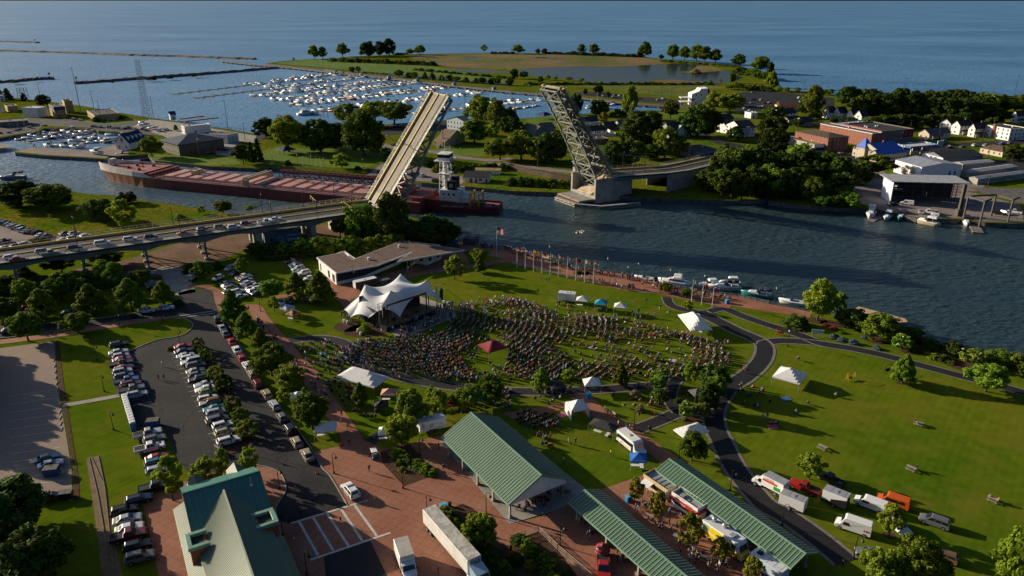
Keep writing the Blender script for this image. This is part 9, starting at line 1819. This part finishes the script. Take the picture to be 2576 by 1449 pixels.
def person_mesh(pose,sub=1,fingers=True):
 V=[];E=[];RAD=[];TAG=[]
 def v(p,r,tagm=1,par=None):V.append(Vc(p));RAD.append(r);TAG.append(tagm);i=len(V)-1;(E.append((par,i))if par is not None else None);return i
 sit=pose=='sit';pz=.5 if sit else .94
 pel=v((0,0,pz),.15,2);wst=v((0,0,pz+.17),.135,1,pel);ch=v((.01,0,pz+.40),.165,1,wst);nk=v((0,0,pz+.565),.055,0,ch);hb=v((.02,0,pz+.65),.085,0,nk);hd=v((.015,0,pz+.745),.095,3,hb);v((0,0,pz+.815),.06,3,hd);v((.105,0,pz+.70),.016,0,hb)
 for s in(-1,1):
  sh_=v((0,s*.19,pz+.49),.07,1,ch);ph=s if pose=='walk' else 0
  if sit:el=v((.12,s*.25,pz+.23),.05,1,sh_);wr=v((.33,s*.17,pz+.14),.034,0,el);d=Vc((.9,-s*.25,-.1))
  elif pose=='phone' and s<0:el=v((.1,s*.26,pz+.25),.05,1,sh_);wr=v((.3,s*.14,pz+.42),.034,0,el);d=Vc((.5,.2,.8))
  else:el=v((-.03+.12*ph,s*.27,pz+.22),.05,1,sh_);wr=v((.05+.2*ph,s*.28,pz-.02),.034,0,el);d=Vc((.2+.2*ph,0,-1))
  d.normalize();hp=v(V[wr]+d*.075,.036,0,wr);sd_=d.cross(Vc((0,s,0))).normalized()
  if fingers:
   for k,(o,l)in enumerate(((-.027,.075),(-.009,.088),(.009,.082),(.026,.064))):v(V[hp]+d*(.035+l)+sd_*o*1.3,.0095,0,hp)
   v(V[wr]+d*.07+sd_*.055,.011,0,wr)
  if sit:kn=v((.44,s*.13,.5),.075,2,v((.1,s*.1,.5),.095,2,pel));an_=v((.5,s*.14,.09),.045,2,kn)
  else:hpj=v((0,s*.1,pz-.05),.1,2,pel);kn=v((.03-.16*ph if pose=='walk' else .02,s*.11,.5),.07,2,hpj);an_=v((-.34*ph if pose=='walk' and ph>0 else(.16 if pose=='walk' else 0),s*.11,.10),.045,2 if pose!='phone' else 0,kn)
  v(V[an_]+Vc((.17,s*.02,-.055)),.038,4,an_)
 me=bpy.data.meshes.new('person');me.from_pydata(V,E,[]);o=bpy.data.objects.new('person',me);COL.objects.link(o);md=o.modifiers.new('s','SKIN');sv_=me.skin_vertices[0].data
 for i,r in enumerate(RAD):sv_[i].radius=(r,r)
 sv_[pel].use_root=True;md.use_smooth_shade=True
 if sub:su=o.modifiers.new('u','SUBSURF');su.levels=sub;su.render_levels=sub
 dg=bpy.context.evaluated_depsgraph_get();m2=bpy.data.meshes.new_from_object(o.evaluated_get(dg));bpy.data.objects.remove(o);m2.materials.clear()
 for m in PM:m2.materials.append(m)
 segs=[(V[a],V[b],TAG[b])for a,b in E]
 for p in m2.polygons:
  c=p.center;best=9;mi=1
  for a,b,tg in segs:
   ab=b-a;k=max(0,min(1,(c-a).dot(ab)/ab.length_squared));dd=(a+ab*k-c).length
   if dd<best:best=dd;mi=tg
  if mi in(0,3)and c.z>pz+.6:mi=3 if(c.z>pz+.765 or c.x<-.02)else 0
  p.material_index=mi
 return m2
PMESH={k:person_mesh(k)for k in('stand','walk','phone','sit')};LOW={k:person_mesh(k,0,False)for k in('stand','walk','phone','sit')}
SH={'white':(.6,.6,.58),'black':(.015,.015,.017),'grey':(.16,.16,.17),'navy':(.02,.03,.10),'red':(.42,.025,.03),'blue':(.05,.16,.42),'teal':(.04,.30,.28),'pink':(.55,.14,.22),'orange':(.6,.16,.02),'green':(.06,.2,.06),'yellow':(.65,.5,.04),'tan':(.36,.27,.18)}
SHW=[.16,.28,.14,.14,.06,.06,.03,.03,.02,.03,.01,.04]
rp=random.Random(21);PEOPLE=[]
STG=Vc((-31,200,0))
def add(p,pose,h,region,c=None,label=None):PEOPLE.append([p,pose,h,region,c or rp.choices(list(SH),SHW)[0],label])
def inside(p,poly):
 r_=False;j=len(poly)-1
 for i in range(len(poly)):
  a,b=poly[i],poly[j]
  if(a.y>p.y)!=(b.y>p.y)and p.x<(b.x-a.x)*(p.y-a.y)/(b.y-a.y)+a.x:r_=not r_
  j=i
 return r_
def face(p,q):return ang(p,q)
from mathutils import noise
main=gl(None,[(1030,848),(1100,828),(1150,800),(1150,770),(1190,762),(1250,748),(1330,762),(1400,790),(1560,800),(1690,835),(1800,862),(1850,915),(1790,942),(1690,955),(1500,962),(1280,965),(1120,965),(1010,945),(900,915),(850,890),(890,865),(960,858)])
canopy=g(11,1785,1232)
def rings(poly,region,r0,r1,dr,dx,pr,sc_=.09,jit=.25):
 r=r0
 while r<r1:
  n=int(2*PI*r/dx)
  for i in range(n):
   a=2*PI*i/n;p=STG+Vc((r*math.cos(a),r*math.sin(a),0));p+=Vc((rp.uniform(-jit,jit),rp.uniform(-jit,jit),0))
   if not inside(p,poly)or(p-canopy).length<4.6:continue
   nz=noise.noise(p*sc_)*.5+.5
   if rp.random()<pr*(1.7*nz if nz>.4 else .3)*(1.3 if r<44 else 1.0):add(p,'sit' if rp.random()<.93 else 'stand',face(p,STG)+rp.uniform(-.3,.3),region)
  r+=dr
rings(main,'on the crowd lawn',13,125,1.75,.76,.74,.07,.34)
rings(gl(11,[(330,1150),(520,1130),(680,1200),(760,1330),(900,1390),(820,1449),(480,1449),(380,1380),(300,1230)]),'on the grass left of the crowd',20,90,2.0,.85,.5);rings(gl(22,[(0,230),(160,215),(380,270),(390,320),(300,370),(100,345),(30,300)]),'on the grass above the big pavilion',40,160,1.6,.8,.9);rings(gl(22,[(170,400),(300,400),(320,500),(230,500)]),'beside the big pavilion',40,160,1.6,.8,.8);rings([*gl(12,[(1280,90),(1932,40),(1932,200),(1420,220),(1300,190)])],'under the trees below the crowd',40,160,1.8,.85,.95);rings(gl(12,[(500,0),(800,0),(860,120),(1010,200),(880,280),(720,250),(640,150)]),'on the grass beside the walkway',40,160,2.0,.9,.75);rings(gl(22,[(1640,20),(1900,0),(1880,200),(1680,180)]),'on the right lawn near the white tent',60,190,2.6,1.1,.4);rings(gl(22,[(720,40),(1040,0),(1060,180),(800,200)]),'on the grass by the tufted plants',50,190,2.2,1,.5);rings(gl(22,[(100,90),(230,60),(480,40),(420,130),(240,180)]),'by the black square canopy',40,160,1.7,.9,.5)
def scatter(poly,n,region,poses,facing=None):
 xs=[p.x for p in poly];ys=[p.y for p in poly];k=0;tries=0
 while k<n and tries<n*40:
  tries+=1;p=Vc((rp.uniform(min(xs),max(xs)),rp.uniform(min(ys),max(ys)),0))
  if inside(p,poly):add(p,rp.choice(poses),(face(p,facing)+rp.uniform(-.4,.4))if facing else rp.uniform(0,6.28),region);k+=1
SW=['stand','stand','phone','walk']
scatter(gl(11,[(1030,1060),(1120,1110),(1500,950),(1520,870),(1440,850),(1250,960),(1100,1010)]),135,'on the pad before the stage',['stand','stand','phone'],STG);scatter(gl(11,[(1660,410),(1830,432),(1932,445),(1932,462),(1820,450),(1660,425)]),38,'at the water railing by the wharf',['stand','phone'],g(11,1750,100));scatter(gl(21,[(0,445),(100,455),(200,500),(450,580),(720,622),(950,662),(950,690),(700,640),(430,600),(0,475)]),95,'watching along the promenade',['stand','phone','walk'],g(21,600,200));scatter(gl(21,[(950,670),(1100,705),(1350,760),(1640,800),(1640,850),(1300,790),(950,720)]),60,'on the brick promenade',SW);scatter(gl(21,[(400,640),(620,690),(860,750),(1000,760),(860,720),(600,660)]),22,'on the lower promenade walk',SW);scatter(gl(21,[(900,830),(1200,870),(1230,1000),(1000,1010),(880,960)]),10,'near the three pop ups',SW)
scatter(gl(22,[(860,860),(1020,830),(1250,1020),(1480,1230),(1700,1449),(1420,1449),(1100,1130),(880,950)]),66,'between the long pavilions',SW);scatter(gl(11,[(20,960),(120,1080),(230,1200),(330,1330),(400,1449),(340,1449),(200,1250),(60,1080),(0,990)]),34,'on the long walkway',['walk','walk','stand']);scatter(gl(12,[(380,0),(480,0),(700,320),(720,380),(640,330)]),12,'on the walkway by the food tents',['walk','stand']);scatter(gl(11,[(690,1130),(740,1180),(760,1300),(1100,1400),(1090,1440),(860,1360),(700,1260)]),26,'on the path left of the crowd',['walk','stand']);scatter(gl(22,[(40,930),(230,870),(420,800),(440,830),(230,930),(60,990)]),34,'under the big pavilion',['sit','stand']);scatter(gl(22,[(450,980),(640,1150),(900,1400),(780,1430),(560,1170)]),12,'under the lower long pavilion',['stand']);scatter(gl(22,[(640,150),(860,330),(1000,420),(900,420),(620,200)]),8,'on the diagonal walk',['walk','stand']);scatter(gl(21,[(340,850),(450,850),(450,900),(340,900)]),9,'queuing at the lawn food trailer',['stand']);scatter(gl(11,[(640,940),(760,930),(860,960),(860,1000),(690,985)]),14,'behind the stage tent',['stand']);scatter(gl(0,[(240,1110),(300,1105),(300,1125),(240,1125)]),3,'on the harbour quay',['stand'])
for t,x,y,pose,h,c,lab in((12,855,668,'walk',-1,'black','person in black walking on the plaza above the patrol car'),(12,905,900,'walk',2,'tan','person in tan hat and bag walking beside the patrol car'),(12,300,822,'walk',-1.4,'pink','person in pink top walking on the asphalt road'),(12,345,988,'walk',1.6,'grey','person in grey walking beside the station'),(12,640,1060,'walk',1.2,'navy','person in dark clothes crossing the striped crosswalk'),(12,288,1212,'walk',3,'yellow','person in yellow shirt walking by the station wall'),(12,1380,500,'stand',-2,'red','person in red top standing at the pavilion corner'),(12,1415,665,'walk',-1.6,'black','person in long black clothes walking on the plaza'),(12,705,468,'stand',-1.5,'black','person in black standing at the foot of the walkway'),(12,1375,1440,'stand',0,'black','person in black standing between the box truck and trailer'),(2,1382,1270,'stand',0,'white','person in pale shirt standing left of the station'),(ZC,1005,680,'walk',1,'white','person in white shirt walking alone in the lot'),(ZC,945,900,'walk',-1.2,'grey','person in grey walking in the lot beside the pink one'),(ZC,1030,890,'walk',-1.2,'pink','person in pink walking in the lot'),(22,430,455,'stand',2,'white','person in white on the grass left of the bus'),(22,480,465,'stand',2,'black','person in black on the grass left of the bus'),(22,390,615,'walk',1,'teal','person in pale blue walking on the grass beside the pavilion'),(22,745,550,'stand',0,'yellow','person in yellow trousers standing behind the bus'),(22,1080,255,'stand',-1,'orange','person in orange at the asphalt branch path'),(22,1890,280,'stand',1,'blue','person in blue standing on the lawn by the path'),(22,1925,270,'stand',1,'black','person in black standing beside the one in blue'),(31,268,1098,'walk',2.6,'blue','runner in blue on the shore path'),(31,225,1275,'sit',1.8,'white','person seated on the lawn above the single white tent'),(32,512,100,'sit',2,'white','person in white seated alone on the right lawn'),(32,300,160,'sit',2,'orange','person in orange seated on the right lawn'),(32,210,232,'sit',2,'white','person lounging in white on the right lawn'),(32,20,320,'sit',2,'pink','person on the pink blanket on the lawn'),(32,60,315,'sit',2.3,'white','person in white beside the pink blanket'),(32,1105,300,'sit',-.6,'black','person in black at the upper picnic table'),(32,1120,318,'sit',-.6,'tan','person in tan at the upper picnic table'),(32,1120,650,'sit',3,'black','person seated at the middle picnic table'),(32,1670,875,'sit',-.5,'grey','person in grey at the right picnic table'),(32,1735,905,'sit',2.5,'pink','person in pink at the right picnic table'),(32,10,150,'sit',2,'black','person in black seated left on the right lawn'),(32,310,45,'sit',2,'navy','person seated beside the single white tent'),(22,1740,70,'sit',2,'black','person seated by the path on the right lawn, upper one'),(22,1860,85,'sit',2,'white','person in white seated by the path on the right lawn'),(22,1830,180,'sit',2,'navy','person in navy seated by the path on the right lawn'),(1,447,1060,'walk',0,'white','person in white walking on the shaded sidewalk'),(1,400,1090,'walk',0,'black','person in black walking on the shaded sidewalk'),(21,197,768,'stand',-2,'black','person in black alone on the upper lawn'),(21,257,680,'stand',-2,'grey','person in grey of the pair on the upper lawn'),(21,278,682,'stand',-2,'navy','person in navy of the pair on the upper lawn'),(21,920,862,'stand',1,'red','person in red trousers standing right of the pop ups'),(21,1545,1165,'walk',-2,'teal','person in teal walking right of the white frame tent'),(21,1575,1178,'walk',-2,'red','small person in red right of the white frame tent'),(21,1605,1160,'stand',-2,'black','person in black right of the white frame tent'),(21,1628,1165,'stand',-2,'white','person in white right of the white frame tent'),(21,1748,1370,'walk',-2,'orange','person in orange walking on the broad asphalt path'),(21,1768,1372,'walk',-2,'black','person in black walking on the broad asphalt path'),(21,1895,1005,'walk',3,'red','person in red walking on the upper path branch'),(32,560,1395,'walk',1,'black','person in black at the lower end of the black path')):
 p=g(t,x,y,.06);p.z=0;add(p,pose,h,'',c,lab)
for s_,tt,lab,c in((-38,15.6,'person in red on the far bridge walk','red'),(-34,15.6,'person in white on the far bridge walk','white'),(-108.5,-.3,'person in dark clothes on the near bridge walk','black'),(-89,-.3,'person in grey on the near bridge walk','grey'),(-32,-.3,'person in green on the near bridge walk','green')):p=bp(s_,tt,BD+.16);add(p,'walk',BANG,'',c,lab)
camp=Vc((0,0,HC));PEOPLE.sort(key=lambda q:(q[5]is None,(q[0]-camp).length))
CHC={'red':(.35,.02,.02),'navy':(.02,.03,.12),'teal':(.02,.22,.22),'green':(.02,.10,.05),'grey':(.12,.12,.13),'black':(.015,.015,.016),'blue':(.03,.12,.4)}
def chair_parts():
 s=MB();s.bx(-.25,.28,-.27,.27,.42,.46);b=MB();b.solid([(-.27,-.27,.44),(-.27,.27,.44),(-.42,.27,.98),(-.42,-.27,.98)],(.03,0,0));l=[]
 for x0,y0,x1,y1 in((.27,-.27,-.2,-.27),(.27,.27,-.2,.27),(-.3,-.27,.22,-.27),(-.3,.27,.22,.27)):m=MB();m.tube((x0,y0,0),(x1,y1,.56),.015,n=4);l.append(m)
 return s,b,l
cs,cb,cl_=chair_parts();chp=proto(thing('lawn_chair',None,None));canv=M('chair_canvas',(.3,.3,.3),.9,objc=True,spec=.1);cs.bd('seat',canv,chp);cb.bd('backrest',canv,chp)
for m in cl_:m.bd('leg',black,chp)
NI=300;nch=0;PW={'stand':'standing','walk':'walking','phone':'standing with one hand raised','sit':'sitting'}
tintm=bpy.data.materials.new('crowd_tint');tintm.use_nodes=True;tb_=tintm.node_tree.nodes['Principled BSDF'];tb_.inputs['Roughness'].default_value=.85;tb_.inputs['Specular IOR Level'].default_value=.2;at_=tintm.node_tree.nodes.new('ShaderNodeAttribute');at_.attribute_name='tint';tintm.node_tree.links.new(at_.outputs['Color'],tb_.inputs['Base Color'])
CV,CF,CC_=[],[],[];KV,KF,KC=[],[],[]
LOWD={k:([v_.co.copy()for v_ in m.vertices],[tuple(p.vertices)for p in m.polygons],[p.material_index for p in m.polygons])for k,m in LOW.items()}
cmb=MB();[cmb.add(m.v,m.f)for m in(cs,cb,*cl_)];ncan=len(cs.f)+len(cb.f)
for i,(p,pose,h,reg,c,lab)in enumerate(PEOPLE):
 s=rp.uniform(.92,1.06);ck=rp.choices(list(CHC),[1,2,.7,1,2,4,1])[0];z=p.z+(.1 if p.z<1 else 0);table=lab and 'picnic table' in lab
 if i<NI:
  o=bpy.data.objects.new('person',PMESH[pose]);COL.objects.link(o);o.location=(p.x,p.y,z);o.rotation_euler=(0,0,h);o.scale=(s,s,s);o.color=(*SH[c],1);tag(o,lab or f"person in {c} top {PW[pose]} {reg}",'person','people '+(reg or 'walking about the park'))
  if pose=='sit' and not table:d=dup(chp,(p.x,p.y,z),h,f"{ck} folding lawn chair under a person in {c}{' '+reg if reg else ''}" if reg else f"{ck} folding chair under the {' '.join(lab.split()[:9])}",'lawn chairs',CHC[ck],s);d['category']='chair';d.location.z=z
 else:
  R_=Matrix.Translation((p.x,p.y,z))@Matrix.Rotation(h,4,'Z')@Matrix.Scale(s,4);vs,fs,ms=LOWD[pose];o=len(CV);CV+=[R_@q for q in vs];CF+=[tuple(k+o for k in f)for f in fs];cols=[rp.choice(SKINS),SH[c],rp.choice(PANTS),rp.choice(HAIR),(.05,.05,.05)];CC_+=[cols[m]for m in ms]
  if pose=='sit':o=len(KV);KV+=[R_@Vc(q)for q in cmb.v];KF+=[tuple(k+o for k in f)for f in cmb.f];KC+=[CHC[ck]]*ncan+[(.02,.02,.02)]*(len(cmb.f)-ncan)
for nm,V_,F_,C_,lab in(('crowd',CV,CF,CC_,'dense seated and standing concert crowd on the lawn and promenade'),('crowd_chairs',KV,KF,KC,'folding chairs of the dense concert crowd')):
 me=bpy.data.meshes.new(nm);me.from_pydata(V_,[],F_);a=me.attributes.new('tint','FLOAT_COLOR','FACE');a.data.foreach_set('color',[x for c in C_ for x in(*c,1)]);me.materials.append(tintm);o=bpy.data.objects.new(nm,me);COL.objects.link(o);tag(o,lab,'crowd' if nm=='crowd' else 'chairs',None,'stuff')
print('PEOPLE',len(PEOPLE),'crowd verts',len(CV))
for i,(t,x,y,c,lab)in enumerate(((32,35,330,'pink','pink picnic blanket on the right lawn'),(11,815,1165,'blue','blue and white blanket left of the stage pad path'),(11,910,1158,'blue','second blue blanket beside the first left of the pad'),(11,655,1212,'white','white blanket by the curving path'),(11,500,1232,'teal','teal blanket on the grass left of the crowd'),(21,610,1185,'white','white blanket inside the right half of the crowd'),(21,1215,1282,'white','white blanket at the lower right of the crowd'),(21,1060,1085,'orange','orange blanket at the right of the crowd'),(22,380,240,'pink','pink goods spread on a cloth beside the white walled tent'),(32,135,120,'blue','blue blanket on the right lawn'))):
 m=MB();r0=rp.uniform(0,3);m.solid([(-1.1,-.8,0),(1.1,-.9,0),(1.2,.8,0),(-1.0,.9,0)],(0,0,.04));o=m.bd('blanket',M('blanket_'+c,SH[c],.95,tuple(x*.5 for x in SH[c]),2,coord='obj'));p=g(t,x,y);o.location=(p.x,p.y,.07);o.rotation_euler=(0,0,r0);tag(o,lab,'blanket')
drop_protos()
